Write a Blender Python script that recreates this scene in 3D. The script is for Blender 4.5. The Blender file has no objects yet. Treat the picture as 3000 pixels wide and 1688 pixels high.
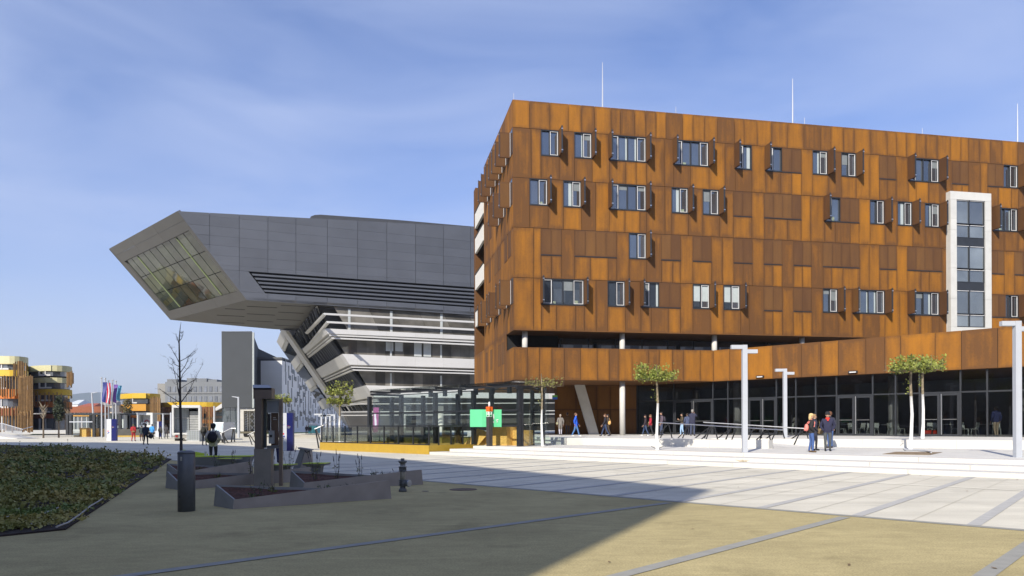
import bpy, math, random
from mathutils import Vector, Matrix
random.seed(7)
V = Vector
scene = bpy.context.scene
COL = scene.collection

# ------------------------------------------------------------------ camera
FPX, CAMH, HOR, ROLL = 2070.0, 1.7, 1244.0, 0.004
cd = bpy.data.cameras.new('camera')
cd.sensor_width = 36.0
cd.lens = FPX / 3000 * 36
cd.shift_y = (HOR - 844) / 3000
cd.clip_start, cd.clip_end = 0.1, 12000
cam = bpy.data.objects.new('camera', cd)
cam.location = (0, 0, CAMH)
cam.rotation_euler = (math.pi / 2, ROLL, 0)
COL.objects.link(cam)
scene.camera = cam

# ------------------------------------------------------------------ sky, sun, exposure
SUN_EL = math.radians(32.5)
SUN_H = V((0.43, 0.903, 0)).normalized()          # horizontal travel of the light
world = bpy.data.worlds.new('World')
scene.world = world
world.use_nodes = True
wn, wl = world.node_tree.nodes, world.node_tree.links
wn.clear()
wo = wn.new('ShaderNodeOutputWorld')
bg = wn.new('ShaderNodeBackground')
sky = wn.new('ShaderNodeTexSky')
sky.sky_type = 'NISHITA'
sky.sun_disc = False
sky.sun_elevation = SUN_EL
sky.sun_rotation = math.atan2(-SUN_H.x, -SUN_H.y)
sky.air_density, sky.dust_density, sky.ozone_density = 1.0, 1.0, 3.0
sky.altitude = 200
bg.inputs['Strength'].default_value = 0.094
tc = wn.new('ShaderNodeTexCoord')
mp = wn.new('ShaderNodeMapping')
mp.inputs['Scale'].default_value = (1.2, 1.7, 4.6)
mp.inputs['Rotation'].default_value = (0.0, 0.14, 0.5)
n1 = wn.new('ShaderNodeTexNoise')
n1.inputs['Scale'].default_value = 2.1
n1.inputs['Detail'].default_value = 5
n1.inputs['Roughness'].default_value = 0.47
n1.inputs['Distortion'].default_value = 0.6
r1 = wn.new('ShaderNodeValToRGB')
r1.color_ramp.elements[0].position = 0.24
r1.color_ramp.elements[0].color = (0.02, 0.02, 0.02, 1)
r1.color_ramp.elements[1].position = 0.84
r1.color_ramp.elements[1].color = (0.72, 0.72, 0.72, 1)
mx = wn.new('ShaderNodeMixRGB')
mx.inputs['Color2'].default_value = (4.9, 5.7, 8.0, 1)
wl.new(tc.outputs['Generated'], mp.inputs['Vector'])
wl.new(mp.outputs['Vector'], n1.inputs['Vector'])
wl.new(n1.outputs['Fac'], r1.inputs['Fac'])
wl.new(r1.outputs['Color'], mx.inputs['Fac'])
tint = wn.new('ShaderNodeMixRGB'); tint.blend_type = 'MULTIPLY'; tint.inputs['Fac'].default_value = 1
tint.inputs['Color2'].default_value = (0.99, 1.10, 1.46, 1)
wl.new(sky.outputs['Color'], tint.inputs['Color1'])
wl.new(tint.outputs['Color'], mx.inputs['Color1'])
sx = wn.new('ShaderNodeSeparateXYZ'); wl.new(tc.outputs['Generated'], sx.inputs['Vector'])
om = wn.new('ShaderNodeMath'); om.operation = 'SUBTRACT'; om.inputs[0].default_value = 1.0; om.use_clamp = True
wl.new(sx.outputs['Z'], om.inputs[1])
pw = wn.new('ShaderNodeMath'); pw.operation = 'POWER'; pw.inputs[1].default_value = 7.0; wl.new(om.outputs['Value'], pw.inputs[0])
ps = wn.new('ShaderNodeMath'); ps.operation = 'MULTIPLY'; ps.inputs[1].default_value = 0.88; wl.new(pw.outputs['Value'], ps.inputs[0])
hz_ = wn.new('ShaderNodeMixRGB'); hz_.inputs['Color2'].default_value = (5.5, 5.75, 6.25, 1)   # pale haze all round the horizon
wl.new(ps.outputs['Value'], hz_.inputs['Fac']); wl.new(mx.outputs['Color'], hz_.inputs['Color1'])
wl.new(hz_.outputs['Color'], bg.inputs['Color'])
wl.new(bg.outputs['Background'], wo.inputs['Surface'])

sd = bpy.data.lights.new('sun', 'SUN')
sd.energy = 5.0
sd.angle = math.radians(0.53)
sd.color = (1.0, 0.92, 0.79)
sun = bpy.data.objects.new('sun', sd)
LIGHT = V((SUN_H.x * math.cos(SUN_EL), SUN_H.y * math.cos(SUN_EL), -math.sin(SUN_EL)))
sun.rotation_euler = LIGHT.to_track_quat('-Z', 'Y').to_euler()
sun.location = (-30, -60, 60)
COL.objects.link(sun)

scene.view_settings.view_transform = 'Standard'
scene.view_settings.look = 'None'
scene.view_settings.gamma = 1
scene.view_settings.use_curve_mapping = False
scene.view_settings.exposure = 0.42
scene.cycles.max_bounces = 8
scene.cycles.transparent_max_bounces = 24
scene.cycles.caustics_reflective = False
scene.cycles.caustics_refractive = False

# ------------------------------------------------------------------ picture <-> place
def ray(x, y):
    u, v = x - 1500.0, HOR - y
    return (u + v * ROLL) / FPX, (v - u * ROLL) / FPX
def G(x, y, z=0.0):
    a, b = ray(x, y)
    d = (z - CAMH) / b
    return V((a * d, d, z))
def AT(x, y, d):
    a, b = ray(x, y)
    return V((a * d, d, CAMH + b * d))
def PL(x, y, p, n):
    a, b = ray(x, y)
    r = V((a, 1, b)); c = V((0, 0, CAMH))
    return c + r * ((p - c).dot(n) / r.dot(n))
g1 = V((0.722, -0.692, 0)); g2 = V((0.692, 0.722, 0))
def SN(s, n, z=0.0):
    return V((s * g1.x + n * g2.x, s * g1.y + n * g2.y, z))

# ------------------------------------------------------------------ mesh helpers
class MB:
    def __init__(self, T=None):
        self.v, self.f, self.m, self.T, self.mi = [], [], [], T, 0
    def add(self, pts):
        i = len(self.v)
        for p in pts:
            p = V(p)
            self.v.append(self.T @ p if self.T else p)
        return i
    def face(self, *pts):
        i = self.add(pts)
        self.f.append(tuple(range(i, i + len(pts)))); self.m.append(self.mi)
        return self
    def prism(self, a, b):
        n = len(a); i = self.add(a); j = self.add(b)
        fs = [tuple(range(i, i + n)), tuple(reversed(range(j, j + n)))]
        for k in range(n):
            q = (k + 1) % n
            fs.append((i + k, j + k, j + q, i + q))
        self.f += fs; self.m += [self.mi] * len(fs)
        return self
    def slab(self, poly, vec):
        poly = [V(p) for p in poly]; vec = V(vec)
        return self.prism(poly, [p + vec for p in poly])
    def box(self, x0, x1, y0, y1, z0, z1):
        return self.slab([(x0, y0, z0), (x1, y0, z0), (x1, y1, z0), (x0, y1, z0)], (0, 0, z1 - z0))
    def tube(self, p0, p1, r0, r1=None, n=8):
        return self.path([p0, p1], [r0, r0 if r1 is None else r1], n)
    def path(self, pts, rs, n=8):
        pts = [V(p) for p in pts]
        rings = []
        for k, p in enumerate(pts):
            d = (pts[min(k + 1, len(pts) - 1)] - pts[max(k - 1, 0)])
            d = d.normalized() if d.length > 1e-9 else V((0, 0, 1))
            ref = V((0, 0, 1)) if abs(d.z) < 0.95 else V((1, 0, 0))
            a = d.cross(ref).normalized(); b = d.cross(a)
            rings.append(self.add([p + (a * math.cos(2 * math.pi * q / n) + b * math.sin(2 * math.pi * q / n)) * rs[k] for q in range(n)]))
        for k in range(len(rings) - 1):
            i, j = rings[k], rings[k + 1]
            for q in range(n):
                w = (q + 1) % n
                self.f.append((i + q, i + w, j + w, j + q)); self.m.append(self.mi)
        self.f.append(tuple(range(rings[0], rings[0] + n))); self.m.append(self.mi)
        self.f.append(tuple(reversed(range(rings[-1], rings[-1] + n)))); self.m.append(self.mi)
        return self
    def lathe(self, prof, n=16, c=(0, 0, 0)):
        c = V(c); rings = []
        for r, z in prof:
            rings.append(self.add([c + V((r * math.cos(2 * math.pi * q / n), r * math.sin(2 * math.pi * q / n), z)) for q in range(n)]))
        for k in range(len(rings) - 1):
            i, j = rings[k], rings[k + 1]
            for q in range(n):
                w = (q + 1) % n
                self.f.append((i + q, i + w, j + w, j + q)); self.m.append(self.mi)
        self.f.append(tuple(reversed(range(rings[0], rings[0] + n)))); self.m.append(self.mi)
        self.f.append(tuple(range(rings[-1], rings[-1] + n))); self.m.append(self.mi)
        return self
    def ell(self, c, r, nu=10, nv=7):
        c = V(c)
        prof = [(math.sin(math.pi * k / nv), -math.cos(math.pi * k / nv)) for k in range(nv + 1)]
        rings = []
        for a, z in prof:
            a = max(a, 0.02)
            rings.append(self.add([c + V((r[0] * a * math.cos(2 * math.pi * q / nu), r[1] * a * math.sin(2 * math.pi * q / nu), r[2] * z)) for q in range(nu)]))
        for k in range(nv):
            i, j = rings[k], rings[k + 1]
            for q in range(nu):
                w = (q + 1) % nu
                self.f.append((i + q, i + w, j + w, j + q)); self.m.append(self.mi)
        return self
    def leaf(self, p, size, asp=0.62):
        d = V((random.gauss(0, 1), random.gauss(0, 1), random.gauss(0, 0.7))).normalized()
        e = d.cross(V((random.gauss(0, 1), random.gauss(0, 1), random.gauss(0, 1)))).normalized()
        a, b = d * size * 0.5, e * size * asp * 0.5
        return self.face(p - a, p + b - a * 0.1, p + a, p - b - a * 0.1)
    def build(self, name, mats, parent=None, smooth=False):
        me = bpy.data.meshes.new(name)
        me.from_pydata([tuple(p) for p in self.v], [], self.f)
        for m in (mats if isinstance(mats, (list, tuple)) else [mats]):
            me.materials.append(m)
        if any(self.m):
            me.polygons.foreach_set('material_index', self.m)
        if smooth:
            me.polygons.foreach_set('use_smooth', [True] * len(me.polygons))
        me.update()
        return link(name, me, parent)

WORLDROOT = set()
def link(name, me, parent=None):
    o = bpy.data.objects.new(name, me)
    COL.objects.link(o)
    if parent:
        o.parent = parent
        if parent.name in WORLDROOT:
            o.matrix_parent_inverse = Matrix.Translation(-parent.location)
    return o
def tag(o, label=None, cat=None, group=None, kind=None):
    if label: o['label'] = label
    if cat: o['category'] = cat
    if group: o['group'] = group
    if kind: o['kind'] = kind
    return o
def thing(name, label, cat, loc=(0, 0, 0), group=None, rz=0.0, worldparts=False):
    """An Empty at the thing's base; worldparts: its parts are given in world coordinates."""
    o = bpy.data.objects.new(name, None)
    o.empty_display_size = 0.3
    COL.objects.link(o)
    o.location = loc
    o.rotation_euler = (0, 0, rz)
    if worldparts: WORLDROOT.add(o.name)
    return tag(o, label, cat, group)
def copy_tree(root, loc, rz=0.0, label=None, group=None, scale=1.0):
    r = root.copy(); COL.objects.link(r)
    r.location = loc; r.rotation_euler = (0, 0, rz); r.scale = (scale,) * 3
    if label: r['label'] = label
    if group: r['group'] = group
    for ch in list(root.children):
        c = ch.copy(); COL.objects.link(c); c.parent = r
        for g in list(ch.children):
            d = g.copy(); COL.objects.link(d); d.parent = c
    return r

# ------------------------------------------------------------------ materials
def srgb(r, g, b):
    f = lambda c: (c / 255 / 12.92) if c / 255 <= 0.04045 else ((c / 255 + 0.055) / 1.055) ** 2.4
    return (f(r), f(g), f(b))
MATS = {}
def M(name, col, rough=0.6, var=0.12, scale=3.0, metal=0.0, spec=0.5, rand=0.0, bump=0.0, bscale=60.0, stretch=None, col2=None, detail=5):
    if name in MATS: return MATS[name]
    m = bpy.data.materials.new(name); m.use_nodes = True
    n, l = m.node_tree.nodes, m.node_tree.links
    b = n['Principled BSDF']
    b.inputs['Roughness'].default_value = rough
    b.inputs['Metallic'].default_value = metal
    b.inputs['Specular IOR Level'].default_value = spec
    geo = n.new('ShaderNodeTexCoord')
    src = geo.outputs['Object']
    if stretch:
        mp = n.new('ShaderNodeMapping'); mp.inputs['Scale'].default_value = stretch
        l.new(src, mp.inputs['Vector']); src = mp.outputs['Vector']
    nz = n.new('ShaderNodeTexNoise')
    nz.inputs['Scale'].default_value = scale; nz.inputs['Detail'].default_value = detail
    l.new(src, nz.inputs['Vector'])
    rp = n.new('ShaderNodeValToRGB')
    c2 = col2 or tuple(min(1, c * (1 + var)) for c in col)
    c1 = col if col2 else tuple(c * (1 - var) for c in col)
    rp.color_ramp.elements[0].position, rp.color_ramp.elements[1].position = 0.3, 0.7
    rp.color_ramp.elements[0].color = (*c1, 1); rp.color_ramp.elements[1].color = (*c2, 1)
    l.new(nz.outputs['Fac'], rp.inputs['Fac'])
    out = rp.outputs['Color']
    if rand:
        oi = n.new('ShaderNodeObjectInfo')
        mr = n.new('ShaderNodeMapRange')
        mr.inputs['To Min'].default_value, mr.inputs['To Max'].default_value = 1 - rand, 1 + rand
        l.new(oi.outputs['Random'], mr.inputs['Value'])
        mu = n.new('ShaderNodeVectorMath'); mu.operation = 'SCALE'
        l.new(out, mu.inputs[0]); l.new(mr.outputs['Result'], mu.inputs['Scale'])
        out = mu.outputs['Vector']
    l.new(out, b.inputs['Base Color'])
    if bump:
        nb = n.new('ShaderNodeTexNoise'); nb.inputs['Scale'].default_value = bscale; nb.inputs['Detail'].default_value = 3
        l.new(geo.outputs['Object'], nb.inputs['Vector'])
        bp = n.new('ShaderNodeBump'); bp.inputs['Strength'].default_value = bump; bp.inputs['Distance'].default_value = 0.02
        l.new(nb.outputs['Fac'], bp.inputs['Height']); l.new(bp.outputs['Normal'], b.inputs['Normal'])
    MATS[name] = m
    return m
def flat(name, r, g, b, rough=0.55, **k):
    return M(name, srgb(r, g, b), rough, **k)
def glass_mat(name, tint, refl=0.06, blend=0.5, rough=0.0, body=None, bodyfac=0.0):
    m = bpy.data.materials.new(name); m.use_nodes = True
    n, l = m.node_tree.nodes, m.node_tree.links
    n.remove(n['Principled BSDF'])
    o = n['Material Output']
    tr = n.new('ShaderNodeBsdfTransparent'); tr.inputs['Color'].default_value = (*tint, 1)
    gl = n.new('ShaderNodeBsdfGlossy'); gl.inputs['Roughness'].default_value = rough
    fc = n.new('ShaderNodeLayerWeight'); fc.inputs['Blend'].default_value = 0.5
    lw = n.new('ShaderNodeMath'); lw.operation = 'POWER'; lw.inputs[1].default_value = 3.0
    l.new(fc.outputs['Facing'], lw.inputs[0])
    ma = n.new('ShaderNodeMath'); ma.operation = 'MULTIPLY_ADD'
    ma.inputs[1].default_value = blend * 2; ma.inputs[2].default_value = refl; ma.use_clamp = True
    l.new(lw.outputs['Value'], ma.inputs[0])
    inner = tr.outputs['BSDF']
    if body:
        df = n.new('ShaderNodeBsdfDiffuse'); df.inputs['Color'].default_value = (*body, 1)
        m2 = n.new('ShaderNodeMixShader'); m2.inputs['Fac'].default_value = bodyfac
        l.new(inner, m2.inputs[1]); l.new(df.outputs['BSDF'], m2.inputs[2]); inner = m2.outputs['Shader']
    mi = n.new('ShaderNodeMixShader')
    l.new(ma.outputs['Value'], mi.inputs['Fac']); l.new(inner, mi.inputs[1]); l.new(gl.outputs['BSDF'], mi.inputs[2])
    l.new(mi.outputs['Shader'], o.inputs['Surface'])
    MATS[name] = m
    return m
def pane_mat(name, base, ior=2.4, rough=0.02, rand=0.35, var=0.3, scale=0.6):
    m = M(name, base, rough, var, scale, rand=rand)
    m.node_tree.nodes['Principled BSDF'].inputs['IOR'].default_value = ior
    return m

def corten(name, lo, hi, bias=0.0):
    m = bpy.data.materials.new(name); m.use_nodes = True
    n, l = m.node_tree.nodes, m.node_tree.links
    b = n['Principled BSDF']; b.inputs['Roughness'].default_value = 0.78; b.inputs['Specular IOR Level'].default_value = 0.25
    tc = n.new('ShaderNodeTexCoord'); oi = n.new('ShaderNodeObjectInfo')
    off = n.new('ShaderNodeVectorMath'); off.operation = 'SCALE'; off.inputs['Scale'].default_value = 40
    cx = n.new('ShaderNodeCombineXYZ')
    l.new(oi.outputs['Random'], cx.inputs['X']); l.new(oi.outputs['Random'], cx.inputs['Z'])
    l.new(cx.outputs['Vector'], off.inputs[0])
    ad = n.new('ShaderNodeVectorMath'); ad.operation = 'ADD'
    l.new(tc.outputs['Object'], ad.inputs[0]); l.new(off.outputs['Vector'], ad.inputs[1])
    mp = n.new('ShaderNodeMapping'); mp.inputs['Scale'].default_value = (1.5, 1.5, 0.42)
    l.new(ad.outputs['Vector'], mp.inputs['Vector'])
    n1 = n.new('ShaderNodeTexNoise'); n1.inputs['Scale'].default_value = 1.1; n1.inputs['Detail'].default_value = 3; n1.inputs['Roughness'].default_value = 0.5
    l.new(mp.outputs['Vector'], n1.inputs['Vector'])
    n2 = n.new('ShaderNodeTexNoise'); n2.inputs['Scale'].default_value = 9; n2.inputs['Detail'].default_value = 6
    l.new(ad.outputs['Vector'], n2.inputs['Vector'])
    # tone = panel random * 0.55 + broad stain * 0.6 + fine grain * 0.15
    rs = n.new('ShaderNodeMath'); rs.operation = 'MULTIPLY_ADD'; rs.inputs[1].default_value = 0.52; rs.inputs[2].default_value = -0.40 + bias
    l.new(oi.outputs['Random'], rs.inputs[0])
    a1 = n.new('ShaderNodeMath'); a1.operation = 'MULTIPLY_ADD'; a1.inputs[1].default_value = 0.80
    l.new(n1.outputs['Fac'], a1.inputs[0]); l.new(rs.outputs['Value'], a1.inputs[2])
    a2 = n.new('ShaderNodeMath'); a2.operation = 'MULTIPLY_ADD'; a2.inputs[1].default_value = 0.28
    l.new(n2.outputs['Fac'], a2.inputs[0]); l.new(a1.outputs['Value'], a2.inputs[2])
    # dark worn rim along the sheet edges
    gx = n.new('ShaderNodeSeparateXYZ'); l.new(tc.outputs['Generated'], gx.inputs['Vector'])
    def edge(sock, wdt):
        s = n.new('ShaderNodeMath'); s.operation = 'SUBTRACT'; s.inputs[1].default_value = 0.5; l.new(sock, s.inputs[0])
        a = n.new('ShaderNodeMath'); a.operation = 'ABSOLUTE'; l.new(s.outputs['Value'], a.inputs[0])
        r = n.new('ShaderNodeMapRange'); r.inputs['From Min'].default_value = 0.5 - wdt; r.inputs['From Max'].default_value = 0.5
        r.interpolation_type = 'SMOOTHSTEP'
        l.new(a.outputs['Value'], r.inputs['Value']); return r.outputs['Result']
    ex, ez = edge(gx.outputs['X'], 0.22), edge(gx.outputs['Z'], 0.12)
    mxx = n.new('ShaderNodeMath'); mxx.operation = 'MAXIMUM'; l.new(ex, mxx.inputs[0]); l.new(ez, mxx.inputs[1])
    ms = n.new('ShaderNodeMapping'); ms.inputs['Scale'].default_value = (7, 7, 0.22); l.new(ad.outputs['Vector'], ms.inputs['Vector'])
    n4 = n.new('ShaderNodeTexNoise'); n4.inputs['Scale'].default_value = 1.0; n4.inputs['Detail'].default_value = 4; l.new(ms.outputs['Vector'], n4.inputs['Vector'])
    a4 = n.new('ShaderNodeMath'); a4.operation = 'MULTIPLY_ADD'; a4.inputs[1].default_value = 0.34
    s4 = n.new('ShaderNodeMath'); s4.operation = 'SUBTRACT'; s4.inputs[1].default_value = 0.17; l.new(a2.outputs['Value'], s4.inputs[0])
    l.new(n4.outputs['Fac'], a4.inputs[0]); l.new(s4.outputs['Value'], a4.inputs[2]); a2 = a4
    a3 = n.new('ShaderNodeMath'); a3.operation = 'MULTIPLY_ADD'; a3.inputs[1].default_value = -0.24
    l.new(mxx.outputs['Value'], a3.inputs[0]); l.new(a2.outputs['Value'], a3.inputs[2])
    rp = n.new('ShaderNodeValToRGB'); e = rp.color_ramp.elements
    e[0].position, e[1].position = 0.08, 0.86
    e[0].color = (*lo, 1); e[1].color = (*hi, 1)
    mid = e.new(0.42); mid.color = (*[0.55 * a + 0.45 * c for a, c in zip(lo, hi)], 1)
    l.new(a3.outputs['Value'], rp.inputs['Fac']); l.new(rp.outputs['Color'], b.inputs['Base Color'])
    bp = n.new('ShaderNodeBump'); bp.inputs['Strength'].default_value = 0.25; bp.inputs['Distance'].default_value = 0.01
    n3 = n.new('ShaderNodeTexNoise'); n3.inputs['Scale'].default_value = 40; l.new(tc.outputs['Object'], n3.inputs['Vector'])
    l.new(n3.outputs['Fac'], bp.inputs['Height']); l.new(bp.outputs['Normal'], b.inputs['Normal'])
    MATS[name] = m
    return m
CORTEN = corten('corten_steel', (0.112, 0.050, 0.016), (0.335, 0.134, 0.010), -0.05)
SHUTTER = corten('perforated_corten', (0.088, 0.041, 0.017), (0.150, 0.072, 0.022), -0.02)
BLACK = flat('dark_metal', 34, 36, 40, 0.45, var=0.1)
DARK = M('dark_interior', (0.012, 0.012, 0.013), 0.9, 0.2)
FRAME = flat('anthracite_frame', 40, 43, 48, 0.4)
WHITEF = M('white_frame', (0.60, 0.60, 0.60), 0.4, 0.04)
PANE = pane_mat('reflective_pane', (0.03, 0.04, 0.055), 2.6, rand=0.5)
CURTAIN = M('pale_blind', (0.36, 0.41, 0.42), 0.8, 0.06)
GLASS = glass_mat('clear_glass', (0.93, 0.965, 0.955), 0.02, 0.35)
DARKGLASS = glass_mat('dark_glazing', (0.64, 0.66, 0.67), 0.05, 0.4)
CONC = M('fair_faced_concrete', (0.50, 0.49, 0.46), 0.75, 0.10, 1.2, bump=0.2)
WCONC = M('white_concrete', (0.58, 0.57, 0.535), 0.85, 0.07, 0.9, bump=0.3, bscale=90, spec=0.15)
GRANITE = M('pale_granite', (0.57, 0.555, 0.52), 0.75, 0.14, 55, rand=0.05, detail=3)
STEEL = M('brushed_steel', (0.6, 0.6, 0.58), 0.28, 0.08, 6, metal=1.0)
LAMPW = M('lamp_paint', (0.41, 0.435, 0.48), 0.35, 0.03)
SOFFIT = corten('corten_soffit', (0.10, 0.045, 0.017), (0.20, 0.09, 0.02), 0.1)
# ================================================================== GROUND
ZL, ZU = 0.46, 0.87
def struct(o):
    o['kind'] = 'structure'; return o
PLAZA = M('plaza_concrete', (0.59, 0.56, 0.47), 0.9, 0.09, 0.35, bump=0.25, bscale=70, detail=8, spec=0.12)
def two_scale(mat, sc, amt, stretch=(1, 1, 1)):
    """adds broad wear and fine speckle to a ground material"""
    n, l = mat.node_tree.nodes, mat.node_tree.links
    b = n['Principled BSDF']
    src = b.inputs['Base Color'].links[0].from_socket
    tc = n.new('ShaderNodeTexCoord')
    mp = n.new('ShaderNodeMapping'); mp.inputs['Scale'].default_value = stretch; mp.inputs['Rotation'].default_value = (0, 0, -0.764)
    l.new(tc.outputs['Object'], mp.inputs['Vector'])
    nz = n.new('ShaderNodeTexNoise'); nz.inputs['Scale'].default_value = sc; nz.inputs['Detail'].default_value = 4
    l.new(mp.outputs['Vector'], nz.inputs['Vector'])
    mr = n.new('ShaderNodeMapRange'); mr.inputs['From Min'].default_value, mr.inputs['From Max'].default_value = 0.3, 0.7
    mr.inputs['To Min'].default_value, mr.inputs['To Max'].default_value = 1 - amt, 1 + amt
    l.new(nz.outputs['Fac'], mr.inputs['Value'])
    mu = n.new('ShaderNodeVectorMath'); mu.operation = 'SCALE'
    l.new(src, mu.inputs[0]); l.new(mr.outputs['Result'], mu.inputs['Scale'])
    l.new(mu.outputs['Vector'], b.inputs['Base Color'])
def stains(mat, sc, lo, hi, gain, stretch=(1, 1, 1), rot=0.4):
    n, l = mat.node_tree.nodes, mat.node_tree.links
    b = n['Principled BSDF']; src = b.inputs['Base Color'].links[0].from_socket
    tc = n.new('ShaderNodeTexCoord'); mp = n.new('ShaderNodeMapping'); mp.inputs['Scale'].default_value = stretch; mp.inputs['Rotation'].default_value = (0, 0, rot)
    l.new(tc.outputs['Object'], mp.inputs['Vector'])
    nz = n.new('ShaderNodeTexNoise'); nz.inputs['Scale'].default_value = sc; nz.inputs['Detail'].default_value = 7; nz.inputs['Roughness'].default_value = 0.62
    l.new(mp.outputs['Vector'], nz.inputs['Vector'])
    mr = n.new('ShaderNodeMapRange'); mr.inputs['From Min'].default_value, mr.inputs['From Max'].default_value = lo, hi
    mr.inputs['To Min'].default_value, mr.inputs['To Max'].default_value = 1, gain
    l.new(nz.outputs['Fac'], mr.inputs['Value'])
    mu = n.new('ShaderNodeVectorMath'); mu.operation = 'SCALE'
    l.new(src, mu.inputs[0]); l.new(mr.outputs['Result'], mu.inputs['Scale']); l.new(mu.outputs['Vector'], b.inputs['Base Color'])
stains(PLAZA, 0.7, 0.56, 0.72, 0.84); stains(PLAZA, 2.6, 0.64, 0.74, 0.90, (.3, 1, 1), -.76)
two_scale(PLAZA, 0.9, 0.09, (0.2, 1.8, 1))
two_scale(PLAZA, 0.25, 0.05)
two_scale(PLAZA, 30, 0.04)
TAN = M('sand_asphalt', (0.41, 0.345, 0.183), 0.95, 0.10, 0.5, bump=0.35, bscale=110, detail=8, spec=0.1)
two_scale(TAN, 45, 0.2)
stains(TAN, 0.8, 0.56, 0.72, 0.76); stains(TAN, 1.1, 0.60, 0.72, 1.2, (.12, 2.2, 1), -.5); stains(TAN, 14, 0.68, 0.76, 0.72); stains(TAN, 24, 0.70, 0.76, 1.35)
two_scale(TAN, 6, 0.07, (0.5, 1, 1))
two_scale(TAN, 0.3, 0.06)
two_scale(TAN, 1.3, 0.06, (0.35, 1.2, 1))
STRIPE = M('grey_strip_stone', (0.43, 0.425, 0.405), 0.9, 0.09, 4, spec=0.1)
BLUESTRIPE = M('blue_grey_strip', (0.305, 0.302, 0.275), 0.9, 0.08, 4, spec=0.1)
SEAM = M('pale_seam', (0.76, 0.73, 0.62), 0.9, 0.05, 3, spec=0.1)
DARKSEAM = M('joint_filler', (0.50, 0.475, 0.40), 0.95, 0.1, 3, spec=0.1)

struct(MB().face((-3500, -300, 0), (3500, -300, 0), (3500, 5200, 0), (-3500, 5200, 0)).build('ground', PLAZA))
struct(MB().face(SN(-60, -60, .004), SN(60, -60, .004), SN(60, 13.5, .004), SN(-60, 13.5, .004)).build('asphalt_path', TAN))
def strip(name, a, b, w, z, mat, along):
    o = along * (w / 2)
    struct(MB().face(a - o, a + o, b + o, b - o).build(name, mat))
strip('edge_strip', SN(-60, 13.6, .009), SN(40, 13.6, .009), 0.2, 0, BLUESTRIPE, g2)
for k in range(-12, 5):
    s = -4.4 + 1.82 * k
    strip('paving_strip', SN(s, 13.72, .008), SN(s - 0.5, 25.9, .008), 0.2, 0, STRIPE, g1)
    strip('joint_line', SN(s + .91, 13.75, .006), SN(s + .45, 25.9, .006), 0.014, 0, DARKSEAM, g1)
for pa, pb in ((G(1951, 1475.5), G(380, 1688)), (G(2470, 1518), G(1822, 1687)), (G(3000, 1607), G(2885, 1688))):
    d_ = (pb - pa).normalized(); pb = pa + d_ * 24; pa = pa - d_ * (0.1 if pa.x < 6 else 3.2)
    pa.z = pb.z = .012
    strip('path_strip', pa, pb, 0.19, 0, BLUESTRIPE, V((-d_.y, d_.x, 0)))
strip('paving_seam', SN(-40, 21.5, .007), SN(12, 21.5, .007), 0.16, 0, SEAM, g2)
for n_ in (17.4, 24.2):
    strip('joint_line', SN(-40, n_, .005), SN(12, n_, .005), 0.016, 0, DARKSEAM, g2)

# granite steps up to the lower terrace: three tiers of long stones
steps = thing('granite_steps', 'three low wide granite steps rising to the pale terrace', 'steps', SN(-10, 26, 0), worldparts=True)
steps['kind'] = 'structure'
for t, (na, nb, z0, z1, sl) in enumerate(((26.0, 27.16, 0, .155, -31.5), (27.1, 28.46, 0, .305, -31.0), (28.4, 30.0, 0, ZL - .002, -30.4))):
    s = sl
    while s < 14:
        w = random.uniform(2.9, 3.6)
        e = min(s + w, 15)
        z1j = z1 + random.uniform(-.003, .003) if t < 2 else z1
        MB().slab([SN(s + .006, na, 0), SN(e - .006, na, 0), SN(e - .006, nb, 0), SN(s + .006, nb, 0)], (0, 0, z1j)).build('step_stone', GRANITE, steps)
        s = e
# lower and upper terraces
WL_a, WL_b = G(1660, 1302.5, ZL), G(2252, 1314.6, ZL)        # line of the long retaining wall
WR_a, WR_b = V((11.3, 41.0, 0)), V((23.3, 32.6, 0))
dR = (WR_b - WR_a).normalized()
WR_c = WR_b + dR * 14
pts = [SN(-31, 29.9), SN(16, 29.9), SN(16, 60), SN(-6, 60), SN(-24, 46), SN(-26.5, 33), SN(-31, 33)]
struct(MB().slab([V((p.x, p.y, 0)) for p in pts], (0, 0, ZL)).build('lower_terrace', WCONC))
W1 = WL_a.lerp(WL_b, 0.52); W1.z = 0
back = g2 * 0.5
top = V((0, 0, ZU))
T0 = V((WL_a.x, WL_a.y, 0))
tp = [T0 + back, W1 + back, WR_a, WR_b, WR_c, V((75, 40, 0)), V((75, 95, 0)), V((-6, 95, 0)), V((-3.2, 52, 0)), V((1.2, 46, 0))]
struct(MB().slab([p + V((0, 0, 0.02)) for p in tp], (0, 0, ZU - .02)).build('upper_terrace', WCONC))
# retaining wall in cast lengths
wall = thing('retaining_wall', 'low pale concrete retaining wall in front of the ramp handrails', 'wall', T0, worldparts=True)
L = (V((WL_b.x, WL_b.y, 0)) - T0); n = 4
for i in range(n):
    a = T0 + L * (i / n) + L.normalized() * .004; b = T0 + L * ((i + 1) / n) - L.normalized() * .004
    MB().slab([a, b, b + back, a + back], (0, 0, ZU + .004)).build('wall_length', WCONC, wall)
wall2 = thing('retaining_wall', 'pale concrete retaining wall behind the tree pit and standing couple', 'wall', WR_b, worldparts=True)
Lr = (WR_c - WR_a); n = 7
for i in range(n):
    a = WR_a + Lr * (i / n) + dR * .004; b = WR_a + Lr * ((i + 1) / n) - dR * .004
    q = V((dR.y, -dR.x, 0))
    MB().slab([a, b, b + q * .06, a + q * .06], (0, 0, ZU + .003)).build('wall_length', WCONC, wall2)
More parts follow.
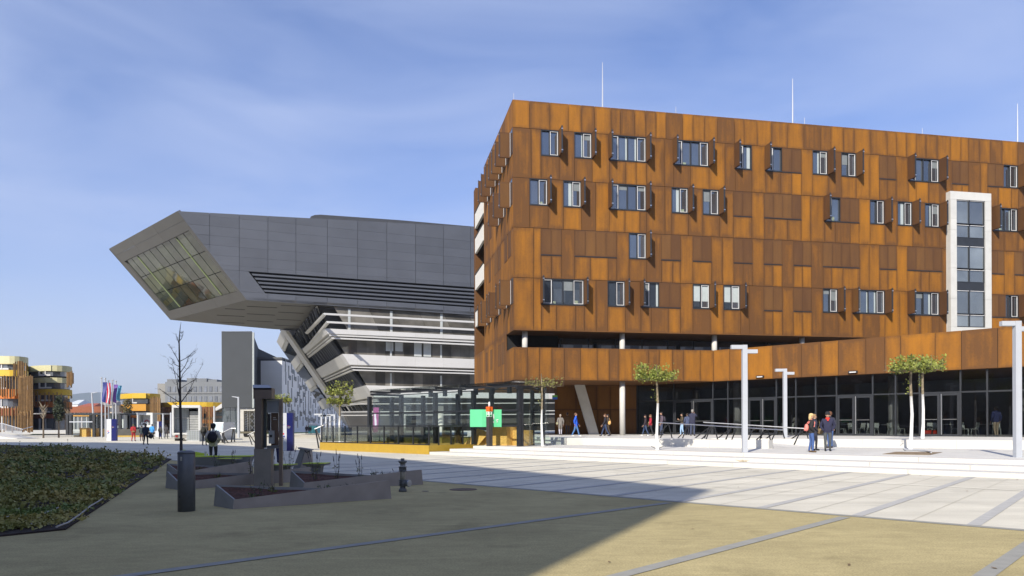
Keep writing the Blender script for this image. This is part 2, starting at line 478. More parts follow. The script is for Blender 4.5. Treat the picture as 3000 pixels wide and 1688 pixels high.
# ramp
RB1, RB2 = V((WL_b.x, WL_b.y, 0)) + back, WR_a + dR * 6.2
struct(MB().slab([W1 + back + V((0, 0, 0)), WR_a, RB2, RB1], (0, 0, .01)).build('ramp_base', WCONC))
struct(MB().face(W1 + back + V((0, 0, ZU + .002)), WR_a + V((0, 0, ZU + .002)), RB2 + V((0, 0, ZL + .004)), RB1 + V((0, 0, ZL + .004))).build('ramp', WCONC))

# ================================================================== CORTEN BUILDING
O = AT(1505, 1120, 50.0); O.z = 0
e1 = V((0.9823, 0.1873, 0)); nf = V((0.1873, -0.9823, 0))       # along the long front, and outwards
eL = V((-0.1925, 0.9813, 0)); nL = V((-0.9813, -0.1925, 0))     # along the narrow side, and outwards
def fs(px, py, d=0.0):
    p = PL(px, py, O + nf * d, nf) - O
    return p.dot(e1), p.z
def ls(px, py):
    p = PL(px, py, O, nL) - O
    return p.dot(eL), p.z
def fp(s, d, z): return O + e1 * s + nf * d + V((0, 0, z))
def lp(t, d, z): return O + eL * t + nL * d + V((0, 0, z))
ROOF = fs(2250, 293 + .0816 * 745)[1]
RT = [fs(2250, a + b * 665)[1] for a, b in ((379.4, .0758), (524.3, .0628), (668.3, .0505), (815, .0364))]
RBt = [fs(2250, a + b * 665)[1] for a, b in ((454.4, .0688), (600.8, .0557), (745.5, .0425), (891, .0278))]
BOT = fs(2000, 977.8)[1]
FT, FB = 7.2, 4.86                                              # fascia top and bottom
SMAX = 52.0
bld = thing('weathered_steel_building', 'long rust-brown weathering steel office block with projecting shutters', 'building', O, worldparts=True)
# solid core behind the cladding
def fbox(mb, s0, s1, d0, d1, z0, z1, f=fp):
    return mb.slab([f(s0, d0, z0), f(s1, d0, z0), f(s1, d1, z0), f(s0, d1, z0)], (0, 0, z1 - z0))
fbox(MB(), .3, SMAX, -.32, -13.3, BOT + .05, ROOF - .35).build('core', DARK, bld)
fbox(MB(), .02, SMAX, -.02, -13.6, ROOF - .3, ROOF - .06).build('roof', SOFFIT, bld)
px_row = [[(1585, 1638, 'R'), (1683, 1735, 'R'), (1785, 1894, 'LR'), (1973.5, 2077, 'LR'), (2154, 2202.6, 'L'), (2242.7, 2347.6, 'LC'),
           (2380.7, 2425.5, 'R'), (2465, 2509, 'R'), (2575.6, 2625, 'C'), (2661, 2752, 'LR'), (2789, 2837, 'C'), (2893, 2983, 'CR'), (3040, 3090, 'R')],
          [(1551.8, 1605.6, 'R'), (1650.6, 1703.6, 'R'), (1785, 1894, 'LR'), (1968, 2017, 'R'), (2059, 2107, 'R'), (2149, 2202.6, 'C'), (2238.5, 2347.6, 'C4'),
           (2415, 2517, 'LC'), (2549, 2592, 'R'), (2630, 2673, 'R'), (2710, 2753, 'R'), (2908, 2982, 'LR'), (3035, 3085, 'C')],
          [(1585, 1645.5, 'C'), (1683.7, 1806.8, 'C4'), (1843, 1894.5, 'R'), (1937.5, 1993.5, 'C'), (2029.8, 2084, 'C'), (2149.5, 2203.8, 'C'), (2238, 2291, 'C'),
           (2324.9, 2377, 'C'), (2411, 2517.9, 'C4'), (2576.5, 2626.8, 'C'), (2658, 2759.8, 'C4'), (2904, 2941.7, 'C'), (2972, 3022, 'C')],
          [(1586, 1712, 'LR'), (1780.5, 1832, 'R'), (1877.5, 1993.5, 'LC'), (2029.8, 2080, 'RB'), (2119.7, 2169, 'RB'), (2238, 2291.8, 'C'), (2325, 2377.8, 'C'),
           (2411, 2455, 'R'), (2498, 2593, 'LR'), (2660.8, 2752.7, 'LR'), (2904, 2984.7, 'CR'), (3040, 3088, 'R')]]
GAP = 0.014
def cut(a, b, lo=.72, hi=1.5):
    xs = [a]
    while b - xs[-1] > hi:
        w = random.uniform(lo, hi)
        if b - xs[-1] - w < lo * .7: w = (b - xs[-1]) / 2
        xs.append(xs[-1] + w)
    return xs + [b]
def panel(s0, s1, z0, z1, f=fp, name='cladding_panel', mat=None, d=0.0):
    d = d + random.uniform(-.006, .006)
    a = [f(s0 + GAP, d, z0 + GAP), f(s1 - GAP, d, z0 + GAP), f(s1 - GAP, d, z1 - GAP), f(s0 + GAP, d, z1 - GAP)]
    b = [f(s0 + GAP, d - .05, z0 + GAP), f(s1 - GAP, d - .05, z0 + GAP), f(s1 - GAP, d - .05, z1 - GAP), f(s0 + GAP, d - .05, z1 - GAP)]
    return MB().prism(a, b).build(name, mat or CORTEN, bld)
SHW = 0.76
def shutter(f, s, z0, z1, sgn):
    mb = MB()
    fbox(mb, s - .065, s + .065, .02, SHW, z0, z1, f)
    o = mb.build('shutter', SHUTTER, bld)
    mb = MB(); fbox(mb, s - .05, s + .05, SHW, SHW + .045, z0 - .03, z1 + .06, f); mb.build('edge_rail', FRAME, o)
    for zz in (z0 + .12, z1 - .2):
        mb = MB(); fbox(mb, s - .06, s + .06, SHW + .04, SHW + .07, zz, zz + .07, f); mb.build('hinge', STEEL, o)
def ring(mb, f, s0, s1, z0, z1, w, d0, d1):
    fbox(mb, s0, s1, d0, d1, z1 - w, z1, f); fbox(mb, s0, s1, d0, d1, z0, z0 + w, f)
    fbox(mb, s0, s0 + w, d0, d1, z0 + w, z1 - w, f); fbox(mb, s1 - w, s1, d0, d1, z0 + w, z1 - w, f)
def window(f, s0, s1, z0, z1, kind):
    mb = MB(); ring(mb, f, s0, s1, z0, z1, .055, -.02, -.3)
    fbox(mb, s0 - .02, s1 + .02, .03, -.02, z0 - .055, z0 - .005, f)
    w = s1 - s0
    lights = []
    a0, a1 = s0 + .055, s1 - .055
    if kind in ('R', 'RB'): lights = [(a0, s0 + w * .5, 'F'), (s0 + w * .5, a1, 'S')]
    elif kind == 'L': lights = [(a0, s0 + w * .5, 'S'), (s0 + w * .5, a1, 'F')]
    elif kind == 'LR': lights = [(a0, s0 + w * .25, 'S'), (s0 + w * .25, s0 + w * .5, 'F'), (s0 + w * .5, s0 + w * .75, 'F'), (s0 + w * .75, a1, 'S')]
    elif kind == 'LC': lights = [(a0, s0 + w * .22, 'S'), (s0 + w * .22, s0 + w * .46, 'F'), (s0 + w * .46, s0 + w * .73, 'C'), (s0 + w * .73, a1, 'C')]
    elif kind == 'CR': lights = [(a0, s0 + w * .26, 'C'), (s0 + w * .26, s0 + w * .53, 'C'), (s0 + w * .53, s0 + w * .75, 'F'), (s0 + w * .75, a1, 'S')]
    elif kind == 'C': lights = [(a0, s0 + w * .5, 'C'), (s0 + w * .5, a1, 'C')]
    else: lights = [(a0 + (a1 - a0) * i / 4, a0 + (a1 - a0) * (i + 1) / 4, 'C') for i in range(4)]
    for a, b, k in lights[:-1]:
        if k != 'C': fbox(mb, b - .035, b + .035, -.06, -.26, z0 + .055, z1 - .055, f)
    o = mb.build('window', FRAME, bld)
    for a, b, k in lights:
        if k == 'C':
            fbox(MB(), (s0 if a - s0 < .1 else a) + .006, (s1 if s1 - b < .1 else b) - .006, -.005, -.018, z0 + .02, z1 - .012, f).build('shutter_leaf', SHUTTER, o)
            continue
        za, zb = z0 + .055, z1 - .055
        fbox(MB(), a, b, -.17, -.2, za, zb, f).build('pane', PANE, o)
        if k == 'S':
            mb = MB(); ring(mb, f, a + .02, b - .02, za + .01, zb - .01, .038, -.055, -.12); mb.build('sash', WHITEF, o)
        if k == 'F' and random.random() < .38 and kind != 'RB':
            fbox(MB(), b - .1 - .22 * random.random(), b - .03, -.155, -.168, za, zb, f).build('curtain', CURTAIN, o)
        elif random.random() < .3 and kind != 'RB':
            fbox(MB(), a + .03, b - .03, -.155, -.168, zb - random.uniform(.25, .9), zb, f).build('blind', M('grey_blind', (.16, .18, .19), .8), o)
        elif random.random() < .25:
            fbox(MB(), a + .08, a + .08 + random.uniform(.15, .3), -.155, -.168, za, za + random.uniform(.1, .35), f).build('sill_object', M('sill_clutter', (.2, .24, .18), .7, .5, 6), o)
        if kind == 'RB':
            fbox(MB(), a + .05, b - .05, -.15, -.165, za + .5, zb, f).build('blind', CURTAIN, o)
    if 'R' in kind: shutter(f, s1 + .02, z0, z1, 1)
    if kind in ('L', 'LR', 'LC'): shutter(f, s0 - .02, z0, z1, -1)
bay0, bay1 = fs(2774, 760)[0], fs(2908, 760)[0]
levels = [ROOF] + RT + [BOT]
for x in [cut(0, SMAX)]:
    for a, b in zip(x, x[1:]): panel(a, b, RT[0], ROOF)
for r in range(4):
    wins = []
    for a, b, k in px_row[r]:
        ym = HOR - (RT[r] - CAMH) * FPX / 55
        s0, s1 = fs(a, ym)[0], fs(b, ym)[0]
        wins.append((s0, s1, k))
    zt, zb, zn = RT[r], RBt[r], levels[r + 2]
    cur = 0.0
    for s0, s1, k in wins:
        x = cut(cur, s0)
        for a, b in zip(x, x[1:]):
            panel(a, b, zn, zt)
        x = cut(s0, s1)
        for a, b in zip(x, x[1:]): panel(a, b, zn, zb - .05)
        window(fp, s0, s1, zb, zt, k)
        cur = s1
    x = cut(cur, SMAX)
    for a, b in zip(x, x[1:]): panel(a, b, zn, zt)
# narrow side face
TL_end = ls(1417, 520)[0]; TL_fin = ls(1388, 600)[0]
fbox(MB(), .5, TL_end - .05, -.32, -8, BOT + .05, ROOF - .35, lp).build('side_core', DARK, bld)
for r in range(5):
    zt, zb = levels[r], levels[r + 1]
    x = cut(0, TL_end, .8, 1.6)
    for a, b in zip(x, x[1:]): panel(a, b, zb, zt, lp, 'side_panel')
side_sh = [(1494, 392.5, 464.8), (1481, 425.6, 496.5), (1470, 441, 511), (1460.6, 464, 532), (1450, 489, 553), (1436.6, 525.5, 588), (1427.5, 539, 599),
           (1493.7, 534.6, 608), (1475, 573, 643.6), (1460, 596, 663),
           (1495.5, 821, 894), (1483, 834, 905.7), (1461, 859, 927), (1454, 870, 935), (1436.5, 885, 947.6), (1426, 897, 958)]
for x, y0, y1 in side_sh:
    t, zt = ls(x, y0); zb = ls(x, y1)[1]
    r = min(range(4), key=lambda i: abs(RT[i] - zt))
    zt, zb = RT[r], RBt[r]
    mb = MB(); fbox(mb, t - 1.0, t - .08, .012, -.02, zb, zt, lp); fr = mb.build('window', FRAME, bld)
    fbox(MB(), t - .9, t - .2, .022, .014, zb + .08, zt - .08, lp).build('pane', PANE, fr)
    fbox(MB(), t - .2, t - .12, .035, .02, zb + .06, zt - .06, lp).build('sash', WHITEF, fr)
    shutter(lp, t, zb, zt, 1)
for r in (1, 2):
    for t in ((9.2, 11.2) if r == 1 else (.7, 2.2, 5.0, 6.6, 9.6)):
        fbox(MB(), t, t + 1.15, .016, -.02, RBt[r], RT[r], lp).build('shutter_leaf', SHUTTER, bld)
# balconies and fin at the far end of the side
bal = M('pale_render', (0.62, 0.60, 0.55), 0.8, 0.05)
for zt in (ROOF - 2.2, RT[1] + .9, RT[2] + .9, RT[3] + .9):
    fbox(MB(), TL_end + .1, TL_fin - 1.1, .05, -.15, zt - 1.9, zt - .5, lp).build('balcony_parapet', bal, bld)
    fbox(MB(), TL_end + .1, TL_fin - 1.1, .1, -.4, zt - .42, zt - .38, lp).build('balcony_rail', BLACK, bld)
fbox(MB(), TL_end, TL_fin, -1.2, -6, BOT, ROOF - 2.5, lp).build('balcony_wall', DARK, bld)
fbox(MB(), TL_fin - 1.1, TL_fin, 0, -6, FB, ls(1390, 556)[1], lp).build('end_fin', CORTEN, bld)
# lower storeys of the side face
for a, b in zip(cut(2.9, TL_fin - 1.1, .7, 1.3), cut(2.9, TL_fin - 1.1, .7, 1.3)[1:]): pass
x = cut(2.8, TL_fin, .7, 1.3)
for a, b in zip(x, x[1:]): panel(a, b, FB, BOT + .02, lp, 'side_panel')
x = cut(0, 2.8, .7, 1.0)
for a, b in zip(x, x[1:]): panel(a, b, FB, FT, lp, 'side_panel')
fbox(MB(), 2.86, TL_fin - .1, -.1, -4, FB, BOT, lp).build('side_lower_core', DARK, bld)
for t in (3.6, 5.2, 9.0, 11.5):
    fbox(MB(), t, t + 1.1, .016, -.02, FT - .9, BOT - .4, lp).build('shutter_leaf', SHUTTER, bld)
fbox(MB(), .1, TL_fin - .1, -.06, -.3, FB + .05, FT - .05, lp).build('side_fascia_back', DARK, bld)
# soffit over the loggia, loggia floor, glazing and columns
mb = MB(); fbox(mb, .0, SMAX, 0, -9, BOT - .002, BOT + .06); mb.build('loggia_soffit', SOFFIT, bld)
mb = MB(); fbox(mb, .05, 40, -.08, -9, FT - 1.2, FT - 1.0); mb.build('loggia_floor', WCONC, bld)
logW = M('loggia_wall', (0.19, 0.19, 0.185), 0.7, 0.1)
mb = MB(); fbox(mb, 0.2, 40, -4.2, -4.4, FT - 1, BOT); mb.build('loggia_wall', logW, bld)
xs = cut(.25, 34, 2.1, 2.25)
for a, b in zip(xs, xs[1:]):
    fbox(MB(), a + .03, b - .03, -4.05, -4.09, FT - .9, BOT - .02).build('loggia_pane', PANE, bld)
    fbox(MB(), b - .03, b + .03, -4.0, -4.15, FT - .9, BOT - .02).build('loggia_mullion', BLACK, bld)
for px in (1544, 1833, 2106.5, 2366):
    s = fs(px, 1000)[0]
    c = fp(s, -.75, FT - 1.0)
    MB().lathe([(.2, 0), (.2, BOT - FT + 1.0)], 20, c).build('column', CONC, bld, True)
# fascia band: flush with the front, then swinging out towards the square
K = fp(fs(2090, 1075)[0], 0, 0); E = AT(3000, 1027, 40.0); E.z = 0
dK = (E - K).normalized(); E2 = K + dK * 34
nK = V((dK.y, -dK.x, 0))
if nK.y > 0: nK = -nK
def kp(s, d, z): return K + dK * s + nK * d + V((0, 0, z))
sK = (K - O).dot(e1)
x = cut(0, sK, .75, 1.5)
for a, b in zip(x, x[1:]): panel(a, b, FB, FT, fp, 'fascia_panel')
x = cut(0, 34, .9, 2.0)
for a, b in zip(x, x[1:]): panel(a, b, FB, FT, kp, 'fascia_panel')
fbox(MB(), .02, sK + .05, -.06, -.5, FB + .03, FT - .04).build('fascia_back', DARK, bld)
fbox(MB(), 0, 34, -.06, -.5, FB + .03, FT - .04, kp).build('fascia_back', DARK, bld)
# podium roof behind the fascia
P1 = kp(-9, -.6, 0)
roofpoly = [fp(.1, -.1, 0), fp(sK, -.1, 0), kp(34, -.1, 0), V((62, 62, 0)), V((20, 78, 0)), V((-2, 70, 0))]
MB().slab([p + V((0, 0, FB - .002)) for p in roofpoly], (0, 0, .05)).build('podium_soffit', SOFFIT, bld)
MB().slab([p + V((0, 0, FT - .9)) for p in roofpoly], (0, 0, .05)).build('podium_roof', logW, bld)
for px, py in ((2228, 1113), (2500, 1100.5), (2752, 1088)):
    p = PL(px, py, K, nK); s = (p - K).dot(dK)
    fbox(MB(), s - .28, s + .28, .02, .14, FB + .12, FB + .26, kp).build('facade_light', BLACK, bld)
    fbox(MB(), s - .2, s + .2, .142, .16, FB + .13, FB + .2, kp).build('light_lens', WHITEF, bld)
# ground-floor glazing under the fascia
def ks(px, py=1200):
    p = PL(px, py, K + nK * -.35, nK); return (p - K).dot(dK)
mull = [1868, 1925, 1975, 2090, 2134, 2192, 2276, 2333, 2391, 2452, 2558, 2625, 2695, 2815, 2893, 2970, 3050, 3140]
doors = {(1975, 2090), (2192, 2276), (2452, 2558), (2695, 2815)}
TRZ = 3.55
for a, b in zip(mull, mull[1:]):
    s0, s1 = ks(a), ks(b)
    fbox(MB(), s0 - .045, s0 + .045, -.25, -.42, ZU, FB, kp).build('mullion', FRAME, bld)
    fbox(MB(), s0 + .045, s1 - .045, -.3, -.4, TRZ - .05, TRZ + .04, kp).build('transom', FRAME, bld)
    fbox(MB(), s0 + .05, s1 - .05, -.34, -.36, TRZ + .05, FB - .01, kp).build('glass_pane', DARKGLASS, bld)
    if (a, b) in doors:
        m_ = (s0 + s1) / 2
        for q0, q1 in ((s0 + .05, m_ - .005), (m_ + .005, s1 - .05)):
            mb = MB(); ring(mb, kp, q0, q1, ZU + .01, TRZ - .06, .13, -.28, -.38); dr = mb.build('door', FRAME, bld)
            fbox(MB(), q0 + .13, q1 - .13, -.33, -.35, ZU + .14, TRZ - .19, kp).build('door_glass', DARKGLASS, dr)
            fbox(MB(), q0 + .14, q1 - .14, -.22, -.25, ZU + 1.02, ZU + 1.06, kp).build('push_bar', STEEL, dr)
        MB().tube(kp(m_ + .1, -.18, ZU + .12), kp(m_ + .1, -.18, TRZ - .1), .022).build('door_handle', STEEL, bld)
    else:
        fbox(MB(), s0 + .05, s1 - .05, -.34, -.36, ZU + .05, TRZ - .06, kp).build('glass_pane', DARKGLASS, bld)
        fbox(MB(), s0 + .045, s1 - .045, -.3, -.4, ZU, ZU + .05, kp).build('sill', FRAME, bld)
# interior of the ground floor
fbox(MB(), ks(1868) - 3, 34, -11, -11.3, ZU, FB, kp).build('inner_wall', logW, bld)
fbox(MB(), ks(1868) - .2, ks(1868) - .06, -.5, -10.9, ZU, FB, kp).build('inner_wall', logW, bld)
for px in (2110, 2580):
    s = ks(px); MB().lathe([(.3, 0), (.3, FB - ZU)], 16, kp(s, -3.2, ZU)).build('column', CONC, bld, True)
s_ = ks(2950); fbox(MB(), s_, s_ + 2.2, -7, -7.1, ZU + .9, FB - .6, kp).build('inner_screen', CURTAIN, bld)
# passage under the block: rust wall, slanted concrete strut, round column
pw0, pw1 = AT(1625, 1200, 58.2), kp(ks(1868), -.4, 0)
pw0.z = pw1.z = 0
d_ = (pw1 - pw0); ln = d_.length; d_.normalize(); nn = V((d_.y, -d_.x, 0))
pp = lambda s, d, z: pw0 + d_ * s + nn * d + V((0, 0, z))
x = cut(0, ln, .9, 1.9)
for a, b in zip(x, x[1:]):
    panel(a, b, ZU, 2.9, pp, 'passage_panel', SOFFIT); panel(a, b, 2.9, FB, pp, 'passage_panel', SOFFIT)
fbox(MB(), 0, ln, -.06, -2, ZU, FB, pp).build('passage_wall_back', DARK, bld)
q = [AT(1684, 1127, 56.6), AT(1713, 1127, 56.6), AT(1755, 1274, 56.6), AT(1726, 1274, 56.6)]
MB().slab(q, (0, .5, 0)).build('slanted_strut', CONC, bld)
s = fs(1833, 1200)[0]
MB().lathe([(.205, 0), (.205, FB - ZU)], 20, fp(s, -.7, ZU)).build('column', CONC, bld, True)
# small hanging sign in the passage
sg = thing('hanging_sign', 'small green and blue sign hanging under the passage soffit', 'sign', AT(1626, 1160, 54), worldparts=True)
MB().slab([AT(1618, 1158, 54), AT(1633, 1158, 54), AT(1633, 1164, 54), AT(1618, 1164, 54)], (0, .06, 0)).build('green_face', flat('sign_green', 96, 170, 60), sg)
MB().slab([AT(1618, 1164, 54), AT(1633, 1164, 54), AT(1633, 1170, 54), AT(1618, 1170, 54)], (0, .06, 0)).build('blue_face', flat('sign_blue', 40, 90, 190), sg)
MB().tube(AT(1629, 1158, 54), AT(1629, 1134, 54), .03).build('hanger', BLACK, sg)
# white oriel bay
PROT = .45
def bp_(px, py): return PL(px, py, O + nf * PROT, nf)
b0 = (bp_(2785, 760) - O).dot(e1); b1 = (bp_(2905, 760) - O).dot(e1)
bz = lambda y: (bp_(2845, y) - O).z
BTOP, BB = bz(563.5), bz(975)
MARBLE = M('white_cladding_stone', (0.52, 0.52, 0.495), 0.55, 0.05, 2, rand=0.03)
w0, w1 = (bp_(2803.5, 760) - O).dot(e1), (bp_(2887, 760) - O).dot(e1)
zs = [BTOP, bz(587), bz(643), bz(675), bz(787), bz(876), bz(960), BB]
yb = [BTOP, bz(587), bz(959), BB]
for a, b in ((b0, (b0 + b1) / 2 + .3), ((b0 + b1) / 2 + .3, b1)):
    fbox(MB(), a + .005, b - .005, PROT, PROT - .3, yb[1] + .005, yb[0]).build('bay_stone', MARBLE, bld)
    fbox(MB(), a + .005, b - .005, PROT, PROT - .3, yb[3], yb[2] - .005).build('bay_stone', MARBLE, bld)
for a, b in ((b0, w0), (w1, b1)):
    zz = [yb[1], bz(643), bz(675), bz(787), bz(876), yb[2]]
    for z1, z0 in zip(zz, zz[1:]):
        fbox(MB(), a + .004, b - .004, PROT, PROT - .3, z0 + .005, z1 - .005).build('bay_stone', MARBLE, bld)
for f0 in (b0, b1 - .3):
    fbox(MB(), f0 + .002, f0 + .298, PROT - .31, -.3, BB, BTOP - .004).build('bay_cheek', MARBLE, bld)
fbox(MB(), b0, b1, PROT - .31, -.2, BTOP - .2, BTOP - .01).build('bay_top', MARBLE, bld)
cw = (w0 + w1) / 2 - .1
rows_ = [(587, 656, 'P'), (659, 697, 'P'), (697, 721, 'S'), (721, 787, 'P'), (790, 827, 'P'), (827, 851, 'S'), (851, 920, 'P'), (922, 958, 'P')]
bayp = pane_mat('bay_pane', (0.10, 0.115, 0.12), 2.6, rand=0.5)
for y0, y1, k in rows_:
    zt, zb = bz(y0), bz(y1)
    if k == 'S':
        fbox(MB(), w0, w1, PROT - .1, PROT - .2, zb, zt).build('bay_spandrel', FRAME, bld); continue
    for a, b in ((w0, cw), (cw, w1)):
        mb = MB(); ring(mb, fp, a, b, zb, zt, .05, PROT - .08, PROT - .2); fr = mb.build('bay_window', FRAME, bld)
        fbox(MB(), a + .05, b - .05, PROT - .14, PROT - .16, zb + .05, zt - .05).build('pane', bayp, fr)
        fbox(MB(), a + .08, b - .06, PROT - .06, PROT - .079, zt - .06, zt - .02).build('bead', WHITEF, fr)
# lightning rods on the roof
for i, (px, y0, y1) in enumerate(((1765, 183, 314), (2322, 231, 362), (2981, 304, 415), (1505, 273, 294), (1980, 313, 332), (2357, 345, 365), (2702, 376, 393))):
    p = PL(px, y1 + 2, O + nf * -1.0, nf); q = PL(px, y0, O + nf * -1.0, nf)
    p.z = ROOF - .4
    o = MB().path([p, V((q.x, q.y, (p.z + q.z) / 2)), q], [.06, .045, .02] if y1 - y0 > 60 else [.02, .02, .015], 6).build('lightning_rod', LAMPW)
    tag(o, ('tall thin white lightning rod on the rust building roof' if y1 - y0 > 60 else 'short thin lightning rod on the rust building roof edge'), 'lightning rod',
        'tall lightning rods' if y1 - y0 > 60 else 'short lightning rods')
# ================================================================== LIBRARY WITH THE CANTILEVERED WING
el = V((0.917, 0.3995, 0)).normalized(); nl = V((0.3995, -0.917, 0)).normalized()
LP = AT(1000, 1000, 95.0)
def Lp(x, y, d=0.0): return PL(x, y, LP + nl * d, nl)
lib = thing('library_building', 'dark grey library with a slanted cantilevered wing over white banded storeys', 'building', V((-20, 100, 0)), worldparts=True)
DGREY = M('dark_fibre_cement', (0.074, 0.081, 0.098), 0.5, 0.08, .35, rand=0.09)
DGREY2 = M('grey_soffit_panel', (0.080, 0.078, 0.073), 0.6, 0.05, .5, rand=0.04)  # colour darkened so the sunlit wing end face reads as unlit
LWHITE = M('white_fibre_cement', (0.50, 0.50, 0.50), 0.6, 0.03, .5, rand=0.02)
LGREY = M('pale_fibre_cement', (0.44, 0.44, 0.43), 0.6, 0.04, .5, rand=0.03)
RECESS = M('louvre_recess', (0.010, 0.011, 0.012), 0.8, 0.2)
LPANE = pane_mat('library_pane', (0.135, 0.128, 0.115), 1.8, rand=0.5)
WPANE = pane_mat('wing_pane', (0.036, 0.042, 0.030), 1.65, 0.04, rand=0.45, var=0.55, scale=0.35)
B_, C_ = (519.4, 618.6), (722.3, 878.9)
bc = lambda y: B_[0] + (y - B_[1]) * (C_[0] - B_[0]) / (C_[1] - B_[1])
bcx = lambda x: B_[1] + (x - B_[0]) * (C_[1] - B_[1]) / (C_[0] - B_[0])
lin = lambda x, a, b: a + (b - a) * (x - 867) / 520
roof_l = lambda x: 618.6 + (x - 519.4) * (665 - 618.6) / (1388 - 519.4)
rows_l = [roof_l] + [lambda x, a=a, b=b: lin(x, a, b) for a, b in ((657.6, 708.6), (685.2, 732.9), (711.8, 757.7), (738.4, 782), (766, 807), (792.5, 831))]
louT = lambda x: 798.7 + (x - 780) * (842 - 798.7) / 607
louB = lambda x: 859.6 + (x - 780) * (901 - 859.6) / 607
botL = lambda x: 883 + (x - 780) * (923 - 883) / 607
louEdge = lambda y: 726 + (y - 793) * (779 - 726) / (861.5 - 793)
cols = [519.4, 614, 701, 785, 867, 959, 1048, 1133.5, 1217.7, 1299, 1378.6, 1460, 1550, 1650]
def lquad(p, name, mat, depth=.25, d=0.0, gap=.55):
    cx = sum(a for a, b in p) / len(p); cy = sum(b for a, b in p) / len(p)
    q = []
    for a, b in p:
        dx, dy = cx - a, cy - b; l = math.hypot(dx, dy) or 1
        q.append(Lp(a + dx / l * gap, b + dy / l * gap, d))
    return MB().slab(q, nl * -depth).build(name, mat, lib)
def clipx(poly, f, keep_right=True):
    """clip a pixel polygon against a slanted edge x = f(y)"""
    out = []
    for i in range(len(poly)):
        a, b = poly[i], poly[(i + 1) % len(poly)]
        ia, ib = (a[0] >= f(a[1])) == keep_right, (b[0] >= f(b[1])) == keep_right
        if ia: out.append(a)
        if ia != ib:
            lo, hi = 0.0, 1.0
            for _ in range(30):
                m = (lo + hi) / 2
                q = (a[0] + (b[0] - a[0]) * m, a[1] + (b[1] - a[1]) * m)
                if ((q[0] >= f(q[1])) == keep_right) == ia: lo = m
                else: hi = m
            out.append(q)
    return out
for i in range(len(cols) - 1):
    xa, xb = cols[i], cols[i + 1]
    rr = rows_l + [louT]
    for j in range(len(rr) - 1):
        poly = [(xa, rr[j](xa)), (xb, rr[j](xb)), (xb, rr[j + 1](xb)), (xa, rr[j + 1](xa))]
        poly = clipx(poly, bc)
        if len(poly) < 3: continue
        A = abs(sum(poly[k][0] * poly[(k + 1) % len(poly)][1] - poly[(k + 1) % len(poly)][0] * poly[k][1] for k in range(len(poly)))) / 2
        if A > 25: lquad(poly, 'facade_panel', DGREY)
    poly = clipx([(xa, louB(xa)), (xb, louB(xb)), (xb, botL(xb)), (xa, botL(xa))], bc)
    if len(poly) >= 3 and xb > 722: lquad(poly, 'facade_panel', DGREY)
    poly = [(xa, louT(xa)), (xb, louT(xb)), (xb, louB(xb)), (xa, louB(xa))]
    poly = clipx(clipx(poly, bc), louEdge, False)
    if len(poly) >= 3: lquad(poly, 'facade_panel', DGREY)
# long louvres in their recess
X2 = 1650
rec = [(louEdge(794), louT(725)), (X2, louT(X2)), (X2, louB(X2)), (779, 861)]
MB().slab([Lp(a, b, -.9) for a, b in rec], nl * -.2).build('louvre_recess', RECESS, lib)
for k in range(5):
    t0, t1 = (k + .42) / 5.4 + .02, (k + .88) / 5.4 + .02
    def ly(x, t): return louT(x) + (louB(x) - louT(x)) * t
    xl0, xl1 = louEdge(ly(740, t0)) + 4, louEdge(ly(740, t1)) + 4
    q = [Lp(xl0, ly(xl0, t0), -.05), Lp(X2, ly(X2, t0), -.05), Lp(X2, ly(X2, t1), -.05), Lp(xl1, ly(xl1, t1), -.05)]
    MB().slab(q, nl * -.35).build('louvre', DGREY, lib)
# corner points of the wing
PB, PC = Lp(*B_), Lp(*C_)
ZTOP, ZSOF = PB.z, PC.z
def hz(x, y, z):                                                # point of a horizontal plane
    a, b = ray(x, y); d = (z - CAMH) / b; return V((a * d, d, z))
PA, PD = hz(319.3, 729, ZTOP), hz(498.7, 937.4, ZSOF)
PE, PF, PG = hz(791, 963.8, ZSOF), hz(881, 970, ZSOF), Lp(926, 893); PG.z = ZSOF
def bil(u, v):                                                  # across the end face: u left to right, v top to bottom
    return PA.lerp(PB, u).lerp(PD.lerp(PC, u), v)
nE = (PB - PA).cross(PD - PA).normalized()
if nE.y > 0: nE = -nE
RIGHT = Lp(1650, botL(1650)); RIGHT.z = ZSOF
R2 = RIGHT - nl * 25
# wing body closed behind the cladding
tt = Lp(1650, roof_l(1650))
body = [PB - nl * .45 + el * 1.2, tt - nl * .45, tt - nl * 26, PA + el * 2.2]
MB().prism([p - V((0, 0, .15)) for p in body], [V((p.x, p.y, p.z - .5)) for p in body]).build('wing_roof', DGREY, lib)
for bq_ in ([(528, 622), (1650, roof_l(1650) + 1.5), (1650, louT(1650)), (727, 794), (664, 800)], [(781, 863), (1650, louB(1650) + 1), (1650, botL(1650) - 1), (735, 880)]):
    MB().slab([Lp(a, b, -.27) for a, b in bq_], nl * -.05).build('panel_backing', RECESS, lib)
sofm = [PC, PD, PE, PF, PG]
MB().slab([p + V((0, 0, .01)) for p in sofm], (0, 0, .3)).build('wing_soffit', DGREY2, lib)
MB().slab([PG + V((0, 0, .02)), RIGHT + V((0, 0, .02)), R2 + V((0, 0, .02)), PF + V((0, 0, .02))], (0, 0, .3)).build('wing_soffit', DGREY2, lib)
back1 = PE.copy(); back1.z = ZTOP
MB().face(PA + V((0, 0, -.1)), PD + V((0, 0, .05)), PE + V((0, 0, .05)), V((PE.x, PE.y, ZTOP - 1))).build('wing_far_side', DGREY, lib)
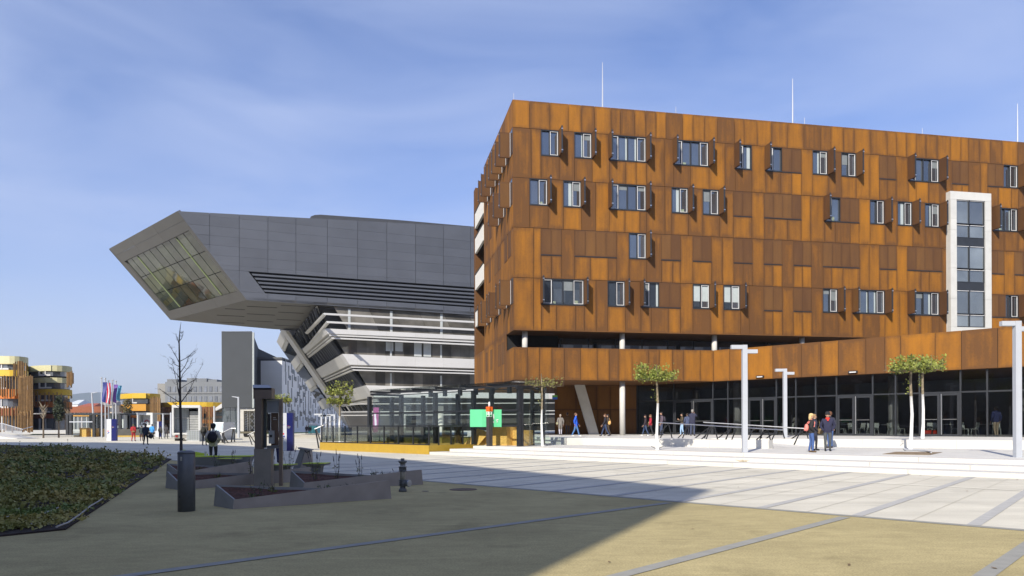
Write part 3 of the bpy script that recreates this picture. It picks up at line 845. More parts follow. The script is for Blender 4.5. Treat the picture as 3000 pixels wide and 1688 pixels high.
for x0, y0, x1 in ((659, 905, 717), (635, 924, 716), (723, 898, 812), (723, 920, 806), (723, 940, 800), (823, 895, 910), (815, 915, 890), (810, 936, 882), (804, 953, 876), (640, 944, 716)):
    p, q = hz(x0, y0, ZSOF - .02), hz(x1, y0 + (x1 - x0) * .05, ZSOF - .02)
    d = (q - p).normalized(); w = V((-d.y, d.x, 0)) * .14
    MB().slab([p - w, q - w, q + w, p + w], (0, 0, .03)).build('soffit_slot', RECESS, lib)
# end face: frame around a big slanted window
def inv(px, py):
    p = PL(px, py, PA, nE); u = v = .5
    for _ in range(40):
        f = bil(u, v) - p
        du = (bil(u + 1e-3, v) - bil(u - 1e-3, v)) / 2e-3; dv = (bil(u, v + 1e-3) - bil(u, v - 1e-3)) / 2e-3
        a, b, c, d, e = du.dot(du), du.dot(dv), dv.dot(dv), f.dot(du), f.dot(dv)
        det = a * c - b * b
        u -= (d * c - e * b) / det; v -= (a * e - b * d) / det
    return u, v
u0 = (inv(363.5, 767)[0] + inv(493, 915)[0]) / 2; u1 = (inv(549.8, 676.6)[0] + inv(689, 856)[0]) / 2
v0 = (inv(363.5, 767)[1] + inv(549.8, 676.6)[1]) / 2; v1 = (inv(493, 915)[1] + inv(689, 856)[1]) / 2
def uvq(ua, ub, va, vb, name, mat, off=0.0, depth=.4, par=None):
    q = [bil(ua, va) + nE * off, bil(ub, va) + nE * off, bil(ub, vb) + nE * off, bil(ua, vb) + nE * off]
    return MB().slab(q, nE * -depth).build(name, mat, par or lib)
for k in range(3):
    uvq(k / 3 + .001, (k + 1) / 3 - .001, 0, v0 * .5 - .001, 'end_panel', DGREY2)
    uvq(k / 3 + .001, (k + 1) / 3 - .001, v0 * .5 + .001, v0 - .001, 'end_panel', DGREY2)
    uvq(k / 3 + .001, (k + 1) / 3 - .001, v1 + .001, 1, 'end_panel', DGREY2)
uvq(0, u0, v0, v1, 'end_panel', DGREY2); uvq(u1, 1, v0, v1, 'end_panel', DGREY2)
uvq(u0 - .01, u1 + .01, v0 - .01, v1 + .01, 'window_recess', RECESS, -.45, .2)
for i in range(10):
    for j in range(3):
        a, b = u0 + (u1 - u0) * (i + .04) / 10, u0 + (u1 - u0) * (i + .96) / 10
        c, d = v0 + (v1 - v0) * (j + .015) / 3, v0 + (v1 - v0) * (j + .985) / 3
        uvq(a, b, c, d, 'window_pane', WPANE, -.22, .04)
FIN = flat('pale_green_fin', 110, 122, 84)
for i in (2, 8):
    a = u0 + (u1 - u0) * (i - .06) / 10
    uvq(a, a + .008, v0 + .01, v1 - .01, 'window_fin', FIN, -.12, .08)
# raised roof volume
hump = [(908, 640), (911, 634), (922, 630), (940, 629), (1170, 645), (1388, 664), (1388, 690), (908, 670)]
MB().slab([Lp(a, b, -6) for a, b in hump], nl * -14).build('roof_hump', M('roof_membrane', (.05, .052, .058), .5), lib)
# ---- front of the lower storeys
bands = [((950.5, 962.3), (960.5, 977.5), 984, 995.5), ((1003, 1037), (1024, 1068.5), 1052.5, 1079), ((1071, 1129), (1097, 1163), 1137, 1166)]
BX = [960, 1048, 1133, 1217, 1299, 1379, 1460, 1550, 1650]
def bandline(c, yr): return lambda x: c[1] + (x - c[0]) * (yr - c[1]) / (1387 - c[0])
for bi, (ct, cb, yrt, yrb) in enumerate(bands):
    top, bot = bandline(ct, yrt), bandline(cb, yrb)
    xs = [0] + [x for x in BX if x > cb[0] + 10]
    edge = lambda y, ct=ct, cb=cb: ct[0] + (y - ct[1]) * (cb[0] - ct[0]) / (cb[1] - ct[1])
    for xa, xb in zip(xs, xs[1:]):
        mids = [0, .5, 1] if bi else [0, 1]
        for m0, m1 in zip(mids, mids[1:]):
            def yy(x, m): return top(x) + (bot(x) - top(x)) * m
            if xa == 0:
                pl = (ct[0] + (cb[0] - ct[0]) * m0, ct[1] + (cb[1] - ct[1]) * m0)
                pr = (ct[0] + (cb[0] - ct[0]) * m1, ct[1] + (cb[1] - ct[1]) * m1)
                poly = [pl, (xb, yy(xb, m0)), (xb, yy(xb, m1)), pr]
            else:
                poly = [(xa, yy(xa, m0)), (xb, yy(xb, m0)), (xb, yy(xb, m1)), (xa, yy(xa, m1))]
            lquad(poly, 'band_panel', LWHITE, 2.2, 1.2, .14)
    rails = ((963.6, 982, 1001.6, 4.2), (970.5, 990.5, 1010, 4.2)) if bi == 0 else ((1028, 1075.6, 1087, 3.4), (1033.5, 1084, 1094.8, 3.4)) if bi == 1 else ()
    for x0, y0, yr, h in rails:
        f = bandline((x0, y0), yr)
        MB().slab([Lp(x0, y0 - h / 2, 1.1), Lp(1650, f(1650) - h / 2, 1.1), Lp(1650, f(1650) + h / 2, 1.1), Lp(x0 + 2, y0 + h / 2, 1.1)], nl * -.25).build('sun_rail', LWHITE, lib)
# rounded balustrade rails of the top glazed storey
for pts in (((893, 972), (931, 925), (943, 920.5), (960, 919.5), (1387, 943.5), (1650, 946.5)), ((904, 1004), (945, 955), (955, 947), (972, 943.5), (1387, 966), (1650, 969))):
    w = [Lp(a, b, 1.0) if a >= 940 else None for a, b in pts]
    pass
# dark body behind the strips
bodyq = [(985, 900), (1650, 930), (1650, 1240), (1200, 1240)]
MB().slab([Lp(a, b, -1.6) for a, b in bodyq], nl * -18).build('storey_core', M('library_interior', (.055, .053, .05), .8, .2, .3), lib)
def strip_glass(tl, bl, ytr, ybr, edges, name='storey_pane', slant=0.0):
    T, Bm = bandline(tl, ytr), bandline(bl, ybr)
    xs = [x for x in edges if x > bl[0] + 4]
    seq = [None] + xs
    for xa, xb in zip(seq, seq[1:]):
        if xa is None: poly = [tl, (xb - slant, T(xb - slant)), (xb, Bm(xb)), bl]
        else: poly = [(xa - slant, T(xa - slant)), (xb - slant, T(xb - slant)), (xb, Bm(xb)), (xa, Bm(xa))]
        lquad(poly, name, LPANE, .06, -.5, .55)
strip_glass((976, 896), (1019, 968), 918, 992, [1040 + 73 * k for k in range(9)], slant=34)
e2 = [1018 + 27.6 * k for k in range(23)]
strip_glass((985, 990), (1013, 1040), 1006, 1056, e2)
strip_glass((1048, 1084), (1075, 1132), 1092, 1141, e2)
BLIND = M('office_blind', (0.42, 0.45, 0.46), .8, .05)
for k, h in ((4, 26), (5, 26), (7, 40), (8, 40), (14, 40), (15, 24)):
    xa = 1018 + 27.6 * k
    lquad([(xa + 2, 1000 + k * .6), (xa + 24, 1001 + k * .6), (xa + 24, 1001 + k * .6 + h), (xa + 2, 1000 + k * .6 + h)], 'blind', BLIND, .03, -.42, .1)
for x0 in (1020, 1143, 1290):
    lquad([(x0, 905 + (x0 - 1020) * .05), (x0 + 7, 905.5 + (x0 - 1020) * .05), (x0 + 7, 970 + (x0 - 1020) * .05), (x0, 969 + (x0 - 1020) * .05)], 'inner_column', BLIND, .1, -.42, .1)
for x0 in (1143, 1290):
    for y0, h in ((1004, 44), (1094, 42)):
        lquad([(x0, y0 + (x0 - 1143) * .045), (x0 + 5, y0 + (x0 - 1143) * .045), (x0 + 5, y0 + h + (x0 - 1143) * .045), (x0, y0 + h + (x0 - 1143) * .045)], 'inner_column', BLIND, .1, -.42, .1)
# balustrade rails
for y0, y1, x0 in ((919.5, 943.5, 949), (943.5, 966, 958)):
    f = bandline((x0, y0), y1)
    MB().slab([Lp(x0, y0 - 2.6, 1.0), Lp(1650, f(1650) - 2.6, 1.0), Lp(1650, f(1650) + 2.6, 1.0), Lp(x0, y0 + 2.6, 1.0)], nl * -.3).build('balustrade_rail', LWHITE, lib)
# ---- leaning end face of the lower storeys
EP0, EP1 = Lp(950.5, 962.3, 1.2), Lp(1071, 1129, 1.2)
d2 = V((-0.41, 1, 0)).normalized()
nQ = (EP1 - EP0).cross(d2).normalized()
if nQ.x > 0: nQ = -nQ
def Q(x, y, d=0.0): return PL(x, y, EP0 + nQ * d, nQ)
ribx = lambda y: 824 + (y - 967) * (1015 - 824) / (1244 - 967)
VPX, VPY = 1500 - .41 * FPX, HOR
def torib(c):
    t0, t1 = 0.0, 1.0
    for _ in range(50):
        m = (t0 + t1) / 2; x, y = c[0] + (VPX - c[0]) * m, c[1] + (VPY - c[1]) * m
        if x > ribx(y): t0 = m
        else: t1 = m
    return (c[0] + (VPX - c[0]) * t0, c[1] + (VPY - c[1]) * t0)
def qslab(p, name, mat, d=0.0, depth=.6):
    return MB().slab([Q(a, b, d) for a, b in p], el * depth).build(name, mat, lib)
MB().slab([Q(a, b, -1.5) for a, b in ((926, 893), (1140, 1225), (1002, 1225), (820, 967))], nQ * -3).build('end_core', M('library_end_core', (.05, .05, .05), .8), lib)
for bi, (ct, cb, _, _) in enumerate(bands):
    mids = [0, .5, 1] if bi else [0, 1]
    for m0, m1 in zip(mids, mids[1:]):
        a = (ct[0] + (cb[0] - ct[0]) * m0, ct[1] + (cb[1] - ct[1]) * m0); b = (ct[0] + (cb[0] - ct[0]) * m1, ct[1] + (cb[1] - ct[1]) * m1)
        qslab([a, b, torib(b), torib(a)], 'end_band_panel', LGREY, -.01, 1.6)
def finned(a, b, nf_, mat, rails=True):
    ra, rb = torib(a), torib(b)
    qslab([a, b, rb, ra], 'end_glass', mat, -1.1, .1)
    for k in range(1, nf_):
        t = (k / nf_) ** 1.5
        p, q = (a[0] + (ra[0] - a[0]) * t, a[1] + (ra[1] - a[1]) * t), (b[0] + (rb[0] - b[0]) * t, b[1] + (rb[1] - b[1]) * t)
        MB().slab([Q(*p, -1.05), Q(p[0] - .8, p[1] + .6, -1.05), Q(q[0] - .8, q[1] + .6, -1.05), Q(*q, -1.05)], nQ * .4).build('end_fin', DGREY, lib)
    if rails:
        for f in (.06, .3):
            p = (a[0] + (b[0] - a[0]) * f * .55, a[1] + (b[1] - a[1]) * f * .55); p2 = (p[0] + 2.2, p[1] + 3.4)
            qslab([p, p2, torib(p2), torib(p)], 'end_rail', LGREY, -.1, .3)
EGL = pane_mat('end_pane', (.03, .032, .03), 1.9, .03)
finned((928, 897), (949, 960), 9, EGL, False)
finned((964, 981), (1001, 1035), 16, EGL)
finned((1027, 1072), (1069, 1127), 16, EGL)
finned((1100, 1168), (1122, 1200), 8, EGL)
for p0, p1 in (((946, 918), (893, 975)), ((955, 942), (904, 1006))):
    q = [(p0[0], p0[1]), (p0[0] + 4, p0[1] + 4), (p1[0] + 4, p1[1] + 3.5), (p1[0], p1[1])]
    qslab(q, 'end_balustrade', LGREY, .1, .3)
# slanted rib and the bands beyond it
qslab([(822, 967), (836, 969), (1026, 1246), (1011, 1246)], 'slanted_rib', LGREY, .5, .5)
for a in (((824, 967), (836.7, 993), (824, 1022), (810.5, 1001.5)), ((870, 1039), (881, 1062), (864, 1084), (852, 1062)), ((912.7, 1106), (922, 1127), (906, 1141), (893, 1120)), ((951, 1167), (966, 1192), (944, 1199), (930.6, 1178))):
    qslab(a, 'prow_band', LGREY, .15, .5)
for a in (((836.7, 993), (870, 1039), (852, 1062), (824, 1022)), ((881, 1062), (912.7, 1106), (893, 1120), (864, 1084)), ((922, 1127), (951, 1167), (930.6, 1178), (906, 1141))):
    qslab(a, 'prow_glass', EGL, -.3, .4)
for a in (((836.7, 993), (843, 1002), (832, 1030), (824, 1022)), ((881, 1062), (887, 1070), (871, 1091), (864, 1084)), ((922, 1127), (928, 1135), (911, 1148), (906, 1141))):
    qslab(a, 'prow_rail', LGREY, -.05, .2)
# ground storey recess with thin rails
gq = [(1010, 1205), (1650, 1180), (1650, 1262), (1032, 1262)]
MB().slab([Lp(a, b, -3) for a, b in gq], nl * -2).build('base_wall', M('library_base', (.06, .06, .062), .6, .3, .3), lib)
for y in (1206, 1216, 1183):
    MB().slab([Lp(1000, y, .6), Lp(1650, y - 4, .6), Lp(1650, y - 1.5, .6), Lp(1000, y + 2.5, .6)], nl * -.2).build('base_rail', LGREY, lib)
for x in (1290, 1180):
    MB().tube(Lp(x, 1190, -1), Lp(x, 1266, -1), .45, n=14).build('base_column', CONC, lib, True)
# magenta banner in front of the library
p = AT(1102, 1268, 62); p.z = 0
bn = thing('banner', 'tall magenta advertising banner seen through the glass pavilion', 'banner', p, worldparts=True)
MB().slab([AT(1094, 1194, 62), AT(1110, 1194, 62), AT(1107, 1266, 62), AT(1093, 1268, 62)], (0, .05, 0)).build('cloth', flat('magenta_print', 140, 52, 116), bn)
MB().slab([AT(1096, 1212, 61.97), AT(1101, 1210, 61.97), AT(1104, 1245, 61.97), AT(1098, 1250, 61.97)], (0, .02, 0)).build('printed_figure', flat('banner_print', 210, 200, 220), bn)
MB().tube(AT(1112, 1194, 62), V((AT(1112, 1270, 62).x, 62, 0)), .04).build('pole', BLACK, bn)

# ================================================================== DARK TOWER, BLACK BLOCK AND SLOT-WINDOW HOUSE
twr = thing('grey_tower', 'plain dark grey windowless tower standing on a glazed base', 'building', V((-57, 151, 0)), worldparts=True)
TG = M('tower_render', (0.046, 0.052, 0.059), 0.85, 0.05, .4)
def at(x, y, d): return AT(x, y, d)
fr_ = [at(649, 971, 150), at(738, 973, 150), at(743, 974, 151), at(763, 1035, 176), at(763, 1200, 176), at(743, 1195.5, 151), at(738, 1195.5, 150), at(649, 1194, 150)]
zt, zb = fr_[0].z, fr_[7].z
ft = lambda i: V((fr_[i].x, fr_[i].y, 0))
plan = [ft(0), ft(1), ft(3), V((ft(0).x + 3, 176, 0))]
topz = [zt, zt, fr_[3].z, zt - 3]
MB().prism([p + V((0, 0, zb)) for p in plan], [p + V((0, 0, z)) for p, z in zip(plan, topz)]).build('tower_shaft', TG, twr)
MB().slab([at(739, 974, 149.8), at(744, 974, 149.8), at(744, 1195, 149.8), at(739, 1195, 149.8)], (0, .3, 0)).build('corner_strip', M('tower_strip', (.3, .33, .33), .6), twr)
MB().face(at(649.5, 970.5, 149.9), at(738, 972.5, 149.9), at(738, 974, 149.9), at(649.5, 972, 149.9)).build('roof_edge', DGREY, twr)
BGL = pane_mat('tower_glass', (.035, .045, .05), 2.2, .03, var=.7, scale=.25)
base_z = zb
bx = [652, 675, 699, 722, 743]
for a, b in zip(bx, bx[1:]):
    p, q = at(a, 1200, 151), at(b, 1200, 151)
    MB().slab([V((p.x + .05, p.y, 0)), V((q.x - .05, q.y, 0)), V((q.x - .05, q.y, base_z)), V((p.x + .05, p.y, base_z))], (0, .2, 0)).build('base_glass', BGL, twr)
MB().slab([at(630, 1196, 153), at(650, 1182, 150.5), at(650, 1195, 150.5), at(632, 1204, 153)], (0, 4, 0)).build('canopy', LWHITE, twr)
p, q = at(632, 1203, 154), at(651, 1200, 151.4)
MB().slab([V((p.x, p.y, 0)), V((q.x, q.y, 0)), V((q.x, q.y, base_z)), V((p.x, p.y, base_z - .5))], (0.5, 2, 0)).build('side_glass', BGL, twr)
blk = thing('black_block', 'charcoal windowless building block beside the white slot-window house', 'building', V((-59, 166, 0)), worldparts=True)
BK = M('charcoal_render', (0.040, 0.043, 0.052), 0.8, 0.06, .4)
p0, p1 = at(748, 1051, 165), at(826, 1052, 165)
plan = [V((p0.x, 165, 0)), V((p1.x, 165, 0)), V((p1.x - 2, 200, 0)), V((p0.x - 6, 200, 0))]
MB().prism(plan, [p + V((0, 0, p0.z)) for p in plan]).build('block', BK, blk)
MB().slab([p + V((0, 0, p0.z + .02)) for p in plan], (0, 0, .3)).build('parapet', M('charcoal_coping', (.09, .095, .1), .6), blk)
wh = thing('slot_window_house', 'white student house with scattered narrow slot windows', 'building', V((p1.x, 165.2, 0)), worldparts=True)
WH = M('white_render', (0.66, 0.66, 0.66), 0.8, 0.04, .3)
W0 = V((p1.x + .05, 164.9, 0)); dW = V((0.02, 1, 0)).normalized(); nW = V((1, -.02, 0)).normalized()
HW = p1.z - .4
wq = lambda t, d, z: W0 + dW * t + nW * d + V((0, 0, z))
fbox(MB(), 0, 84, 0, -12, 0, HW, wq).build('house_body', WH, wh)
fbox(MB(), 84.2, 110, .3, -12, 0, HW - 8, wq).build('house_annex', WH, wh)
SLOT = pane_mat('slot_pane', (.02, .022, .028), 1.45, .05)
slot_me = None
def slot(t, z, w, h):
    fbox(MB(), t, t + w, .04, -.1, z, z + h, wq).build('slot_window', SLOT, wh)
for r in range(9):
    for c in range(19):
        t = 2.2 + c * 4.3 + (r % 2) * 1.8 + random.uniform(-.5, .5); z = 1.1 + r * (HW - 2) / 9
        if t > 82: continue
        if random.random() < .9: slot(t, z + random.uniform(0, .5), .6, random.choice((2.4, 3.0)))
        if random.random() < .45: slot(t + .7, z + random.choice((0, 1.3)), 1.3, 1.1)
# ================================================================== FAR LEFT: CURVED YELLOW AND ORANGE BLOCKS
def rounded(x0, x1, y0, y1, r, n=7, shear=0.0, D=0.0):
    pts = []
    for cx, cy, a0 in ((x1 - r, y0 + r, -90), (x1 - r, y1 - r, 0), (x0 + r, y1 - r, 90), (x0 + r, y0 + r, 180)):
        for k in range(n + 1):
            a = math.radians(a0 + 90 * k / n); 
            yy_ = cy + r * math.sin(a); pts.append(V((cx + r * math.cos(a) + shear * (yy_ - D), yy_, 0)))
    return pts
YC = {'cream': M('cream_panel', (.50, .475, .28), .55, .04), 'yellow': M('yellow_panel', (.56, .37, .025), .55, .05), 'ochre': M('ochre_panel', (.50, .24, .02), .55, .06),
      'orange': M('orange_panel', (.46, .13, .012), .55, .06), 'rust': M('rust_red_panel', (.22, .062, .02), .6, .08)}
WOOD = M('timber_slat', (.23, .135, .05), .8, .2, 2, rand=.25)
YGL = pane_mat('far_pane', (.11, .12, .14), 2.0, .05)
def curved_block(name, label, xpx0, xpx1, D, depth, storeys, slats, rad=4.0, yaw=1.0):
    """storeys: list of (y_top, y_band, y_glass, colour): solid band from y_top to y_band, then glazing down to y_glass"""
    x0, x1 = AT(xpx0, 1244, D).x, AT(xpx1, 1244, D).x
    root = thing(name, label, 'building', V(((x0 + x1) / 2, D, 0)), worldparts=True)
    zz = lambda y: AT((xpx0 + xpx1) / 2, y, D).z
    for yt, yb, yg, c in storeys:
        base = rounded(x0, x1, D, D + depth, rad, 7, x1 / D * yaw, D); inner = rounded(x0 + .35, x1 - .35, D + .35, D + depth - .35, rad, 7, x1 / D * yaw, D)
        MB().slab([p + V((0, 0, zz(yb))) for p in base], (0, 0, zz(yt) - zz(yb))).build('storey_band', YC[c], root)
        if yg > yb:
            zg = max(zz(yg), 0) - .02
            MB().slab([p + V((0, 0, zg)) for p in inner], (0, 0, zz(yb) - zg)).build('glazing', YGL, root)
            x = x0 + rad * .5
            while x < x1 - rad:
                w = random.uniform(.8, 1.3)
                mb = MB(); 
                mb.box(x, x + .16, D + .2, D + .5, zg + .02, zz(yb) - .02); mb.box(x + .16, x + w, D + .22, D + .5, zg + .02, zg + .3)
                if zg > 0.5: mb.build('window_frame', LWHITE, root)
                x += w
    for px0, px1, y0, y1, step in slats:
        px = px0
        while px < px1:
            w = random.uniform(.9, 1.7)
            a, b = AT(px, 1244, D - .4), AT(px + w, 1244, D - .4)
            MB().box(a.x, b.x, D - .45, D - .2, max(zz(y1 + random.uniform(-6, 6)), .05), zz(y0 + random.uniform(-4, 4))).build('slat', WOOD, root)
            px += step * random.uniform(.7, 1.4)
    return root
curved_block('yellow_faculty_block', 'tall curved office block with cream and yellow bands and wooden slats', -75, 84, 116, 26,
             [(1043, 1066, 1083, 'cream'), (1066, 1066.5, 1066.6, 'yellow'), (1084, 1102, 1140, 'yellow'), (1140, 1168, 1196, 'orange'), (1196, 1218, 1262, 'rust')],
             [(0, 60, 1105, 1160, 7), (55, 96, 1100, 1215, 3.6), (0, 60, 1190, 1266, 7.5), (55, 96, 1205, 1266, 4.2), (40, 80, 1062, 1105, 5)])
curved_block('cream_top_faculty_block', 'curved office block with pale cream top floor and ochre storeys', 72, 212, 132, 22,
             [(1070, 1087, 1101, 'cream'), (1106, 1121, 1138, 'cream'), (1140, 1157, 1175, 'yellow'), (1177, 1193, 1209, 'orange'), (1213, 1226, 1260, 'rust')],
             [(196, 214, 1090, 1130, 3.0), (100, 190, 1150, 1185, 11), (170, 200, 1178, 1230, 4)], 5.0)
curved_block('yellow_roof_faculty_block', 'low curved orange block with bright yellow roof band behind white containers', 345, 470, 150, 40,
             [(1152, 1167, 1182, 'yellow'), (1184, 1204, 1214, 'ochre'), (1216, 1224, 1262, 'orange')],
             [(440, 470, 1165, 1262, 2.6)], 6.0)
curved_block('orange_link_block', 'long brown and orange curved block behind the parked truck', 455, 660, 172, 26,
             [(1178, 1192, 1192, 'yellow'), (1192, 1222, 1230, 'rust'), (1230, 1240, 1268, 'orange')],
             [(455, 655, 1194, 1262, 4.0)], 8.0)
curved_block('low_brown_block', 'low rust-brown building behind the flags', 185, 322, 165, 14,
             [(1191, 1209, 1216, 'rust'), (1216, 1220, 1262, 'ochre')], [], 3.0)
# hotel and distant houses
ht = thing('grey_hotel', 'pale grey distant hotel block with rows of square windows', 'building', AT(560, 1244, 260) * V((1, 1, 0)) if False else V((AT(560, 1244, 260).x, 260, 0)), worldparts=True)
HG = M('hotel_render', (.145, .155, .165), .8, .05, .1)
x0, x1 = AT(484, 1244, 260).x, AT(652, 1244, 260).x
zt, zb = AT(560, 1119, 260).z, 0
MB().box(x0, x1, 260, 285, 0, zt).build('hotel_body', HG, ht)
x2 = AT(462, 1244, 262).x
MB().box(x2, x0 - .1, 262, 280, 0, AT(470, 1124, 262).z).build('hotel_wing', M('hotel_wing', (.21, .205, .19), .8), ht)
for a, b, y in ((548, 574, 1108), (576, 606, 1109), (490, 520, 1111), (610, 636, 1112)):
    MB().box(AT(a, 1244, 262).x, AT(b, 1244, 262).x, 262, 270, zt + .05, AT(a, y, 262).z).build('roof_plant', HG, ht)
for r in range(5):
    z = zt - 3.4 - r * 3.6
    MB().box(x0 - .05, x1, 259.6, 259.95, z - .9, z - .4).build('hotel_ledge', M('hotel_ledge', (.16, .165, .17), .7), ht)
    for c in range(11):
        x = x0 + 1.0 + c * (x1 - x0) / 11
        MB().box(x, x + 1.0, 259.8, 260.1, z - .3, z + 1.7).build('window', YGL, ht)
def far_house(name, label, xa, xb, yt, D, col, roofcol=None, ridge=8):
    a, b = AT(xa, 1244, D).x, AT(xb, 1244, D).x; z = AT((xa + xb) / 2, yt, D).z
    r = thing(name, label, 'house', V(((a + b) / 2, D, 0)), worldparts=True)
    MB().box(a, b, D, D + 14, 0, z).build('wall', col, r)
    if roofcol:
        z2 = AT((xa + xb) / 2, yt - ridge, D + 7).z
        MB().prism([V((a - .3, D - .4, z)), V((a - .3, D + 14.4, z)), V((a + 1, D + 7, z2))], [V((b + .3, D - .4, z)), V((b + .3, D + 14.4, z)), V((b - 1, D + 7, z2))]).build('roof', roofcol, r)
    for k in range(max(2, int((xb - xa) / 7))):
        x = a + (b - a) * (k + .3) / max(2, int((xb - xa) / 7))
        MB().box(x, x + 1.3, D - .1, D + .2, z - 3, z - 1.2).build('window', YGL, r)
RT_ = M('red_roof_tile', (.30, .075, .035), .8, .15)
far_house('distant_house', 'distant house with red tiled roof above the low brown block', 225, 272, 1192, 320, M('far_plaster', (.45, .42, .38), .8), RT_, 10)
far_house('distant_house', 'distant white house with stepped glass roof near the red roof', 197, 228, 1185, 330, M('far_white', (.6, .62, .64), .7), M('far_glass_roof', (.55, .58, .6), .4), 13)
far_house('distant_house', 'distant beige house behind the blue flag', 282, 330, 1188, 330, M('far_beige', (.42, .36, .28), .8), M('far_grey_roof', (.25, .23, .2), .8), 12)
# wooded hills on the horizon
HILL = M('wooded_hill', (.035, .055, .045), .95, .25, .004)
mb = MB()
prev = None
for k in range(61):
    t = k / 60; x = -2700 + 2300 * t
    h = 128 + 34 * math.exp(-((x + 2010) / 140) ** 2) + 16 * math.sin(x * .006) + 9 * math.sin(x * .017 + 1) - 45 * max(0, (x + 1500) / 900)
    cur_ = (V((x, 3100, -2)), V((x, 3350, max(h, 10))), V((x, 3900, max(h * .8, 5))))
    if prev:
        mb.face(prev[0], cur_[0], cur_[1], prev[1]); mb.face(prev[1], cur_[1], cur_[2], prev[2])
    prev = cur_
struct(mb.build('hills', HILL, None, True))
# ================================================================== BUILDING OUTSIDE THE FRAME THAT SHADES THE FOREGROUND
HS = 22.0
sh = SUN_H * (HS / math.tan(SUN_EL))
shadow_line = [V((5.15, 18.2, 0)), V((-4.27, 33.2, 0)), V((-13.3, 46.5, 0)), V((-20.7, 56.8, 0)), V((-27.5, 64, 0)), V((-44, 74.5, 0)), V((-60, 78, 0))]
plan = [p - sh for p in shadow_line] + [V((-95, 30, 0)), V((-70, -45, 0)), V((-36, -50, 0))]
ob = thing('shading_office_block', 'plain grey office block whose shadow covers the planters and bollard', 'building', plan[0], worldparts=True)
OW = M('office_render', (.20, .20, .20), .85, .05, .3)
MB().prism(plan, [p + V((0, 0, HS)) for p in plan]).build('office_wall', OW, ob)
for a, b in zip(plan[:7], plan[1:7]):
    d = b - a; L = d.length; d.normalize(); nrm = V((d.y, -d.x, 0))
    if nrm.dot(V((1, 1, 0))) < 0: nrm = -nrm
    k = 1.2
    while k < L - 2.6:
        for z in (1.2, 5.2, 9.2, 13.2, 17.2):
            q = a + d * k
            MB().slab([q + V((0, 0, z)), q + d * 1.7 + V((0, 0, z)), q + d * 1.7 + V((0, 0, z + 2)), q + V((0, 0, z + 2))], nrm * .04).build('window', PANE, ob)
        k += 3.4

rb_ = thing('unseen_sky_blocker', 'added unseen office block that holds back sky light and mirrors in the glass', 'building', V((40, -20, 0)), worldparts=True)  # added out of view to cut sky fill and show in the glass
rp_ = [V((20, -13, 0)), V((80, -2, 0)), V((80, -45, 0)), V((26, -50, 0))]
MB().prism(rp_, [p + V((0, 0, 27)) for p in rp_]).build('office_wall', OW, rb_)
d = (rp_[1] - rp_[0]).normalized()
for k in range(16):
    for z in (1.2, 5.4, 9.6, 13.8, 18, 22.2):
        q = rp_[0] + d * (1.2 + k * 3.6) + V((0, 0, z))
        MB().slab([q, q + d * 1.9, q + d * 1.9 + V((0, 0, 2.2)), q + V((0, 0, 2.2))], V((-d.y, d.x, 0)) * .04).build('window', bal, rb_)
# ================================================================== GLASS PAVILION WITH YELLOW PLINTH
pav = thing('glass_entrance_pavilion', 'glazed stair pavilion with dark steel posts beside the yellow plinth', 'pavilion', SN(-34, 30, ZL), worldparts=True)
PS0, PS1, PN0, PN1, PZT = -41.3, -27.3, 29.0, 31.3, 3.82
def sb(mb, s0, s1, n0, n1, z0, z1):
    return mb.slab([SN(s0, n0, z0), SN(s1, n0, z0), SN(s1, n1, z0), SN(s0, n1, z0)], (0, 0, z1 - z0))
YEL = flat('yellow_plinth_paint', 168, 138, 46, .5, var=.05)
YEL2 = YEL
for px_, nn_ in ((1083, PN0 + .3), (1176, PN0 + .3), (1276, PN0 + .3), (1388, PN0 + .3), (1148, PN1 - .3), (1240, PN1 - .3), (1342, PN1 - .3), (1440, PN1 - .3)):
    s = PL(px_, 1240, SN(0, nn_), g2).dot(g1) / g1.dot(g1)
    sb(MB(), s - .11, s + .11, nn_ - .12, nn_ + .12, .5, PZT - .1).build('steel_post', BLACK, pav)
for s, n_ in ((PS1 - .06, PN0 + .1), (PS1 - .06, PN1 - .12), (PS1 - .9, PN1 - .12), (PS1 - .06, PN0 + .32)):
    sb(MB(), s - .09, s + .09, n_ - .09, n_ + .09, ZL, PZT + .05).build('steel_post', BLACK, pav)
# front, rear and end glass, in panes
ns = 6
for i in range(ns):
    a, b = PS0 + (PS1 - PS0) * i / ns, PS0 + (PS1 - PS0) * (i + 1) / ns
    for z0, z1 in ((.55, 1.6), (1.66, 2.5), (2.55, PZT - .02)):
        sb(MB(), a + .01, b - .01, PN0, PN0 + .018, z0, z1).build('glass_pane', GLASS, pav)
        sb(MB(), a + .01, b - .01, PN1 - .018, PN1, z0, z1).build('glass_pane', GLASS, pav)
    sb(MB(), a + .012, b - .012, PN0 - .25, PN1 + .15, PZT + .30, PZT + .33).build('roof_pane', GLASS, pav)
    sb(MB(), a - .04, a + .04, PN0 - .2, PN1 + .1, PZT + .14, PZT + .28).build('roof_beam', BLACK, pav)
for z0, z1 in ((ZL + .05, 1.6), (1.66, 2.5), (2.55, PZT)):
    sb(MB(), PS0 - .02, PS0, PN0 + .02, PN1 - .02, z0, z1).build('glass_pane', GLASS, pav)
sb(MB(), PS1 + .05, PS1 + .065, PN0 + .4, PN1 + .25, ZL + .05, PZT).build('glass_pane', GLASS, pav)
for z in (1.63, 2.52, PZT + .06):
    sb(MB(), PS0 - .2, PS1, PN0 - .06, PN0 - .01, z - .045, z + .045).build('glazing_rail', BLACK, pav)
    sb(MB(), PS0 - .2, PS1, PN1 + .01, PN1 + .06, z - .03, z + .03).build('glazing_rail', BLACK, pav)
sb(MB(), PS1 - .12, PS1 + .02, PN0 - .1, PN1 + .1, PZT - .12, PZT + .1).build('end_beam', BLACK, pav)
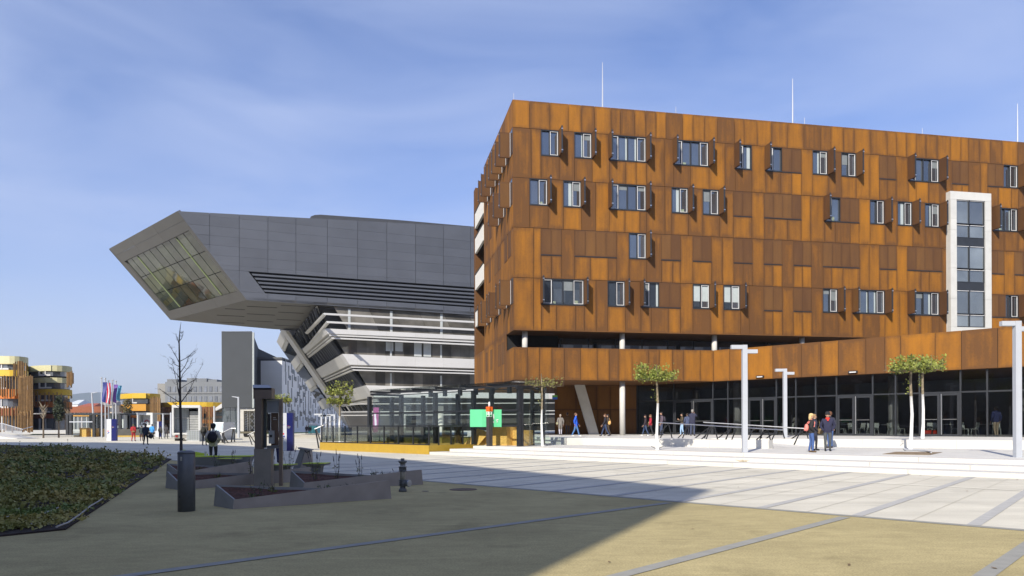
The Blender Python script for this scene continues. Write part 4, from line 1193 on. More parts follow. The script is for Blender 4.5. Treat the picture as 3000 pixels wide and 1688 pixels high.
sb(MB(), PS0 - .15, PS0, PN0 - .1, PN1 + .1, PZT - .05, PZT + .1).build('end_beam', BLACK, pav)
for k in range(6):
    s = PS0 + 5 + k * 1.45
    sb(MB(), s, s + .22, PN0 + .9, PN0 + 1.1, PZT - .28, PZT + .1).build('spotlight', BLACK, pav)
GREEN = flat('green_sign_film', 94, 190, 138, .4, var=.04)
for k, (xa, xb) in enumerate(((1377, 1412), (1412, 1469))):
    q = [PL(x, y, SN(0, PN0 - .1), g2) for x, y in ((xa, 1200), (xb, 1200), (xb, 1251), (xa, 1251))]
    MB().slab(q, g2 * .02).build('green_panel', GREEN if k else flat('green_sign_film_b', 100, 198, 146, .4, var=.03), pav)
mbq = MB()
for pts in (((1444, 1212), (1447, 1214), (1448, 1226), (1445, 1232)), ((1443, 1234), (1447, 1234), (1447, 1239), (1443, 1239)), ((1453, 1230), (1459, 1228), (1460, 1231), (1454, 1233)), ((1455, 1235), (1459, 1234), (1457, 1238), (1455, 1238))):
    mbq.slab([PL(x, y, SN(0, PN0 - .125), g2) for x, y in pts], g2 * .01)
mbq.build('white_symbol', WHITEF, pav)
# boarding and boxes inside
OSB = flat('chipboard', 205, 160, 84, .8, var=.25, scale=14)
for i, (s, w, n_, d, h) in enumerate(((-30.4, 1.5, 29.7, 1.1, 1.1), (-28.9, .9, 30.2, .8, .9), (-31.6, .8, 30.0, .6, .7))):
    o = sb(MB(), s, s + w, n_, n_ + d, ZL + .005, ZL + h).build('chipboard_box', OSB)
    tag(o, ('large', 'medium', 'small')[i] + ' chipboard crate standing inside the glass pavilion', 'crate', 'chipboard crates in the pavilion')
bp0 = SN(-32.4, 29.5, ZL + .01)
o = MB().slab([bp0, bp0 + g1 * 1.3, bp0 + g1 * 1.9 + V((0, 0, .75)) + g2 * .3, bp0 + g1 * .9 + V((0, 0, 1.0)) + g2 * .3], g2 * .04).build('leaning_board', OSB)
tag(o, 'chipboard sheet leaning behind the pavilion glass', 'board')
# yellow plinth and its railing
pl = thing('yellow_plinth', 'bright yellow low plinth wall under the dark railing', 'plinth wall', SN(-37.5, 26, 0), worldparts=True)
PA0, PA1, PB0 = -43.3, -31.55, 26.0
q = PA0
for k in range(6):
    e = PA0 + (PA1 - PA0) * (k + 1) / 6
    sb(MB(), q + .004, e - .004, PB0, PB0 + .25, .004, .52).build('plinth_panel', YEL, pl); q = e
sb(MB(), PA1 - .25, PA1, PB0 + .255, 29.6, .004, .518).build('plinth_panel', YEL, pl)
sb(MB(), PA0, PA0 + .25, PB0 + .255, 31.5, .004, .518).build('plinth_panel', YEL, pl)
sb(MB(), PA0 + .26, PA1 - .26, PN1 + .1, PN1 + .35, .004, .9).build('rear_wall', flat('yellow_rear_wall', 120, 102, 44), pl)
sb(MB(), PA0 + .26, PA1 - .26, PB0 + .26, 31.3, .004, .1).build('stair_floor', WCONC, pl)
rl = thing('pavilion_railing', 'black steel railing with tinted glass infill on the yellow plinth', 'railing', SN(-37.5, 26.1, .52), worldparts=True)
RG = glass_mat('tinted_rail_glass', (.55, .58, .55), .04, .5)
RZ = 1.62
s = PA0 + .1; step = (PA1 - PA0 - .2) / 8
for k in range(9):
    sb(MB(), s - .035, s + .035, PB0 + .06, PB0 + .13, .52, RZ).build('post', BLACK, rl)
    if k < 8:
        sb(MB(), s + .06, s + step - .06, PB0 + .09, PB0 + .105, .62, RZ - .05).build('infill_glass', RG, rl)
    s += step
sb(MB(), PA0 + .05, PA1 - .05, PB0 + .05, PB0 + .14, RZ, RZ + .05).build('top_rail', BLACK, rl)
sb(MB(), PA0 + .05, PA1 - .05, PB0 + .06, PB0 + .13, .525, .585).build('bottom_rail', BLACK, rl)
n_ = PB0 + .2
for k in range(3):
    sb(MB(), PA1 - .14, PA1 - .07, n_ + .6, n_ + .67, .52, RZ).build('post', BLACK, rl)
    sb(MB(), PA1 - .11, PA1 - .095, n_ - .05, n_ + .58, .62, RZ - .05).build('infill_glass', RG, rl); n_ += .95
sb(MB(), PA1 - .15, PA1 - .06, PB0 + .142, 28.9, RZ, RZ + .05).build('top_rail', BLACK, rl)
# emergency call column
p = G(1434, 1307, ZL)
em = thing('emergency_column', 'dark emergency call column with orange telephone head and white beacon', 'emergency column', p, rz=math.radians(42))
hgt = (1307 - 1177) / FPX * p.y
MB().box(-.13, .13, -.13, .13, 0, hgt * .66).build('pillar', flat('column_anthracite', 62, 58, 58, .4), em)
MB().box(-.115, .115, -.115, .115, hgt * .66, hgt * .78).build('pictogram_block', M('white_film', (.75, .77, .75), .4), em)
MB().box(-.14, .14, -.14, .14, hgt * .78, hgt * .885).build('telephone_head', flat('signal_orange', 238, 100, 28, .4, var=.04), em)
MB().lathe([(.06, hgt * .886), (.065, hgt * .93), (.05, hgt * .985), (.02, hgt)], 14).build('beacon', WHITEF, em, True)
gp, bkp = flat('pictogram_green', 30, 130, 60), flat('pictogram_black', 24, 20, 20)
for a in (0, math.pi / 2, -math.pi / 2):
    R = Matrix.Rotation(a, 4, 'Z')
    MB(R).box(-.08, .08, -.118, -.116, hgt * .67, hgt * .71).build('green_pictogram', gp, em)
    MB(R).box(-.07, -.0, -.118, -.116, hgt * .725, hgt * .765).build('green_pictogram', gp, em)
    MB(R).path([(-.03, -.143, hgt * .86), (-.075, -.143, hgt * .835), (-.045, -.143, hgt * .8), (.02, -.143, hgt * .79)], [.014, .02, .02, .014], 5).build('handset_symbol', bkp, em)

# ================================================================== STREET LAMPS
def lamp(px, py, z, top_y, label, group=None):
    p = G(px, py, z); h = (py - top_y) / FPX * p.y
    t = thing('street_lamp', label, 'street lamp', p, group)
    MB().box(-.105, .105, -.09, .09, 0, h).build('post', LAMPW, t)
    MB().box(-.58, -.107, -.08, .08, h - .17, h - .004).build('arm', LAMPW, t)
    MB().box(.107, .55, -.08, .08, h - .36, h - .2).build('arm', LAMPW, t)
    for x0, x1, zz in ((-.55, -.18, h - .172), (.16, .52, h - .362)):
        MB().box(x0, x1, -.07, .07, zz - .006, zz - .001).build('lens', CURTAIN, t)
    MB().box(-.17, .17, -.15, .15, 0, .012).build('base_plate', LAMPW, t)
lamp(2182, 1325.5, ZL, 1011, 'tall white two-armed square lamp post on the lower terrace beside the ramp wall')
lamp(2300, 1281, ZU, 1080.5, 'white two-armed lamp post on the upper terrace behind the handrails')
lamp(2981, 1340, ZL, 941, 'tall white two-armed lamp post beside the tree pit at the terrace steps')
for px, ty in ((942, 1212), (955, 1216), (967, 1216), (980, 1214)):
    p = V((AT(px, 1244, 92).x, 92, 0)); h = AT(px, ty, 92).z
    t = thing('street_lamp', 'slim white one-armed lamp in a row of four before the leaning library', 'street lamp', p, 'row of four slim lamps')
    MB().box(-.1, .1, -.1, .1, 0, h).build('post', LAMPW, t)
    MB().box(-.95, -.102, -.1, .1, h - .2, h - .003).build('arm', LAMPW, t)
def slim(px, base_y, top_y, D, label, arm=0, lean=0.0):
    b = V((AT(px, 1244, D).x, D, 0)); h = AT(px, top_y, D).z
    t = thing('street_lamp', label, 'street lamp', b)
    MB().tube((0, 0, 0), (lean, 0, h), .17, .12, 10).build('post', LAMPW, t)
    if arm: MB().tube((lean, 0, h - .1), (lean + arm, 0, h + .05), .08, .05, 6).build('arm', LAMPW, t)
slim(699, 1270, 1163, 98, 'white curved-head lamp in front of the grey tower', -.9)
slim(277, 1270, 1150, 120, 'leaning white lamp mast beside the flags', 1.0, -.45)
slim(478, 1280, 1212, 105, 'short white lamp post before the brown slatted block, next to the white pylon')
slim(501, 1280, 1209, 105, 'short white lamp post next to the open truck')
slim(628, 1280, 1190, 104, 'slender white pole beside the tower canopy')

# ================================================================== HANDRAILS WITH SPLAYED LEGS
def handrail(label, pts, legs, group=None, r=.03):
    t = thing('handrail', label, 'handrail', V((pts[0].x, pts[0].y, legs[0][1].z)), group, worldparts=True)
    MB().path(pts, [r] * len(pts), 8).build('rail', STEEL, t)
    for a, b, w in legs:
        MB().path([a, b], [w, w * 1.15], 4).build('leg', BLACK, t)
def rail_on(label, a, b, za, zb, nl_, group=None, off=V((0, 0, 0))):
    """a, b: ground line; rail .92 m above"""
    A, Bv = a + V((0, 0, za + .92)), b + V((0, 0, zb + .92))
    legs = []; d = (b - a).normalized(); side = V((-d.y, d.x, 0))
    for k in range(nl_):
        t = (k + .35) / nl_
        c = A.lerp(Bv, t); zg = za + (zb - za) * t
        for du, dv in ((-1.0, .12), (-.35, -.1), (.42, .1)):
            if random.random() < .9:
                legs.append((c + V((0, 0, -.07)) + d * (.2 if du < -.5 else .25 if du > 0 else 0), V((c.x, c.y, zg + .005)) + d * du + side * dv, .032))
    handrail(label, [A, Bv], legs, group)
f0, f1 = G(1929, 1283, ZU), V((WL_b.x, WL_b.y, 0)) + back + g1 * .5
rail_on('steel ramp handrail with splayed black legs along the low retaining wall', V((f0.x, f0.y, 0)), f1, ZU, ZL, 5)
rail_on('steel ramp handrail with splayed black legs on the far edge of the ramp', WR_a + dR * -.2, WR_a + dR * 6.0, ZU, ZL, 5)
handrail('bent handrail with splayed legs behind the man with the backpack', [AT(649.7, 1269, 67), AT(677, 1255, 67), AT(691, 1256, 67)],
         [(AT(650, 1270, 67), G(659, 1300), .06), (AT(651, 1269, 67), G(667.6, 1297.5), .06), (AT(683, 1257, 67), G(678, 1295), .06), (AT(686, 1257, 67), G(687, 1294), .06), (AT(655, 1267, 67), G(655, 1298), .06)])
handrail('handrail with splayed legs partly behind the telephone booth', [AT(725.6, 1274.5, 62), AT(748, 1263, 62), AT(770, 1262, 62)],
         [(AT(728, 1274, 62), G(738.7, 1303.5), .05), (AT(731, 1273, 62), G(749, 1301), .05), (AT(760, 1263, 62), G(764, 1301), .05)])
handrail('handrail at the end of the yellow plinth', [AT(923, 1257, 52), AT(950, 1244.6, 52), AT(992, 1225, 56)],
         [(AT(924, 1257, 52), G(934, 1313.5), .05), (AT(926, 1257, 52), G(944, 1307), .05), (AT(960, 1241, 52), G(956, 1306), .05)])

# ================================================================== FOREGROUND FURNITURE
CORK = M('planter_plate', (0.295, 0.255, 0.225), .6, .13, 2.2)
CORE = M('planter_end_plate', (0.235, 0.235, 0.23), .55, .12, 2.2)
SOIL = M('red_brown_mulch', (0.075, 0.032, 0.022), .95, .5, 18, bump=.8, bscale=40)
def planter(label, A, B, C, hA, hB, hC, hD):
    """wedge planter: A front-left, B back-left, C tip; low at A, high at B and at the tip"""
    t = thing('wedge_planter', label, 'planter', A, 'wedge planters in the shade', worldparts=True)
    ctr = (A + B + C) / 3
    th = .035
    ins = lambda p, h, k: p.lerp(ctr, k) + V((0, 0, h))
    oA, oB, oC = ins(A, hA, .022), ins(B, hB, .03), ins(C, hC, .016)
    def sheet(pts, name, mat):
        inner = [V((p.x, p.y, 0)).lerp(ctr, .03) + V((0, 0, p.z)) for p in pts]
        MB().prism(pts, inner).build(name, mat, t)
    sheet([A, C, oC, oA], 'front_plate', CORK)
    sheet([A, oA, oB, B], 'end_plate', CORE)
    C2, oC2 = C.lerp(ctr, .05), ins(C, hD, .06)
    sheet([B, oB, oC2, C2], 'back_plate', CORE)
    a, b, c = (x.lerp(ctr, .07) for x in (A, B, C))
    mb = MB(); N = 10
    grid = {}
    for i in range(N + 1):
        for j in range(N + 1 - i):
            u, v = i / N, j / N
            p = a * (1 - u - v) + b * u + c * v
            z = (hA * (1 - u - v) + hB * u + min(hD, .3) * v) - .06 + random.uniform(-.018, .018)
            grid[i, j] = p + V((0, 0, z))
    for i in range(N):
        for j in range(N - i):
            mb.face(grid[i, j], grid[i + 1, j], grid[i, j + 1])
            if i + j < N - 1: mb.face(grid[i + 1, j], grid[i + 1, j + 1], grid[i, j + 1])
    mb.build('soil', SOIL, t, True)
    return a, b, c
P_ = []
P_.append(planter('long wedge planter with mulch, the one beside the grey bollard and the hydrant', G(681.9, 1492.8), G(625.8, 1482.7), G(1147, 1461.4), .2, .45, .43, .2))
P_.append(planter('wedge planter just behind the grey bollard', G(520, 1436), G(484.4, 1430), G(916, 1409), .2, .45, .43, .2))
P_.append(planter('wedge planter between the green bench and the middle planter', G(525, 1403), G(486, 1398), G(740, 1386), .2, .45, .43, .2))
P_.append(planter('wedge planter behind the hydrant', G(888, 1437), G(848, 1427), G(1239.4, 1420), .2, .45, .43, .2))
# little plants in the planters
LEAFG = M('leaf_green', (.055, .085, .022), .7, .4, 9); LEAFY = M('leaf_yellow_green', (.13, .14, .03), .7, .35, 9); SEED = M('seed_head', (.06, .05, .055), .8, .2)
def sprig(p, h, n_st, mat, lab, lsz=.05, spike=False):
    t = thing('planter_sprig', lab, 'plant', p, 'young plants in the wedge planters')
    mb, ms, ml = MB(), MB(), MB()
    for _ in range(n_st):
        a = random.uniform(0, 6.28); r = random.uniform(.02, .14)
        tip = V((math.cos(a) * r * 1.6, math.sin(a) * r * 1.6, h * random.uniform(.65, 1)))
        b = V((math.cos(a) * r * .3, math.sin(a) * r * .3, -.03)); mid = b.lerp(tip, .5) + V((random.uniform(-.02, .02), random.uniform(-.02, .02), .02))
        mb.path([b, mid, tip], [.006, .005, .003], 4)
        if spike: ms.path([tip, tip + (tip - mid).normalized() * h * .22], [.014, .006], 5)
        for k in range(9):
            q = b.lerp(tip, random.uniform(.1, .8)) + V((random.uniform(-.05, .05), random.uniform(-.05, .05), 0))
            ml.leaf(q, lsz * random.uniform(.7, 1.3))
    mb.build('stem', SEED, t); ml.build('foliage', mat, t)
    if spike: ms.build('seed_head', SEED, t)
spots = [(0, .18, .3, .33, 3, LEAFG, 0), (0, .3, .55, .22, 4, LEAFY, 0), (0, .6, .2, .2, 4, LEAFG, 0), (0, .75, .12, .22, 5, LEAFG, 0), (0, .1, .12, .12, 5, LEAFG, 0),
         (1, .55, .2, .6, 4, LEAFY, 0), (1, .3, .35, .16, 5, LEAFY, 0), (1, .72, .12, .5, 5, LEAFG, 1), (1, .85, .06, .8, 5, LEAFY, 1),
         (2, .55, .2, .55, 4, LEAFG, 1), (2, .75, .12, .55, 4, LEAFG, 1), (2, .3, .3, .15, 5, LEAFY, 0),
         (3, .12, .35, .65, 5, LEAFY, 1), (3, .3, .3, .7, 4, LEAFY, 1), (3, .5, .2, .6, 4, LEAFY, 1), (3, .62, .15, .28, 6, LEAFG, 0), (3, .7, .12, .24, 6, LEAFG, 0), (3, .82, .07, .3, 4, LEAFG, 1)]
for pi, v, u, h, nst, mt, sp in spots:
    a, b, c = P_[pi]
    p = a * (1 - u - v) + b * u + c * v; p.z = .2 + .12 * u
    kind = 'leggy seed-headed plant' if sp else ('low leafy plant' if h < .3 else 'upright young leafy plant')
    where = ('in the planter beside the bollard', 'in the middle planter behind the bollard', 'in the planter by the green bench', 'in the planter behind the hydrant')[pi]
    sprig(p, h, nst, mt, kind + ' growing ' + where, .05, bool(sp))
# grey ventilation bollard
p = G(546.5, 1498)
t = thing('bollard', 'thick dark grey cylindrical steel bollard with domed cap', 'bollard', p)
BOLL = M('bollard_paint', (.085, .092, .105), .42, .16, 5)
R_, Hh = .163, 1.14
MB().lathe([(R_, 0), (R_, Hh), (R_ - .004, Hh + .004)], 36).build('shaft', BOLL, t, True)
MB().lathe([(R_ + .003, Hh + .008), (R_ + .002, Hh + .03), (R_ * .9, Hh + .052), (R_ * .6, Hh + .068), (.01, Hh + .075)], 36).build('cap', BOLL, t, True)
MB().box(-.045, -.01, -R_ - .006, -R_ + .02, Hh - .13, Hh - .05).build('plate', M('bollard_plate', (.3, .3, .28), .5), t)
MB().ell((-.06, -R_ + .012, .3), (.014, .012, .022)).build('keyhole', BLACK, t)
# hydrant
p = G(1180, 1441)
t = thing('fire_hydrant', 'grey steel pillar fire hydrant with ribbed collars and side outlets', 'hydrant', p)
HY, HD = M('hydrant_steel', (.26, .25, .22), .4, .15, 8, metal=.5), M('hydrant_iron', (.09, .095, .10), .5, .1)
MB().lathe([(.10, 0), (.105, .05), (.075, .09), (.07, .14)], 20).build('foot', HD, t, True)
MB().lathe([(.07, .1), (.07, .74)], 20).build('pipe', HY, t, True)
for z in (.155, .20, .245, .29):
    MB().lathe([(.105, z), (.105, z + .016)], 20).build('rib', HD, t)
MB().lathe([(.085, .15), (.085, .31)], 20).build('lower_collar', HD, t, True)
MB().lathe([(.11, .52), (.11, .535), (.09, .54), (.1, .58), (.085, .62), (.11, .625), (.11, .64)], 20).build('upper_collar', HD, t, True)
MB().lathe([(.08, .735), (.105, .75), (.11, .77), (.11, .785), (.05, .79), (.045, .85)], 20).build('cap', HD, t, True)
MB().tube((.05, -.03, .23), (.17, -.09, .22), .085, .08, 16).build('lower_outlet', HD, t, True)
MB().tube((.165, -.088, .22), (.19, -.1, .22), .095, .09, 16).build('outlet_cap', M('hydrant_cap', (.35, .36, .38), .3, metal=.6), t)
MB().tube((.03, -.06, .565), (.06, -.15, .565), .055, .05, 14).build('upper_outlet', HD, t, True)
# manhole cover and drain
o = MB().lathe([(.36, .006), (.36, .012)], 32, G(1357, 1435)).build('manhole_cover', M('rusty_cast_iron', (.10, .065, .045), .7, .3, 12)); tag(o, 'round rusty manhole cover in the shaded paving', 'manhole cover')
o = MB().lathe([(.09, .006), (.09, .010)], 16, G(1246, 1440)).build('drain_cover', BLACK); tag(o, 'small dark drain cap beside the hydrant', 'drain cover')
# telephone booth
p = G(765, 1425)
t = thing('telephone_booth', 'tall rusty-brown steel telephone column with an open glass side shelter', 'telephone booth', p, worldparts=True)
BR = M('booth_steel', (.16, .125, .105), .45, .12, 2, metal=.2); BRL = M('booth_concrete_base', (.21, .19, .165), .6, .12, 3); BG = M('booth_grey', (.12, .125, .13), .4, .06)
D0 = p.y
def bq(x0, x1, y0, y1, dep, name, mat, dy=0.0):
    q = [AT(x0, y0, D0 + dy), AT(x1, y0, D0 + dy), AT(x1, y1, D0 + dy), AT(x0, y1, D0 + dy)]
    return MB().slab(q, (-.06 if dep > .2 else 0, dep, 0)).build(name, mat, t)
bq(744, 793.5, 1315.5, 1425, .42, 'base_column', BRL)
bq(746, 766, 1169, 1315, .42, 'upright', BR)
bq(742, 795.5, 1137, 1168.5, .46, 'head', BR)
q = [AT(742, 1136.5, D0), AT(795.5, 1136.5, D0), AT(789, 1128, D0 + .46), AT(740, 1127.5, D0 + .46)]
MB().slab(q, (0, .0, -.05)).build('head_cap', M('booth_cap', (.16, .17, .2), .35), t)
bq(766.5, 781, 1169, 1312, .03, 'side_glass', M('booth_glass', (.09, .105, .11), .15, .05), .3)
bq(782, 822, 1169, 1173, .25, 'shelter_top', BG, .1); bq(782, 822, 1306, 1314, .25, 'shelter_bottom', BG, .1)
bq(817, 826, 1169, 1425, .1, 'front_post', BR, .05)
bq(782, 816.5, 1174, 1209, .03, 'header_plate', M('booth_header', (.16, .17, .18), .4), .12)
bq(794, 815, 1210, 1305, .03, 'notice_board', M('booth_notice', (.115, .07, .045), .5, .2, 3), .3)
bq(787, 800, 1262, 1300, .14, 'telephone', M('telephone_grey', (.3, .31, .31), .4), .14)
bq(790, 797, 1274, 1281, .02, 'screen', BLACK, .12)
bq(785, 790, 1213, 1262, .07, 'handset', BLACK, .18)
txt = M('notice_print', (.5, .48, .45), .6)
for k, (a, b, y) in enumerate(((800, 808, 1223), (800, 811, 1228))):
    bq(a, b, y, y + 2, .005, 'notice_lettering', txt, .29)
# lime benches, stool tables and leaning fountain
LIME = flat('lime_green_paint', 176, 196, 30, .45, var=.04); BCON = M('bench_concrete', (.17, .175, .175), .7, .06, 2)
a, b = G(566, 1366), G(726, 1364)
t = thing('lime_bench', 'long dark bench with a lime green top and raised green back panel', 'bench', a, worldparts=True)
d = (b - a).normalized(); w = V((-d.y, d.x, 0)) * .75
MB().prism([a, b, b + w, a + w], [a - d * .1 - w * .1 + V((0, 0, .38)), b + d * .14 - w * .1 + V((0, 0, .38)), b + w + d * .14 + V((0, 0, .38)), a + w - d * .1 + V((0, 0, .38))]).build('bench_body', BCON, t)
MB().slab([a - d * .1 - w * .1 + V((0, 0, .382)), b + d * .14 - w * .1 + V((0, 0, .382)), b + w + d * .14 + V((0, 0, .382)), a + w - d * .1 + V((0, 0, .382))], (0, 0, .03)).build('bench_top', LIME, t)
D1 = a.y + .7
MB().prism([AT(536, 1342, D1), AT(609, 1344, D1), AT(609, 1330, D1 + .15), AT(536, 1317, D1 + .15)], [AT(536, 1342, D1) + V((0, .15, 0)), AT(609, 1344, D1) + V((0, .15, 0)), AT(609, 1330, D1 + .25), AT(536, 1317, D1 + .25)]).build('back_panel', LIME, t)
MB().box(a.x + .3, a.x + .37, D1 - .3, D1 - .23, .41, .6).build('bottle', WHITEF).update_tag()
o = bpy.data.objects['bottle']; tag(o, 'small white bottle standing on the lime bench', 'bottle')
for i, (xc, yb, wpx, ht_, lab) in enumerate(((672, 1367, 57, 20, 'lime topped stool table in front of the long green bench'), (829, 1385, 69, 20, 'lime topped stool table beside the telephone booth'), (927, 1388, 67, 26, 'lime topped stool table beside the leaning fountain slab'))):
    c = G(xc, yb); k = c.y / FPX; hw = wpx * k / 2; h = (ht_ * k) * 1.15
    t = thing('stool_table', lab, 'stool', c)
    MB().prism([V((-hw * .45, -.15, 0)), V((hw * .45, -.15, 0)), V((hw * .35, .3, 0)), V((-hw * .4, .3, 0))], [V((-hw * .8, -.2, h - .06)), V((hw * .5, -.2, h - .06)), V((hw * .45, .35, h - .06)), V((-hw * .7, .35, h - .06))]).build('pedestal', BCON, t)
    MB().prism([V((-hw, -.25, h - .055)), V((hw * .9, -.3, h - .055)), V((hw, .35, h - .055)), V((-hw * .8, .4, h - .055))], [V((-hw * 1.03, -.28, h)), V((hw * .92, -.32, h)), V((hw * 1.02, .37, h)), V((-hw * .82, .42, h))]).build('seat_slab', BCON, t)
    MB().slab([V((-hw * 1.02, -.27, h + .002)), V((hw * .91, -.31, h + .002)), V((hw * 1.01, .36, h + .002)), V((-hw * .81, .41, h + .002))], (0, 0, .018)).build('lime_top', LIME, t)
c = G(880, 1378); D2 = c.y
t = thing('fountain_slab', 'leaning grey fountain slab with hooked steel top among the stool tables', 'fountain', c, worldparts=True)
MB().slab([AT(857, 1377, D2), AT(876, 1377, D2), AT(894, 1316, D2), AT(880, 1312, D2)], (0, .35, 0)).build('leaning_plate', BCON, t)
MB().slab([AT(877, 1377, D2 + .02), AT(912, 1377, D2 + .02), AT(908, 1318, D2 + .02), AT(895, 1316, D2 + .02)], (0, .3, 0)).build('back_plate', CORK, t)
MB().slab([AT(871, 1311, D2 - .02), AT(910, 1317, D2 - .02), AT(910, 1320, D2 - .02), AT(874, 1316, D2 - .02)], (0, .4, 0)).build('top_plate', CORE, t)
MB().path([AT(893, 1320, D2 - .05), AT(898, 1326, D2 - .05), AT(908, 1321, D2 - .05)], [.02, .02, .02], 6).build('spout', BLACK, t)

# ================================================================== INFORMATION PYLONS
NAVY = flat('navy_panel', 34, 42, 112, .45, var=.03); PYW = M('pylon_white', (.5, .52, .56), .5, .03)
def pylon(x0, x1, x2, y0, y1, label, marks=True):
    p = G((x0 + x2) / 2, y1); D = p.y
    t = thing('information_pylon', label, 'pylon', p, 'white and navy information pylons', worldparts=True)
    zt = AT(x0, y0, D).z
    a, b, c = AT(x0, y1, D + .5), AT(x1, y1, D), AT(x2, y1, D + .3)
    for v in (a, b, c): v.z = 0
    up = V((0, 0, zt)); inn = V((0, .35, 0))
    MB().prism([a, b, b + inn, a + inn], [x + up for x in (a, b, b + inn, a + inn)]).build('white_face', PYW, t)
    MB().prism([b + V((.01, 0, 0)), c, c + inn, b + inn + V((.01, 0, 0))], [x + up for x in (b + V((.01, 0, 0)), c, c + inn, b + inn + V((.01, 0, 0)))]).build('navy_face', NAVY, t)
    if marks:
        d = (c - b); n_ = V((d.y, -d.x, 0)).normalized() * .01
        if n_.y > 0: n_ = -n_
        for f0, f1, h0, h1, mm in ((.12, .62, .625, .64, txt), (.12, .5, .6, .612, txt), (.12, .42, .655, .665, flat('pylon_red', 180, 50, 80))):
            MB().slab([b + d * f0 + up * h0 + n_, b + d * f1 + up * h0 + n_, b + d * f1 + up * h1 + n_, b + d * f0 + up * h1 + n_], n_ * .3).build('lettering', mm, t)
        d = (b - a); n_ = V((d.y, -d.x, 0)).normalized() * .01
        if n_.y > 0: n_ = -n_
        for f0, f1, h0, h1, cc in ((.2, .5, .43, .47, (200, 40, 70)), (.3, .62, .36, .40, (60, 70, 150)), (.2, .4, .31, .345, (90, 90, 100)), (.1, .7, .7, .705, (150, 160, 200)), (.1, .6, .68, .685, (150, 160, 200))):
            MB().slab([a + d * f0 + up * h0 + n_, a + d * f1 + up * h0 + n_, a + d * f1 + up * h1 + n_, a + d * f0 + up * h1 + n_], n_ * .3).build('printed_mark', flat('pylon_mark_%d_%d' % (cc[0], cc[1]), *cc), t)
pylon(826, 840, 858, 1210, 1321.5, 'white and navy information pylon beside the telephone booth')
pylon(312, 326, 340, 1228, 1292, 'white and navy information pylon in front of the far glass pavilion')
pylon(455, 465, 474, 1235, 1280, 'small white and navy information pylon near the white container', False)
# ================================================================== FLAGS
def flag(px, ytop, ybot, w, D, stripes, label, seed):
    b = V((AT(px, 1244, D).x, D, 0)); zt = AT(px, ytop, D).z
    t = thing('flag_pole', label, 'flag', b, worldparts=True)
    MB().path([b, b + V((0, 0, zt))], [.11, .08], 8).build('pole', LAMPW, t)
    MB().ell(b + V((0, 0, zt + .12)), (.13, .13, .13)).build('finial', STEEL, t)
    zb = AT(px, ybot, D).z; z1 = zt - .5
    rnd = random.Random(seed)
    ph = rnd.uniform(0, 6)
    n, m = 8, 14
    wid = w * D / FPX
    def fpnt(u, v):
        sway = math.sin(v * 4 + ph + u * 2.5) * .16 * (v + .2)
        return b + V((.14 + u * wid * (1 - .18 * v * u) + .03 * math.sin(v * 5 + ph), sway + .25 * u * math.sin(ph + v * 3), z1 + (zb - z1) * v - .25 * u * v))
    for f0, f1, mat in stripes:
        mb = MB()
        for i in range(n):
            u0, u1 = f0 + (f1 - f0) * i / n, f0 + (f1 - f0) * (i + 1) / n
            for j in range(m):
                mb.face(fpnt(u0, j / m), fpnt(u1, j / m), fpnt(u1, (j + 1) / m), fpnt(u0, (j + 1) / m))
        mb.build('flag_cloth', mat, t, True)
FN, FR, FW, FPu, FTe = flat('flag_navy', 38, 48, 120), flat('flag_red', 190, 24, 50), flat('flag_white', 225, 225, 232), flat('flag_violet', 104, 70, 150), flat('flag_teal', 80, 150, 180)
flag(298, 1110, 1176, 11, 104, [(0, 1, FN)], 'navy blue banner flag on a tall white pole', 1)
flag(309, 1112, 1180, 13, 105, [(0, .33, FR), (.33, .67, FW), (.67, 1, FR)], 'red white red national banner flag', 2)
flag(330.5, 1117, 1178, 10, 106, [(0, 1, FPu)], 'violet banner flag between the red and teal flags', 3)
flag(340, 1120, 1172, 12, 107, [(0, 1, FTe)], 'pale teal banner flag', 4)
b = V((AT(318.5, 1244, 105.6).x, 105.6, 0))
o = MB().path([b, b + V((0, 0, AT(318, 1114, 105.6).z))], [.11, .08], 8).build('bare_flag_pole', LAMPW); tag(o, 'bare white flag pole behind the red and white flag', 'flag pole')

# ================================================================== FAR PAVILION, CONTAINERS, TRUCKS
D = 112
fpv = thing('small_glass_pavilion', 'second small glass pavilion with dark frame behind the white and navy pylon', 'pavilion', V((AT(270, 1244, D).x, D, 0)), worldparts=True)
def fx(px, d=D): return AT(px, 1244, d).x
zt = AT(270, 1211, D).z
MB().box(fx(190), fx(352), D, D + 5, zt - .25, zt).build('roof', BLACK, fpv)
for px in (196, 206, 274, 350): MB().box(fx(px) - .2, fx(px) + .2, D, D + .4, 0, zt - .26).build('steel_post', BLACK, fpv)
for px in (215, 240, 300, 330): MB().box(fx(px) - .2, fx(px) + .2, D + 4.5, D + 4.9, 0, zt - .26).build('steel_post', BLACK, fpv)
for a, b in ((196, 235), (235, 274), (274, 312), (312, 350)):
    MB().box(fx(a) + .25, fx(b) - .25, D + .1, D + .13, .1, zt - .3).build('glass_pane', GLASS, fpv)
MB().box(fx(204), fx(272), D - .1, D, AT(270, 1236, D).z - .08, AT(270, 1236, D).z + .08).build('light_rail', LAMPW, fpv)
for i, (a, b, y) in enumerate(((216, 236, 1254), (250, 263, 1255), (283, 296, 1257))):
    o = MB().box(fx(a), fx(b), D + 1.5, D + 2.6, 0.005, AT(a, y, D).z).build('chipboard_box', OSB); tag(o, ('wide', 'narrow', 'small square')[i] + ' chipboard crate standing in the far pavilion', 'crate', 'crates in the far pavilion')
o = MB().box(fx(352), fx(440), D - 1, D - .8, 0.005, AT(400, 1257, D).z).build('site_fence', M('fence_cloth', (.07, .07, .065), .8, .3, .8)); tag(o, 'low dark construction fence in front of the white containers', 'fence')
